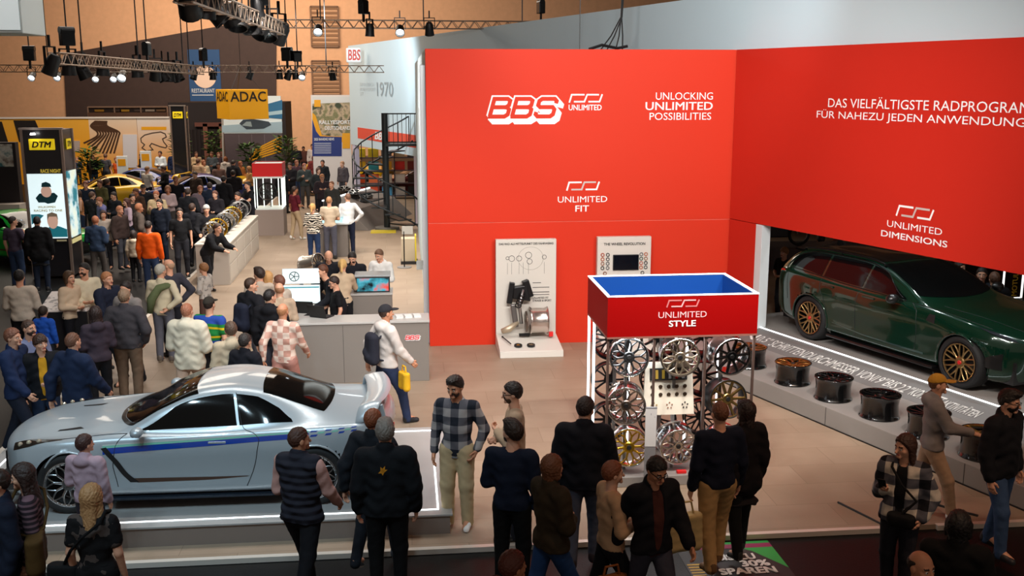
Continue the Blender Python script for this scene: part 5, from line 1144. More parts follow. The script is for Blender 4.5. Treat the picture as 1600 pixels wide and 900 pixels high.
# gallery windows above
YG=60.0; a=AY(137,167,YG); c=AY(262,184,YG); t=thing('gallery','dark gallery front with rail above the yellow stand wall','gallery',(a[0],YG,c[2])); W_=c[0]-a[0]; H_=a[2]-c[2]
MB().box(0,W_,.1,1.2,-c[2],H_).build('backdrop',mat('2a1c18',.7),t); MB().box(0,W_,-.02,.1,H_-.05,H_+.03).build('rail',mat('9a7c68',.5),t); MB().box(0,W_,-.05,.1,-.05,.30).build('parapet',mat('6a4a38',.6),t)
for k in range(4): MB().box(W_*k/3-.03,W_*k/3+.03,-.03,.1,-.1,H_).build('mullion',mat('9a7c68',.5),t)
for k,(x,cc) in enumerate(((.08,'b08020'),(.30,'403028'),(.40,'c09028'),(.58,'504038'),(.72,'b0a090'),(.86,'806040'))): MB().box(W_*x,W_*x+.5,.02,.09,.35,H_-.15).build('exhibit',mat(cc,.6),t)
# tall dark totem with yellow plate (near) and its twin far back
def totem(Y,xl,xr,yt,yb,name,label,full):
    a=AY(xl,yt,Y); c=AY(xr,yt,Y); W_=c[0]-a[0]; Ht=a[2]; t=thing('advertising_tower',label,'tower',(a[0],Y,0),0); D_=W_*.9
    MB().box(.03,W_-.03,.03,D_,0,Ht).build('core',mat('17161a',.3,0,.3),t)
    for x in (0,W_-.06): MB().box(x,x+.06,-.01,.06,0,Ht+.02).build('frame_post',mat('a08c80',.35,.6),t)
    MB().box(W_-.06,W_,D_-.06,D_,0,Ht).build('frame_post',mat('a08c80',.35,.6),t); MB().box(-.02,W_+.02,-.02,.08,Ht,Ht+.05).build('frame_bar',mat('b0a49c',.35,.6),t)
    zp=Ht*.865; MB().box(W_*.19,W_*.81,.0,.03,zp,zp+Ht*.075).build('yellow_plate',mat('f2d21a',.5,emit=.35),t,bev=.015); txt('DTM',INKY,t,(W_*.27,-.003,zp+Ht*.018),X,Z,W_*.46,Ht*.038,.045,.25)
    MB().box(W_,W_+.012,D_*.3,D_*.7,zp,zp+Ht*.07).build('yellow_plate',mat('f2d21a',.5,emit=.2),t); txt('DTM',INKY,t,(W_+.015,D_*.36,zp+Ht*.018),(0,1,0),Z,D_*.28,Ht*.036,.03,.2)
    if full:
        zs0,zs1=Ht*.265,Ht*.705
        MB().box(.08,W_-.08,.0,.03,zs0,zs1).build('screen',mat('d8ecf0',.4,emit=.8),t)
        # printed portraits: a helmeted driver and a man in teal, as flat colour shapes
        TE=mat('2a7c8c',.5,emit=.3); SKN=mat('d8b09c',.5,emit=.35); HM=mat('0f4a54',.5)
        def shape(poly,m,nm,l=.004): MB().add([(x*W_,-l,zs0+z*(zs1-zs0)) for x,z in poly],[tuple(range(len(poly)))]).build(nm,m,t,fixn=False)
        ring=lambda cx,cz,rx,rz: [(cx+rx*math.cos(2*PI*k/20),cz+rz*math.sin(2*PI*k/20)) for k in range(20)]
        shape([(.24,.63),(.30,.56),(.45,.56),(.52,.54),(.70,.56),(.78,.66),(.70,.71),(.34,.70)],HM,'print_shoulders',.005); shape(ring(.51,.73,.13,.09),SKN,'print_face',.006); shape([(.40,.80),(.42,.86),(.52,.88),(.62,.85),(.64,.80)],HM,'print_cap',.007)
        shape([(.09,.0),(.09,.22),(.30,.30),(.40,.36),(.30,.38),(.09,.38)],TE,'print_crowd',.0045); shape([(.46,.02),(.50,.18),(.58,.22),(.78,.18),(.93,.14),(.93,.02)],mat('1f8090',.5,emit=.25),'print_jacket',.005); shape(ring(.60,.27,.13,.12),SKN,'print_face',.006); shape([(.47,.28),(.48,.38),(.60,.41),(.72,.38),(.74,.28),(.70,.34),(.52,.34)],mat('a89880',.5),'print_hair',.007)
        for k in range(2): txt(('WILLKOMMEN','RACING TO ONE')[k],mat('c8a828',.5),t,(W_*(.28-.1*k),-.006,zs0+(.475-.055*k)*(zs1-zs0)),X,Z,W_*(.42+.26*k),.055,.03)
        txt('RACE NIGHT',mat('d8c048',.5,emit=.3),t,(W_*.42,-.003,zs1+.03),X,Z,W_*.48,.09,.04); MB().box(W_*.08,W_*.9,-.006,.02,zs0-.10,zs0-.02).build('caption_bar',INKY,t); MB().box(W_*.66,W_*.9,-.009,.0,zs0-.08,zs0-.04).build('caption',mat('d0c8a0',.5),t)
        MB().box(W_-.005,W_+.012,.08,D_-.08,zs0,zs1+.05).build('side_screen',mat('0f5560',.4,0,0,0,80,.55,'photo',('2a7c8c','cfe6ea','e4ead0')),t); MB().box(W_,W_+.012,.08,D_-.08,zs0-.16,zs0-.05).build('caption',mat('d8cc90',.5,emit=.3),t)
        MB().lathe([(.07,0),(.05,.05),(.0001,.05)],14,'Z',(W_*.35,-.12,Ht-.12)).build('lamp',mat('ffffff',.4,emit=6),t)
    return t
totem(27.4,30,96,203,440,'a','tall black advertising tower with lit portrait screens and yellow plate',True)
totem(47,264,289,166,262,'b','far slim black tower with a small yellow plate beside the dark stage',False)
# hanging yellow cube
c0=AY(359,187,45); t=thing('hanging_cube','yellow cube sign hanging from the truss with dark letters','sign',(c0[0],45,c0[2]),math.radians(27)); s1=1.9; zt=AY(359,140,45)[2]-c0[2]
MB().box(0,1.72,0,1.72,0,zt).build('cube',mat('f2ae08',.5),t,bev=.01); txt('ADAC',INKY,t,(.08,-.006,zt*.60),X,Z,1.55,zt*.33,.016); 
txt('ADAC',INKY,t,(-.006,1.62,zt*.60),(0,-1,0),Z,1.52,zt*.33,.016)
for x,y in ((.2,.2),(1.5,.2),(.9,1.5)): MB().tube([(x,y,zt),(.86,.86,zt+1.0),(.86,.86,10.6)],.012,5).build('hanger',BLACK,t)
# dark stage, doorway, posts
YD=54.0; a=AY(262,160,YD); c=AY(445,160,YD); t=thing('dark_stage','dark stage house with curtains behind the crowd','stage house',(a[0],YD,0)); W_=c[0]-a[0]
MB().box(0,W_,0,3,0,a[2]).build('shell',mat('241a1a',.7),t)
for k in range(9):
    x=AY(292+k*6,200,YD)[0]-a[0]; MB().tube([(x,-.06,0),(x+.02,-.06,2.6)],.12,8).build('curtain_fold',mat('1d1110',.8),t)
for x in (322,347): q=AY(x,200,YD)[0]-a[0]; MB().box(q-.12,q+.10,-.2,-.05,0,2.9).build('column',mat('7c4c3c',.6),t)
q=AY(305,190,YD)[0]-a[0]; MB().box(q,q+1.6,-.2,-.06,2.75,2.95).build('lintel',mat('6a3c30',.6),t)
t=thing('exit_sign','green lit emergency sign on the dark stage house','sign',(AY(277,226,YD-.2)[0],YD-.15,AY(277,238,YD)[2])); MB().box(-.22,.22,-.05,.1,0,.80).build('case',mat('0a3a1c',.4),t); 
for z_ in (.08,.45): MB().box(-.18,.18,-.06,-.05,z_,z_+.28).build('lit_panel',mat('28e070',.4,emit=1.2),t)
for k,(x0,x1) in enumerate(((287,296),(347,347.5))):
    a=AY(x0,165,48+k*2); t=thing('stand_pole',('leaning white pole beside the far black tower','white pole at the edge of the blue picture wall')[k],'pole',(AY(x1,240,48+k*2)[0],48+k*2,0)); MB().tube([(0,0,0),(a[0]-AY(x1,240,48+k*2)[0],0,a[2])],.05,8).build('tube',mat('d8d0c8',.4,.3),t); MB().lathe([(.2,0),(.2,.03),(.0001,.03)],12,'Z').build('foot',STEEL,t)
# picture wall with blurred racing car, grey lower wall and yellow bars
YP=49.0; a=AY(347,150,YP); c=AY(441,208,YP); t=thing('picture_wall','blue and white picture wall with a racing car above grey panels','picture wall',(a[0],YP,0)); W_=c[0]-a[0]
MB().box(0,W_,0,.12,c[2],a[2]).build('picture',mat('e2eef0',.5,0,0,0,80,0,None),t); B_=(a[0],YP,0)
flat(YP,[(347,196),(441,190),(441,207),(347,207)],-.01,-.003,B_).build('print_track',mat('9fb8c4',.6),t); flat(YP,[(398,168),(441,156),(441,186),(398,182)],-.012,-.004,B_).build('print_blur',mat('2c6c94',.6),t); flat(YP,[(398,178),(441,172),(441,178),(398,183)],-.015,-.006,B_).build('print_blur',mat('a8c8d4',.6),t)
flat(YP,[(374,193),(380,187),(396,186),(420,190),(424,195),(412,201),(385,202)],-.016,-.008,B_).build('print_car',mat('38444e',.5),t); flat(YP,[(378,196),(385,190),(392,190),(394,198)],-.018,-.010,B_).build('print_car_light',mat('90a0a4',.5),t)
MB().box(0,W_,0,.12,0,c[2]-.02).build('lower_wall',mat('55484c',.6),t)
for k in range(4): x=W_*(.25+.22*k); MB().box(x-.01,x+.01,-.008,0,0,c[2]-.05).build('joint',mat('7c7074',.6),t)
for k in range(6): flat(YP,[(398-2*k,233+3.5*k),(440,212+4.5*k),(440,214.5+4.5*k),(398-2*k,235.5+3.5*k)],-.012,-.004,B_).build('yellow_bar',YEL,t)
# rally poster
YR=47.0; a=AY(487,150,YR); c=AY(548,244,YR); t=thing('rally_poster','tall poster with a rally landscape and yellow blue footer','poster',(a[0],YR,0)); W_=c[0]-a[0]; B_=(a[0],YR,0)
MB().box(-.04,W_+.04,.0,.1,0,a[2]+.04).build('board',mat('e6ded8',.5),t); flat(YR,[(488,151),(547,151),(547,213),(488,213)],-.006,-.001,B_).build('print_land',mat('c8a880',.6,0,0,0,80,0,'photo',('7a7a50','c8b090','3c4428')),t); flat(YR,[(488,151),(547,151),(547,160),(488,162)],-.008,-.002,B_).build('print_sky',mat('dcdcd8',.6),t)
flat(YR,[(488,176),(493,180),(503,211),(520,213),(547,213),(547,222),(488,222)],-.010,-.004,B_).build('yellow_shape',YEL,t); flat(YR,[(488,186),(494,205),(500,213),(534,214),(534,244),(488,244)],-.012,-.006,B_).build('blue_shape',mat('24367c',.6),t); flat(YR,[(535,208),(547,208),(547,232),(535,232)],-.014,-.008,B_).build('yellow_tag',YEL,t); flat(YR,[(491,156),(501,156),(501,167),(491,167)],-.014,-.008,B_).build('yellow_tag',YEL,t)
for s_,x_,y_,w_,h_ in (('RALLYESPORT',499,194,48,6),('DEUTSCHLAND',508,203,39,6),('2025 RANKING NEWS',491,219.5,31,4)): q=AY(x_,y_,YR); q2=AY(x_+w_,y_-h_,YR); txt(s_,WHITE,t,(q[0]-a[0],-.016,q[2]),X,Z,q2[0]-q[0],q2[2]-q[2],.03)
for k in range(6): q=AY(491,224+3*k,YR); MB().box(q[0]-a[0],q[0]-a[0]+.75,-.016,-.012,q[2]-.02,q[2]+.02).build('text_line',mat('b8bccc',.6),t)
# white info totems, counters, plants
for k,(x,yt,yb) in enumerate(((190,244,275),(227,236,270))):
    a=AY(x,yt,46); t=thing('info_totem',('left','right')[k]+' white info totem with a yellow sign before the yellow wall','totem',(a[0],46,0)); MB().box(-.22,.22,-.05,.1,0,a[2]).build('body',mat('e4ecec',.5),t,bev=.01); MB().box(-.16,.16,-.06,-.05,a[2]-.42,a[2]-.12).build('yellow_sign',YEL,t)
def plant(px,py,h,lab,Y):
    a=AY(px,py,Y); t=thing('potted_plant',lab,'plant',(a[0],Y,0)); MB().lathe([(.001,0),(.16,0),(.22,.4),(.19,.4),(.18,.34),(.001,.34)],16,'Z').build('pot',mat('4a3c34',.6),t,True,auto=40)
    b=MB(); rg=random.Random(px); st=MB()
    for k in range(7): st.tube([(0,0,.3),(rg.uniform(-.1,.1),rg.uniform(-.1,.1),h*.5),(rg.uniform(-.3,.3),rg.uniform(-.3,.3),h*.9)],.012,5)
    st.build('stems',mat('4a3a24',.7),t)
    for k in range(220):
        z=.45+(h-.45)*rg.random()**.8; r_=.42*(1-.5*abs(z/h-.6)); q=rg.uniform(0,2*PI); rr=r_*math.sqrt(rg.random()); c=np.array([rr*math.cos(q),rr*math.sin(q),z]); d=np.array([math.cos(q),math.sin(q),rg.uniform(-.3,.8)]); d/=np.linalg.norm(d); s_=np.array([-math.sin(q),math.cos(q),rg.uniform(-.4,.4)])*.045
        b.add([c,c+d*.13+s_*1.7,c+d*.3,c+d*.13-s_*1.7],[(0,1,2,3)])
    b.build('foliage',mat('45602a',.6,0,0,0,80,0,None,None,.3),t)
for a_ in ((140,262,2.0,'leafy plant beside the road graphic',48.5),(283,262,2.6,'slim leafy plant beside the green emergency sign',51),(336,262,2.6,'dark leafy plant before the stage curtains',52),(391,258,2.2,'bushy green plant below the blue picture wall',48),(447,258,2.5,'tall thin-leaved plant beside the yellow bars',48)): plant(*a_)
def stall(px,py,w,d,h,top,front,lab,Y=None):
    g=G(px,py); t=thing('stand_counter',lab,'counter',(g[0],g[1],0)); MB().box(-w/2,w/2,0,d,0,h-.05).build('body',front,t,bev=.01); MB().box(-w/2-.03,w/2+.03,-.03,d+.03,h-.05,h).build('top',top,t,bev=.01)
stall(385,262,2.6,.7,1.05,mat('e8e4dc',.5),mat('d8a818',.6),'yellow-fronted stand counter with white top before the picture wall')
stall(480,272,2.4,.7,1.0,mat('e4dcd4',.5),mat('c8b8ac',.6),'pale stand counter before the rally poster')
for k in range(3):
    g=G(366+12*k,250,1.05); t=thing('goods_box',('white','yellow','grey')[k]+' carton on the yellow-fronted stand counter','box',(g[0],G(385,262)[1]+.3,1.05)); MB().box(-.2,.2,-.15,.15,0,.34).build('carton',mat(('dcd8d4','d8b030','98949c')[k],.6),t,bev=.01); MB().box(-.14,.14,-.156,-.15,.08,.24).build('print',mat('5a4a40',.6),t)
# exhibited cars far back
NAVY=mat('16327c',.3,0,1); YCAR=mat('e8b410',.3,0,1); GRN=mat('18b03c',.3,0,1)
def farcar(px,py,rz,lab,m,sc=1,wing=None):
    g=G(px,py,1.25); coupe((g[0],g[1],0),math.radians(rz),lab,m,False,sc,'star',wing,False,(BLKMET,DKST,BLACK))
farcar(165,277,15,'yellow racing car in the middle of the dense crowd',YCAR,1,NAVY); farcar(212,266,-10,'blue racing car behind the yellow one in the crowd',NAVY,1,YCAR); farcar(298,276,20,'blue racing car with yellow wing on the far aisle',NAVY,1,YCAR)
g=G(70,345,1.2); coupe((g[0]-1.1,max(g[1],30.6),0),math.radians(150),'bright green racing car behind the tall black tower',GRN,False,1,'star',CARBLK,True,(BLKMET,DKST,BLACK))
g=G(536,262,.4); farcar(545,248,160,'yellow car parked before the rally poster',YCAR,1,False)
# shelving with bright boxes and a motorbike-like rack behind the stair
t=thing('shelf_unit','dark shelf unit with bright coloured boxes behind the spiral stair','shelf',(-1.25,44.6,0))
for z_ in (0.1,.65,1.2,1.75): MB().box(-.9,2.6,0,.5,z_,z_+.05).build('shelf',mat('5a5058',.5),t)
for x_ in (-.9,.8,2.55): MB().box(x_,x_+.05,0,.5,0,2.2).build('upright',mat('4a4448',.5),t)
k=0
for z_,row in ((.15,('c82020','e05028','4890b8','d8d8d8','202024','282428')),(.70,('e85820','e06830','d8d0c8','e8e4e0','3a2420','4a2c24')),(1.25,('e8b820','38a0b0','e0a020','d83028','7a2420','5a2018')),(1.80,('e8d028','e0c828','6a6468','c8b090','5a4a44','b89a80'))):
    for j,cc in enumerate(row):
        x_=-.85+j*.56; bx=tag(MB().box(0,.44,0,.36,0,.36).box(.02,.42,-.006,0,.10,.24).build('goods_box',[mat(cc,.6)],None,bev=.012,loc=(-1.25+x_,44.65,z_+.0)),f"{('red','orange','blue','pale','dark','brown')[j]} place {('lowest','second','third','top')[k]} shelf box behind the spiral stair",'box','boxes on the shelf behind the stair'); bx['label']=f"carton on the {('lowest','second','third','top')[k]} shelf behind the stair, {('first','second','third','fourth','fifth','sixth')[j]} from the left end"
    k+=1
coupe((.5,46.7,0),math.radians(10),'dark red car seen through the opening behind the spiral stair',mat('4a1a1c',.3,0,1),False,.9,'star',False,False,(BLKMET,DKST,BLACK))
# things behind the green car
t=thing('motorcycle','white motorcycle display seen past the white post','motorcycle',(AY(1214,372,27)[0],27,.55)); 
for x_ in (-.62,.62): MB().lathe([(.30,-.05),(.32,0),(.30,.05),(.24,.04),(.24,-.04)],24,'Y',(x_,0,.32),closed=True).build('wheel',mat('161616',.6),t,True)
MB().ball((0.05,0,.78),(.42,.16,.16),14).build('tank',mat('e8e8ea',.25,0,1),t,True); MB().ball((-.5,0,.86),(.34,.12,.09),12).build('tail',mat('e8e8ea',.25,0,1),t,True); MB().ball((.55,0,.88),(.22,.16,.24),12).build('fairing',mat('e4e4e8',.25,0,1),t,True); MB().box(-.28,.28,-.14,.14,.25,.66).build('engine',mat('3c3c40',.4,.6),t,bev=.04); MB().tube([(.62,.06,.32),(.45,.06,1.0)],.03,8).build('fork',STEEL,t); MB().tube([(.42,-.34,1.05),(.42,.34,1.05)],.016,8).build('handlebar',BLKMET,t)
tag(MB().box(-1.4,1.6,-.6,.8,0,.55).build('motorcycle_podium',mat('4a4448',.6),loc=(AY(1214,372,27)[0],27,0)),'grey podium under the white motorcycle','podium')
t=thing('neon_frame','white glowing tube frame with yellow letters behind the green car','sign',(AY(1580,470,17.8)[0],17.8,AY(1580,478,17.8)[2])); 
q0=AY(1562,476,17.8); q1=AY(1597,424,17.8); w_=q1[0]-q0[0]; h_=q1[2]-q0[2]; MB().tube([(-w_/2,0,.05),(w_/2,0,.05),(w_/2,0,h_),(-w_/2,0,h_)],.02,8,True).build('tube',mat('f4f0ec',.4,emit=1.5),t); MB().bar((-w_/2,0,-.9),(-w_/2,0,.05),.04).build('stand',STEEL,t); MB().bar((w_/2,0,-.9),(w_/2,0,.05),.04).build('stand',STEEL,t); txt('MOTUL',mat('e0b820',.5),t,(w_*.18,-.03,h_*.15),(0,0,1),(-1,0,0),h_*.7,.10,.03)
t.location[2]=.95
tag(MB().box(-5,9,0,.3,0,4.6).build('partition_wall',mat('5c4a40',.7,0,0,0,80,0,None,None,.15),loc=(14.2,34,0)),'dull brown partition far behind the green car','partition')
# hanging screen box upper corner, left stand
a=AY(0,52,26); c=AY(36,52,26); t=thing('hanging_screen','white hanging screen box high above the crowd','screen',(c[0]-2.6,26,a[2])); MB().box(0,2.6,0,1.6,0,3).build('case',mat('cfdde0',.5),t,bev=.02); MB().box(.05,2.55,-.012,0,.08,2.9).build('face',mat('dfeaec',.4,emit=.35),t)
for x in (.4,2.2): MB().tube([(x,.8,3),(x,.8,6)],.02,6).build('cable',BLACK,t)
a=AY(-40,232,36); t=thing('dark_stand','dark stand with a teal picture at the far side of the aisle','exhibition stand',(a[0],36,0)); q=AY(24,232,36)[0]-a[0]; MB().box(0,q,0,.3,0,3.0).build('wall',mat('20181c',.6),t); MB().box(q-1.2,q-.1,-.01,0,2.2,2.95).build('picture',mat('b8b0a8',.6,0,0,0,80,0,'photo',('2a6c74','d8d4cc','7a6860')),t); MB().box(0,q+.2,-.7,-.1,.0,1.0).build('counter',mat('c8beb4',.5),t)
# ---------------------------------------------------------------- trusses and spotlights
TRM=mat('a89484',.4,.6)
def truss(p,q,w,label,n=None,hang=True):
    p=np.array(p,float); q=np.array(q,float); d=q-p; L_=np.linalg.norm(d); n=n or int(L_/(w*.75)); t=thing('lighting_truss',label,'truss',tuple(p)); u=d/L_; s_=np.cross(u,[0,0,1]); s_/=np.linalg.norm(s_); up=np.cross(s_,u); r=w*.07
    for a,b_ in ((-1,-1),(-1,1),(1,-1),(1,1)): o=s_*a*w/2+up*b_*w/2; MB().tube([o,o+d],r,6).build('chord',TRM,t)
    b=MB()
    for k in range(n):
        a=d*k/n; c=d*(k+1)/n
        for sa in (-1,1):
            x,y=(a,c) if k%2 else (c,a)
            b.tube([x+s_*sa*w/2-up*w/2,y+s_*sa*w/2+up*w/2],r*.6,4); b.tube([x+up*sa*w/2-s_*w/2,y+up*sa*w/2+s_*w/2],r*.6,4)
    b.build('lattice',TRM,t)
    if hang:
        for k in (.15,.5,.85): o=d*k+up*w/2; MB().tube([o,o+np.array([0,0,12.5-(p[2]+d[2]*k)])],.018,5).build('hanging_cable',DARK,t)
    return t
def A3(x,y,Y): return tuple(AY(x,y,Y))
truss(A3(-20,107,34),A3(600,108,34),.21,'long lighting truss crossing above the crowd')
truss(A3(84,91,24.5),A3(312,110,33.6),.25,'lighting truss running back to the long truss above the crowd')
truss(A3(285,-12,19),A3(438,46,29.5),.32,'lighting truss full of black spotlights above the dark wall')
truss(A3(430,37,30),A3(880,40,31),.22,'lighting truss passing behind the white wall top')
def lamp(px,py,Y,size,tilt,rz,lit,label,grp):
    p=AY(px,py,Y)+np.array([0,0,.06*size]); t=thing('spotlight',label,'spotlight',tuple(p),rz,grp); s_=size
    bd=MB(); bd.lathe([(.001,.34*s_),(.10*s_,.34*s_),(.16*s_,.22*s_),(.17*s_,-.02*s_),(.19*s_,-.16*s_),(.17*s_,-.16*s_),(.15*s_,-.02*s_),(.001,-.02*s_)],14,'Z'); o=bd.build('lamp_body',mat('141416',.45,.3),t,True,auto=40); o.rotation_euler=(tilt,0,0)
    l=MB().lathe([(.145*s_,-.05*s_),(.001,-.09*s_)],14,'Z').build('lens',mat('f4fbff',.3,emit=8) if lit else mat('8a98a0',.1,.8),o,True)
    y=MB(); y.bar((-.21*s_,0,.06*s_),(-.21*s_,0,.5*s_),.03*s_,.06*s_); y.bar((.21*s_,0,.06*s_),(.21*s_,0,.5*s_),.03*s_,.06*s_); y.bar((-.22*s_,0,.5*s_),(.22*s_,0,.5*s_),.06*s_,.03*s_); y.bar((0,0,.5*s_),(0,0,.78*s_),.05*s_); y.build('yoke',BLKMET,t)
ORD=('first','second','third','fourth','fifth','sixth','seventh','eighth','ninth','tenth','eleventh','twelfth','thirteenth','fourteenth','fifteenth','sixteenth','seventeenth','eighteenth','nineteenth','twentieth')
LA=[(50,122,30,1,1.2),(80,110,26,0,1.7),(90,122,31,1,.9),(108,112,26,0,1.4),(131,117,27,0,1.5),(150,124,31,1,.8),(161,113,28,0,1.2),(178,124,31,1,.8),(191,122,30,1,1.3),(215,116,30,0,1.2),(243,120,32,0,1.1),(255,122,33,0,1.0),(265,123,33,0,1.0),(278,122,33,0,1.0),(303,121,33.6,0,1.1),(333,122,33.6,0,1.1),(390,121,33.8,0,1.1)]
for i,(x,y,Y,l,s_) in enumerate(LA):
    onA=l or x>280; Y=34 if onA else 24.5+(x-84)*.04; lamp(x,y,Y,(.8 if x==191 else .6) if onA else .92,-1.05 if l else .5*math.sin(i*2.1),0 if l else i*1.3,l,f"{ORD[i]} spotlight from the left under the long truss, {'lit' if l else 'dark'}",'spotlights under the long truss')
for i,(x,y,Y,l,s_) in enumerate(((437,121,33.8,0,1.1),(450,121,33.8,0,1.1),(462,121,33.8,0,1.1),(472,121,33.8,1,1.1),(520,122,33.8,0,1.2))): lamp(x,y,34,.62,-1.0 if l else .5*math.sin(i*1.7),0 if l else i*.9,l,f"{ORD[i]} spotlight in the cluster under the truss beside the ventilation louvres",'spotlight cluster by the louvres')
for i,(x,y,Y) in enumerate(((296,9,20),(321,11,21.2),(340,21,22.3),(358,22,23.4),(372,31,24.4),(384,33,25.2),(396,40,26.2),(408,44,27.2),(420,48,28.2),(437,54,29.4),(330,4,21.6),(404,14,25.5))): lamp(x,y+7,Y,1.2 if i<10 else .8,.9*math.cos(i*1.3),i*.8,0,f"{ORD[i]} black spotlight along the upper truss above the dark wall",'black spotlights on the upper truss')
for i,(x,y,l) in enumerate(((497,50,1),(578,53,0),(625,51,1),(671,51,0))): lamp(x,y,30,.72,-1.0 if l else .4*math.sin(i+2),0 if l else i,l,f"{ORD[i]} spotlight from the left under the truss leading to the white wall",'spotlights before the white wall')
for i,(x,y,Y,s_) in enumerate(((47,98,30,1.5),(106,75,25.5,1.6),(230,90,29.5,1.4),(318,98,33.5,1.5),(449,98,33.8,1.6),(465,99,33.8,1.3),(568,25,30,1.5),(845,24,30.8,1.5),(410,12,26,1.4))):
    s_*=.62; p=AY(x,y,Y); t=thing('truss_motor',f"{ORD[i]} black hoist motor counted from the left on the trusses",'hoist',tuple(p),i*.7,'hoist motors on the trusses'); MB().box(-.16*s_,.16*s_,-.10*s_,.10*s_,.05,.42*s_).build('housing',BLKMET,t,bev=.02); MB().lathe([(.001,0),(.09*s_,0),(.09*s_,.34*s_),(.001,.34*s_)],12,'X',(-.17*s_,0,.40*s_)).build('drum',BLKMET,t,True,auto=40); MB().bar((0,0,-.18*s_),(0,0,.06),.06*s_).build('hook',BLKMET,t); MB().tube([(0,0,.4*s_),(0,0,12.9-p[2])],.018,5).build('chain',DARK,t)
# ---------------------------------------------------------------- people near the camera
BK='1a1a1c'; DN='2c3c58'; DNB='20304c'; WH='e8e6e2'
def bag(name,label,loc,rz,size,col,strap=None,tagc=None):
    t=thing(name,label,'bag',tuple(float(v) for v in loc),rz); w,d,h=size
    g=SD((-w/2,-d/2,-h/2),(w/2,d/2,h/2),max(.010,w/40)); f=un([g.cone((sx*w*.32,0,-h*.30),(sx*w*.26,0,h*.34),d*.42,d*.30) for sx in (-1,1)]+[g.cone((-w*.3,0,z),(w*.3,0,z),d*.44,None,1) for z in (-h*.3,-h*.1,h*.1,h*.3)],.05); f=smax(f,(g.Z-h*.36)+0*f,.02)
    V,Q=surfnet(f,g.lo,g.h); put('pouch',pymesh(V,Q,'pouch',[cloth(col)]),t)
    c_,s_=math.cos(rz),math.sin(rz); loc=np.array(loc,float)
    if strap: MB().tube([(c_*(p-loc)[0]+s_*(p-loc)[1],-s_*(p-loc)[0]+c_*(p-loc)[1],(p-loc)[2]) for p in strap],.014,6).build('strap',cloth(col),t)
    else: MB().tube([(-w*.25,0,h*.34),(-w*.18,0,h*.62),(w*.18,0,h*.62),(w*.25,0,h*.34)],.012,6).build('handle',cloth(col),t)
    if tagc: MB().box(-.05,.03,-d*.53,-d*.46,-.02,.05).build('tag',mat(tagc,.6),t)
    return t
def wp(o,p):   # local point of a person to the world
    c,s=math.cos(o.rotation_euler[2]),math.sin(o.rotation_euler[2]); return np.array([o.location[0]+c*p[0]-s*p[1],o.location[1]+s*p[0]+c*p[1],o.location[2]+p[2]])
def hang(o,name,label,p,size,col,shoulder=None,tagc=None,rz=0):
    c=wp(o,p); st=None
    if shoulder:
        s=o.dimensions[2]/1.75 if False else 1
        a=wp(o,shoulder); b=wp(o,(-shoulder[0]*.2,-.17,1.2)); sg=1 if p[0]>0 else -1; st=[c+np.array([0,0,size[2]*.30]),wp(o,(sg*.17,-.165,1.12)),wp(o,(sg*.03,-.19,1.26)),wp(o,(shoulder[0]*.9,-.10,shoulder[2]-.03)),wp(o,(shoulder[0],.02,shoulder[2]+.02)),wp(o,(shoulder[0]*.9,.13,shoulder[2]-.05)),wp(o,(sg*.03,.155,1.26)),wp(o,(sg*.16,.12,1.12)),c+np.array([0,0,size[2]*.30])]
    return bag(name,label,c,o.rotation_euler[2]+rz,size,col,st,tagc)
def backpack(o,label,col,h=1.2):
    c=wp(o,(0,.235,h)); t=thing('backpack',label,'bag',tuple(c),o.rotation_euler[2]); g=SD((-.17,-.12,-.26),(.17,.12,.26),.016); f=un([g.cone((x,0,-.16),(x*.85,-.01,.15),.082,.074) for x in (-.085,-.03,.03,.085)]+[g.cone((-.05,.065,-.12),(.05,.065,-.06),.055)],.04)
    V,Q=surfnet(f,g.lo,g.h); put('pouch',pymesh(V,Q,'pouch',[cloth(col)]),t)
    for sx in (-1,1): MB().tube([(sx*.10,-.07,.15),(sx*.12,-.20,.26),(sx*.13,-.36,.14),(sx*.14,-.37,-.05),(sx*.15,-.22,-.2),(sx*.1,-.06,-.16)],.016,6).build('strap',cloth(col),t)
    return t
def phone(o,A,s,lab):
    w=A[0][2] if True else None; d=(A[0][2]-A[0][1]); d=d/np.linalg.norm(d); c=wp(o,(A[0][2]+d*.10+np.array([0,-.02,.045]))*s); t=thing('smartphone',lab,'phone',tuple(c),o.rotation_euler[2]); t.rotation_euler=(math.radians(35),0,o.rotation_euler[2]); MB().box(-.037,.037,-.004,.004,-.075,.075).build('case',BLACK,t,bev=.003); MB().box(-.033,.033,.004,.0055,-.068,.068).build('screen',mat('202a34',.1,emit=.1),t)
# bottom row, from the left
o=P(38,725,1.68,-75,arms=('fwd','down'),legs='step',top=('sweater','2a2026'),pat='stripe',cols=('6a5058',),pants='141416',hair=('long','2c1a14'),fem=True,label='woman with long dark hair and striped sweater walking past the silver car nose',head=(-10,8))
hang(o,'shoulder_bag','olive brown shoulder bag with a pale tag on the striped-sweater woman',(.27,.05,.98),(.42,.16,.40),'4a3414',(-.1,.0,1.44),'c8b0a0')
o=P(141,758,1.66,172,arms=('down','down'),top=('tee','121113'),pat='print',cols=('4a403c',),pants='0e0e10',hair=('wavy','b08458'),fem=True,label='blonde woman in black printed t-shirt with her back to us before the silver car')
hang(o,'shoulder_bag','small black shoulder bag hanging on the blonde woman before the silver car',(.30,-.02,.86),(.26,.12,.2),'101012',(-.12,0,1.42))
P(131,681,1.42,165,arms=('down','front'),top=('hoodie','a48a94'),pants='2c2630',hair=('short','3a1e18'),label='child in mauve hooded sweater standing at the front wheel of the silver car',head=(-25,0))
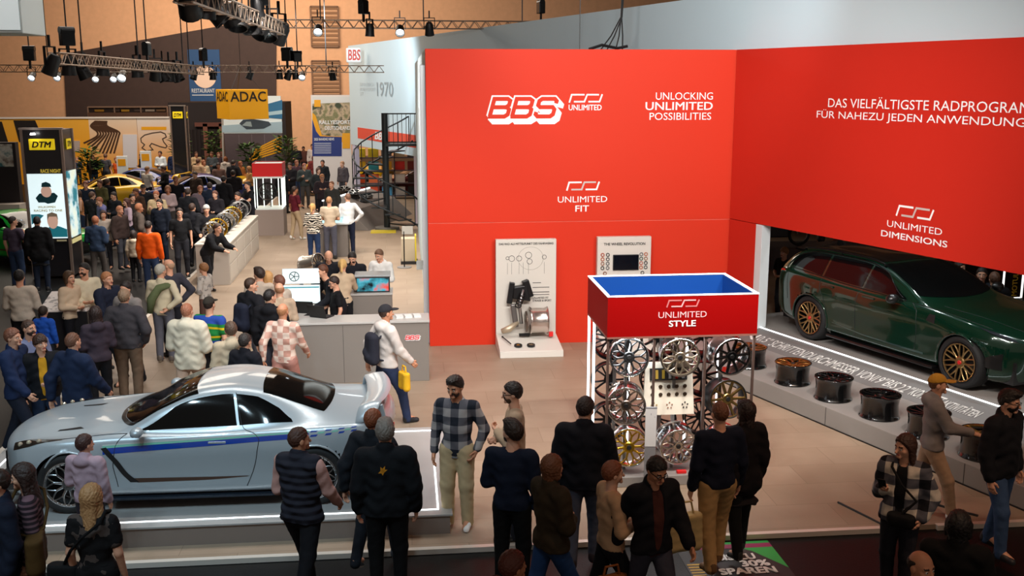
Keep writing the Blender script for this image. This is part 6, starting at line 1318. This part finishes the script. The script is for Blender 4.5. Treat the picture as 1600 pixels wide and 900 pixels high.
P(466,668,1.80,155,arms=('fwd','front'),legs='strideL',top=('vest','262630'),vestc='c89a90',pat='quilt',pants='15151a',shoes=('1a1a1c','d8d8d8'),hair=('crop','4a2c20'),skin=1,label='man in dark quilted vest over pink sleeves walking before the silver car door',head=(-35,0))
o=P(601,656,1.84,178,arms=('down','down'),top=('jacket','101318'),pants='0b0b0d',hair=('tall','7c746c'),label='grey-haired man in black jacket with small orange emblem on the back',build=1.12)
b=MB(); 
for k,(a_,l_) in enumerate(((1.2,.05),(2.0,.06),(2.8,.05),(-.4,.045),(-1.6,.04))): b.add([(.02*math.cos(a_+1.57),0,.02*math.sin(a_+1.57)),(l_*math.cos(a_),0,l_*math.sin(a_)),(.02*math.cos(a_-1.57),0,.02*math.sin(a_-1.57))],[(0,1,2)])
em=b.build('emblem',mat('d89020',.5),o,fixn=False); em.location=(0.02,.205,1.40)
P(582,640,1.72,150,arms=('fwd','aft'),legs='stride',top=('jacket','171a20'),pants='20242c',shoes=('4a5660',WH),hair=('short','7c4224'),label='red-haired person in dark jacket hurrying behind the grey-haired man')
o=P(713,586,1.80,-18,arms=('down','pocket'),top=('shirt','20242e'),pat='plaid',cols=('5c5a60','a09a98'),inner='8a8a8c',pants='c0aa84',shoes=(WH,'ffffff'),hair=('tall','22160f'),skin=1,label='man in navy plaid overshirt and beige chinos beside the silver car platform',head=(-18,14),beard='3a2418',legw=.008)
P(803,597,1.80,-95,arms=('front','cross'),top=('sweater','b49a80'),extra=lambda o,s,A,nb,U:MB().tube([tuple((A[1][0]+(A[1][1]-A[1][0])*(.15+.8*k/22)+np.array([.078,.03*math.sin(k*1.9),.012*math.cos(k*2.3)]))*s) for k in range(23)],.006,5).build('sleeve_script',WHITE,o,True),pants='1c1c24',hair=('short','20140e'),glasses=True,label='man with glasses in beige sweater with white sleeve script',head=(0,5),beard='4a3424')
P(800,657,1.80,160,arms=('down','front'),top=('sweater','10182a'),pants='0c0c0e',hair=('tall','2a1a10'),beard='2a1a10',label='bearded man in navy sweater talking with the beige-sweater man',head=(60,0))
o=P(862,712,1.70,120,arms=('front','fwd'),legs='stride',top=('jacket','352818'),pants='24406c',hair=('bob','6a3c20'),skin=1,fem=True,label='person in dark olive jacket and blue jeans rushing to the kiosk')
P(914,621,1.86,165,arms=('front','down'),legs='step',top=('jacket','15151c'),pants='4a4c58',shoes=('2a2024','a03030'),hair=('short','2a1c18'),label='tall person in dark jacket and grey jeans before the kiosk corner',head=(-20,10),build=1.1)
P(957,722,1.62,100,arms=('front','front'),legs='stride',top=('sweater','c49a74'),pants='121216',hair=('short','7c4428'),label='red-haired person in beige top passing before the kiosk',skin=3)
o=P(1022,711,1.75,18,arms=('aft','fwd'),legs='strideL',top=('jacket','121218'),inner='4a2620',pants='3c3c48',hair=('short','18100c'),skin=1,glasses=True,label='young man with glasses and dark jacket over a red-brown top',head=(5,22))
hang(o,'carrier_bag','brown carrier bag held by the young man with glasses',(-.34,.12,.48),(.34,.12,.36),'8a4c20')
o=P(1126,628,1.82,-170,arms=('down','down'),legs='step',top=('sweater','0e1426'),pants='b08c5c',shoes=('6a4c2c','2a1c10'),hair=('crop','6a4028'),label='man in navy sweater and tan chinos watching the kiosk',build=1.06,legw=.006)
hang(o,'carrier_bag','large beige carrier bag beside the man in navy sweater',(.42,.10,.52),(.46,.16,.50),'b49c6c')
o=P(1166,626,1.74,-165,arms=('down','aft'),legs='step',top=('coat','141013'),pants='0e0e10',hair=('long','241512'),fem=True,label='long-haired woman in dark coat beside the man in navy sweater',head=(15,0))
ph=lambda lab: (lambda o,s,A,nb,U: phone(o,A,s,lab))
o=P(1417,679,1.70,-40,arms=('phone','pocket'),legs='close',top=('jacket','17181e'),pat='check',cols=('5a5a62','cfc6b8'),inner='0e0e10',pants='22222a',shoes=('c0a070','8a7048'),hair=('long','3a2014'),fem=True,label='woman in checked fleece jacket holding a phone at the floor edge',head=(-35,6),extra=ph('black smartphone in the hand of the woman in the checked jacket'))
hang(o,'belt_bag','small black belt bag on the woman in the checked jacket',(.05,-.20,.93),(.22,.10,.13),'121214',(-.1,0,1.42))
P(1466,585,1.72,70,arms=('reach','front'),legs='stride',top=('hoodie','87807e'),pants='b8987c',shoes=(WH,'ffffff'),hair=('cap','c08a28','6a4428'),label='person with yellow cap in grey hooded top touching a rim on the step',fem=True)
P(1576,608,1.84,30,arms=('down','down'),legs='step',top=('jacket','15161c'),pants='3c5478',shoes=('202024','404040'),hair=('tall','1a120e'),glasses=True,label='dark-bearded man with glasses in dark hooded jacket by the grey step',beard='1a120e',head=(10,8),build=1.12)
P(1500,800,1.72,150,arms=('down','fwd'),top=('jacket','0b0b0c'),pants='0b0b0c',hair=('bob','120d0b'),label='person in black with black hair at the bottom edge, back turned')
P(1440,862,1.70,20,arms=('down','down'),top=('sweater','1c1618'),pants='121214',hair=('rim','2a1c16'),label='bald person just showing at the bottom edge before the black-clad person',skin=1)
P(800,862,1.70,120,arms=('down','down'),top=('sweater','5a3030'),pants='18181c',hair=('short','5a2c20'),label='red-haired person just showing at the bottom edge below the bearded man',skin=2)
P(-6,735,1.72,-60,top=('jacket','141b2c'),pants='10141c',hair=('short','2a1c14'),label='person in dark blue jacket cut by the picture edge beside the silver car')
# ---------------------------------------------------------------- middle distance
P(29,422,1.80,178,arms=('front','front'),top=('sweater','cfc2b2'),pants='121216',hair=('short','14100e'),label='man in cream sweater seen from behind near the black tower',build=1.12)
P(130,411,1.80,25,arms=('front','front'),top=('sweater','d8ccb0'),pants='14141a',hair=('short','14100e'),label='man in cream polo sweater with joined hands facing a partner',head=(-50,0),beard='2a1c14')
P(107,424,1.70,60,arms=('front','front'),top=('sweater','d0b89c'),pants='14141a',hair=('bob','4a3420'),label='woman in cream sweater close beside the man in the cream polo sweater',fem=True)
P(148,479,1.68,-150,arms=('front','front'),top=('hoodie','3c323c'),pants='101014',hair=('wavy','30201c'),label='woman in dark purple jacket and black leggings at the platform back corner',fem=True)
P(193,452,1.82,175,arms=('pocket','pocket'),top=('jacket','3e3a3e'),pants='6a5544',hair=('short','8a7058'),label='man in dark grey jacket and brown trousers behind the silver car',build=1.15,legw=.008)
P(250,413,1.80,170,arms=('behind','front'),top=('shirt','c8bca0'),pants='5c5c66',shoes=('5a5048','c8b8a0'),hair=('short','a8a498'),label='grey-haired man with a green sweater over his shoulders',head=(-25,0),extra=lambda o,s,A,nb,U:MB().tube([(-.2,-.12,1.25),(-.17,.05,1.44),(-.02,.16,1.40),(.12,.19,1.2),(.16,.2,.95)],[.04,.06,.075,.08,.05],8).build('shoulder_sweater',cloth('5a6444'),o,True))
P(263,405,1.82,-140,arms=('hip','down'),top=('sweater','3a3a44'),pants='22222a',hair=('rim','b89478'),label='bald man in charcoal sweater beside the man with the green sweater',head=(30,0))
o=P(318,412,1.48,-110,arms=('front','front'),top=('sweater','b8b0a8'),pat='print',cols=('8a8480',),pants='5a4038',hair=('fringe','8a5c34'),label='brown-haired boy in pale printed top alone near the white cabinets')
P(291,474,1.80,165,arms=('front','front'),legs='stride',top=('fluffy','d6ccb6'),pants='b89c88',hair=('crop','a86c50'),label='person in thick cream fleece jacket behind the silver car roof',build=1.15)
P(326,464,1.76,160,arms=('down','front'),legs='step',top=('tee','1c7a38'),pat='flag',cols=('d8b818','28489c'),pants='1c1c20',hair=('cap','2a241c','2a1c14'),label='person wearing a green and yellow football jersey',build=1.1)
P(360,503,1.72,-160,arms=('front','front'),legs='step',top=('hoodie','c8b498'),pants='1c1c24',hair=('short','5a4436'),label='person in beige hooded top beside the football jersey')
P(382,522,1.60,150,arms=('front','down'),top=('jacket','16161e'),pants='16161c',hair=('short','2c2420'),label='person in black jacket low before the information counter corner')
o=P(391,434,1.82,140,arms=('pocket','strap'),top=('jacket','17171c'),pants='74727a',hair=('crop','3a2618'),label='man in black jacket and grey jeans queuing at the information counter',head=(-35,0)); backpack(o,'dark blue backpack on the man queuing in grey jeans','1c2030')
P(404,418,1.80,-170,arms=('front','front'),top=('shirt','b8a898'),pants='3a3a40',hair=('tall','2a1a12'),label='dark-haired man in light shirt behind the queuing man',head=(40,0))
P(417,424,1.70,-160,arms=('front','front'),top=('sweater','dcd0bc'),pants='3a4454',hair=('long','c0925c'),fem=True,label='blonde woman in cream top in the queue at the white screen',head=(30,0))
P(436,430,1.76,-120,arms=('front','front'),top=('sweater','c0b4a4'),pants='2a2a30',hair=('short','6a4030'),label='brown-haired man beside the white screen with his back to the aisle')
P(436,442,1.72,-165,arms=('front','front'),top=('shirt','b8a088'),pants='2a2a30',hair=('rim','a07050'),label='bald man facing the white screen in the queue',skin=0,glasses=True)
P(421,452,1.80,165,arms=('front','down'),top=('hoodie','131318'),pants='3e3e48',hair=('crop','1c1614'),label='man in black hooded sweater leaning to the information counter',build=1.05,head=(-30,0))
o=P(441,474,1.76,160,arms=('fwd','aft'),legs='stride',top=('shirt','d0a090'),pat='plaid',cols=('dcc4b4','b88878'),pants='b07c70',hair=('rim','b07850'),label='bald person in pink plaid shirt walking before the information counter',build=1.1,skin=1)
o=P(602,476,1.82,115,arms=('fwd','aft'),legs='stride',top=('hoodie','c8bcb4'),pants='2a3450',shoes=('18181c','18181c'),hair=('cap','1c1a20','3a2418'),label='person in pale hooded sweater striding past the information counter',build=1.12,skin=1); backpack(o,'dark backpack on the person striding past the information counter','22222c')
hang(o,'carrier_bag','yellow carrier bag before the front of the information counter',(-.34,-.12,.75),(.26,.10,.34),'d8a420')
# counter staff
P(513,391,1.72,10,arms=('table','table'),top=('hoodie','16171e'),pants='1c1c22',hair=('rim','b08060'),label='bald man in dark jacket behind the desk looking down',lean=14,head=(0,28))
P(551,393,1.68,-10,arms=('front','front'),top=('jacket','16171e'),pants='1c1c22',hair=('short','1c120e'),label='dark-haired man in dark jacket looking at his hands behind the rear counter',head=(0,25),skin=0,beard='1c120e')
P(594,389,1.68,-25,arms=('front','front'),legs='step',top=('hoodie','e4e2de'),pants='8c7454',hair=('short','6a4a34'),label='man in white hooded sweater and khaki trousers at the rear counter',head=(-10,20))
P(535,405,1.72,175,arms=('reach','hip'),top=('shirt','c0a88c'),pants='16161a',hair=('tail','d0a868'),fem=True,label='blonde woman in beige blouse with her back to us behind the counter',lean=8)
P(502,415,1.80,-70,arms=('reach','table'),top=('sweater','15161c'),pants='16161c',hair=('crop','5a3420'),label='brown-haired man in black reaching over the laptops',lean=26,head=(0,10))
P(524,432,1.58,-75,arms=('table','down'),top=('tee','101013'),pants='16161c',hair=('short','2a1a14'),glasses=True,label='man with glasses in black t-shirt standing at the laptops',build=1.08,head=(0,14))
# left aisle foreground
P(62,523,1.68,20,arms=('down','front'),top=('jacket','14151a'),inner='c89020',pants='22324c',res=.0125,hair=('fringe','3a2216'),label='boy in black jacket with yellow collar near the platform corner',head=(25,0))
P(44,500,1.72,35,arms=('front','front'),top=('shirt','7a80a0'),pants='1c1c22',hair=('crop','4a3428'),beard='3a2a20',label='bearded man in grey-blue shirt behind the boy',head=(30,0))
P(18,513,1.80,80,arms=('fwd','aft'),legs='stride',top=('jacket','1a2848'),pants='161c2a',hair=('short','7a4c38'),label='person in blue jacket hurrying along the carpet at the boy')
P(112,520,1.80,150,arms=('fwd','aft'),legs='stride',top=('jacket','1a2640'),pants='1e3454',hair=('crop','6a4430'),label='person in dark blue jacket between the boy and the purple-jacket woman',build=1.08)
P(67,482,1.20,170,top=('jacket','1f54b8'),pants='1c2430',hair=('short','2a1c14'),label='child in bright blue jacket on the carpet beyond the bearded man')
P(196,440,1.76,-30,arms=('front','front'),legs='step',top=('jacket','8a827e'),pants='1c1c22',hair=('short','1c1412'),label='person in grey jacket behind the man in dark grey')
P(166,425,1.80,60,arms=('fwd','aft'),legs='stride',top=('jacket','1a2032'),pants='161a24',hair=('short','b07850'),label='person in navy coat rushing behind the man in cream polo')
P(19,338,1.80,160,arms=('strap','down'),top=('tee','4a4050'),pants='2c3c58',hair=('crop','2a1c16'),label='man in purple-grey t-shirt looking at the green racing car',head=(-30,0))
P(57,338,1.84,-170,arms=('down','down'),top=('coat','101013'),pants='1c2638',shoes=('1a1a1c',WH),hair=('crop','1c1412'),label='man in long black jacket before the lit portrait screen')
P(231,345,1.80,172,arms=('down','down'),top=('sweater','e8580c'),pants='2c3c5c',hair=('crop','241814'),label='man in bright orange jacket seen from behind',build=1.1)
P(208,362,1.30,170,arms=('down','down'),top=('hoodie','c8b8a0'),pants='16161a',hair=('bob','2a1c16'),label='child in cream top beside the man in orange')
P(280,325,1.80,15,arms=('down','down'),top=('tee','131316'),pants='2a2a30',hair=('short','2a1a14'),glasses=True,label='man with glasses in black t-shirt facing the camera in the aisle',skin=0)
P(249,311,1.80,-20,top=('jacket','151b28'),pants='1c2230',hair=('short','241a16'),label='man in dark navy jacket behind the man in orange')
P(322,320,1.78,15,arms=('table','table'),top=('hoodie','18181c'),pants='1c1c20',hair=('beanie','b8b4b0','2a1c14'),label='man in black with a pale knit cap at the white cabinets')
P(342,352,1.76,60,arms=('reach','reach'),legs='step',top=('jacket','16161a'),pants='1e1e22',hair=('short','3a2418'),lean=35,label='man in black bending over the rims on the nearest white cabinet')
P(386,284,1.80,-50,arms=('reach','reach'),top=('tee','15161a'),pants='1c1c22',hair=('short','2a1c14'),label='man in black t-shirt touching the farthest upright rims',lean=12)
P(349,275,1.82,170,arms=('down','down'),top=('coat','121216'),pants='101014',hair=('short','1a1210'),label='man in long black coat between the crowd and the white cabinets')
P(460,291,1.72,130,arms=('front','down'),legs='step',top=('tee','5c1624'),pants='b49c7c',shoes=(WH,WH),hair=('crop','3a241c'),skin=2,label='person in maroon t-shirt and beige trousers beside the small lit kiosk')
P(488,318,1.70,170,arms=('front','front'),top=('sweater','d8cfc0'),pat='zebra',cols=('14100e',),pants='24385c',hair=('tail','d0a060'),fem=True,label='blonde woman in zebra-striped sweater at the touch table')
P(514,307,1.80,175,arms=('front','front'),top=('tee','c4b098'),pants='50505c',hair=('crop','a87850'),label='man in beige t-shirt with his back to us at the touch table',slv=1)
P(543,302,1.82,-165,arms=('hip','front'),top=('shirt','d8d8d8'),pants='1a2036',hair=('crop','6a4834'),label='man in white shirt at the touch table',head=(20,0))
P(503,272,1.76,10,arms=('cross','cross'),top=('jacket','3a3036'),pants='22222a',hair=('short','c08050'),glasses=True,label='fair-haired person with glasses beyond the touch table')
P(518,283,1.76,-30,top=('jacket','30302e'),pants='22222a',hair=('crop','8a5c40'),label='man in dark green jacket beside the fair-haired person with glasses')
# behind the green car
P(1226,387,1.55,-60,arms=('front','front'),top=('tee','141416'),pants='1a1a1e',hair=('fringe','8a5c34'),label='fair-haired boy in black at the back of the green car')
P(1283,366,1.74,170,top=('hoodie','1c2c48'),pants='16161a',hair=('short','1c1412'),label='person in navy hooded top behind the green car roof')
P(1308,368,1.74,150,top=('jacket','22222a'),pants='16161a',hair=('bob','7a3c24'),label='red-haired person behind the green car roof')
for k,(x,y,f,tc,hc,lb) in enumerate(((1500,408,20,'1a1a1e','2a1c16','person in black between the green car and the neon frame'),(1535,418,-30,'20242c','1c1412','person in slate jacket beside the neon frame'),(1478,400,160,'2a2224','3a2418','person in dark brown jacket beyond the green car windscreen'),(1555,425,170,'101014','5a3a28','person in deep black just left of the neon frame'))): P(x,y,1.8,f,top=('jacket',tc),pants='16161a',hair=('short',hc),label=lb)
# ---------------------------------------------------------------- the crowd further back
CR=[(120,246,1.4,20,'tee','1c2c44','short','c08058','person in navy t-shirt seated low at the pink bench by the yellow wall'),
(144,242,1.7,10,'jacket','1c1e28','long','8a6040','woman in black jacket by the plant at the yellow wall'),
(164,240,1.75,170,'tee','4a4a50','short','6a4a38','man in grey t-shirt before the winding road graphic'),
(181,246,1.6,0,'tank','c85018','short','8a4828','person in orange and blue left of the white info totem'),
(200,219,1.9,60,'tee','d8dce0','short','4a2c1c','bearded man in white t-shirt before the white poster'),
(220,241,1.5,-60,'jacket','1a1a1e','short','4a241c','person in black between the two white totems'),
(250,236,1.8,-20,'hoodie','d8e0e4','short','3a2a20','man in white hooded sweater before the circuit drawing'),
(271,236,1.75,10,'jacket','1c2848','short','6a4430','man in navy track jacket beside the green emergency sign'),
(284,236,1.75,-20,'jacket','c8b090','rim','c8a080','bald man in beige jacket near the leaning pole'),
(306,237,1.75,40,'jacket','b89c78','short','4a2c1c','man in tan jacket before the stage curtains'),
(331,237,1.75,-10,'jacket','4a5054','short','5a3c28','man in grey jacket before the stage column'),
(341,238,1.65,20,'jacket','3c2c34','short','7a4430','person in plum jacket at the picture wall pole'),
(352,245,1.7,160,'hoodie','d8ccc0','bob','8a5028','person in white hooded top left of the stand counter'),
(369,236,1.7,0,'vest','d8b818','short','d0b090','fair-haired person in yellow vest at the stand counter'),
(394,232,1.75,-60,'jacket','22262a','cap','d8d8d8','person in black jacket with white cap at the stand counter'),
(433,233,1.75,170,'sweater','1a2c50','short','2a1c18','man in blue sweater before the yellow bars'),
(462,227,1.8,-20,'jacket','16181e','crop','8a5c48','man in black at the pale counter'),
(488,225,1.8,0,'sweater','d4c4bc','short','3a2418','man in pale sweater behind the pale counter'),
(474,229,1.6,0,'jacket','6a4038','short','2a201c','person in brown between the black and pale men'),
(522,219,1.85,-60,'tee','1c7a44','short','b07850','man in green t-shirt before the rally poster'),
(511,233,1.75,20,'hoodie','d8cfc0','cap','2c2c38','person in white with dark cap before the rally poster'),
(524,243,1.7,170,'sweater','d8d0c0','short','4a3424','person in cream before the yellow car'),
(504,250,1.75,-30,'jacket','1a1c20','short','2a1c18','person in black beside the person in cream'),
(490,243,1.7,30,'jacket','7c3430','bob','6a3020','person in dark red near the pale counter'),
(475,255,1.8,20,'jacket','3c4240','short','8a5040','man in grey-green jacket carrying a blue bag'),
(453,254,1.8,-20,'jacket','201c20','short','3a2020','man in black right of the small lit kiosk'),
(463,250,1.75,40,'jacket','4a3038','short','7a4a38','person in plum-grey behind the man with the blue bag'),
(535,252,1.7,-40,'jacket','4a4448','short','a07858','person in grey left of the white post'),
(133,283,1.78,10,'jacket','1c2434','short','7a4030','man in navy jacket right of the portrait tower'),
(156,281,1.75,-30,'jacket','5c5834','short','5a3828','man in olive jacket hugging the crowd by the yellow racing car'),
(167,279,1.78,170,'jacket','151519','short','3a2418','man in black beside the olive jacket'),
(123,297,1.7,-70,'tank','c88858','bob','3a2418','person in tan top at the edge of the portrait tower'),
(156,308,1.75,-60,'hoodie','6c6c98','short','8a5030','person in lavender hooded sweater bending to a table'),
(161,329,1.6,5,'jacket','a8988c','long','3a2018','girl in light grey jacket looking at the camera'),
(148,338,1.7,170,'jacket','2c3c54','short','a06040','person in blue jacket right before the girl in grey'),
(198,310,1.65,-60,'sweater','c0a8b4','long','4a241c','woman in pale pink top in the dense crowd'),
(206,303,1.75,40,'jacket','2a2420','short','241814','person in dark brown jacket in the dense crowd'),
(223,288,1.8,20,'jacket','16181e','cap','1a1a1e','man in black with dark cap in the dense crowd'),
(213,294,1.7,-30,'jacket','4a3428','short','5a3420','person in brown before the man with dark cap'),
(244,298,1.78,0,'hoodie','d0b890','short','b06848','red-faced man in cream with dark straps'),
(229,260,1.75,150,'tee','d8d0c4','short','8a6440','person in white t-shirt at the blue racing car'),
(256,259,1.8,-60,'jacket','141418','short','3a2418','man in black leaning over the blue racing car'),
(274,275,1.78,10,'tee','16161c','short','6a3c28','man in black facing us at the far aisle'),
(293,294,1.85,170,'jacket','121318','short','3a2a22','tall man in black seen from behind'),
(309,248,1.78,160,'sweater','c0a080','short','5a3828','man in sand-coloured sweater in the bright crowd'),
(318,250,1.7,40,'jacket','d8c8a8','bob','8a5434','woman in cream jacket beside the sand sweater'),
(341,254,1.75,10,'sweater','6a5048','short','2a1c16','man in brown sweater looking down'),
(305,268,1.7,-30,'jacket','4a3c34','short','3a281c','person in brown jacket at the yellow bench'),
(364,250,1.8,170,'jacket','17171c','short','241a16','man in black seen from behind at the aisle'),
(364,266,1.8,-160,'jacket','1c1a1e','short','1c1410','second man in black with red bag strap'),
(375,252,1.7,60,'jacket','a0602c','short','8a4c28','person in rust jacket left of the small kiosk'),
(389,260,1.65,-60,'sweater','b88850','bob','a8703c','woman in ochre sweater right at the small kiosk'),
(327,285,1.8,170,'jacket','1a2436','short','2a1c18','man in dark blue next to the long black coat'),
(312,290,1.7,20,'jacket','6a5c64','short','9a6048','person in mauve-grey behind the tall man in black'),
(262,290,1.7,0,'sweater','b8a0a0','bob','8a5c40','woman in dusty pink beside the red-faced man'),
(336,298,1.7,-20,'jacket','1f1c22','short','6a4030','person in black beyond the pale knit cap'),
(178,300,1.7,-40,'jacket','20222a','short','2a1e1a','person in slate beside the lavender hooded sweater'),
(186,322,1.72,60,'jacket','3a2c28','short','a86c4c','person in dark brown right of the girl in grey'),
(216,318,1.78,120,'jacket','5c5048','short','b0704c','person in taupe striding behind the orange jacket'),
(143,300,1.7,150,'jacket','2a2a30','short','5a3a2a','person in charcoal at the table of flyers'),
(300,318,1.75,170,'jacket','18181e','short','3a2418','man in black between the glasses man and the knit cap'),
(372,300,1.75,-20,'jacket','14141a','short','2a1c16','person in black behind the white cabinets'),
(440,262,1.75,150,'jacket','20242c','short','3a281e','person in slate right behind the small lit kiosk'),
(497,262,1.7,20,'jacket','2a2c2c','bob','4a3020','person in dark grey beyond the fair-haired person')]
for k,(x,y,hh,fc,kd,tc,hs,hc,lb) in enumerate(CR):
    hr=(hs,hc) if hs not in('cap','beanie') else (hs,hc,'3a281c')
    P(x,y,hh,fc,top=(kd,tc),pants=('1c1c22','2c3a54','3a3a40','24242a','4a4440')[k%5],hair=hr,label=lb,arms=(('down','front'),('front','front'),('down','down'),('pocket','down'),('phone','front'))[k%5],legs=('stand','step','apart')[k%3],skin=k%4,fem=hs in('long','bob'),head=((k*37)%41-20,(k*13)%15))
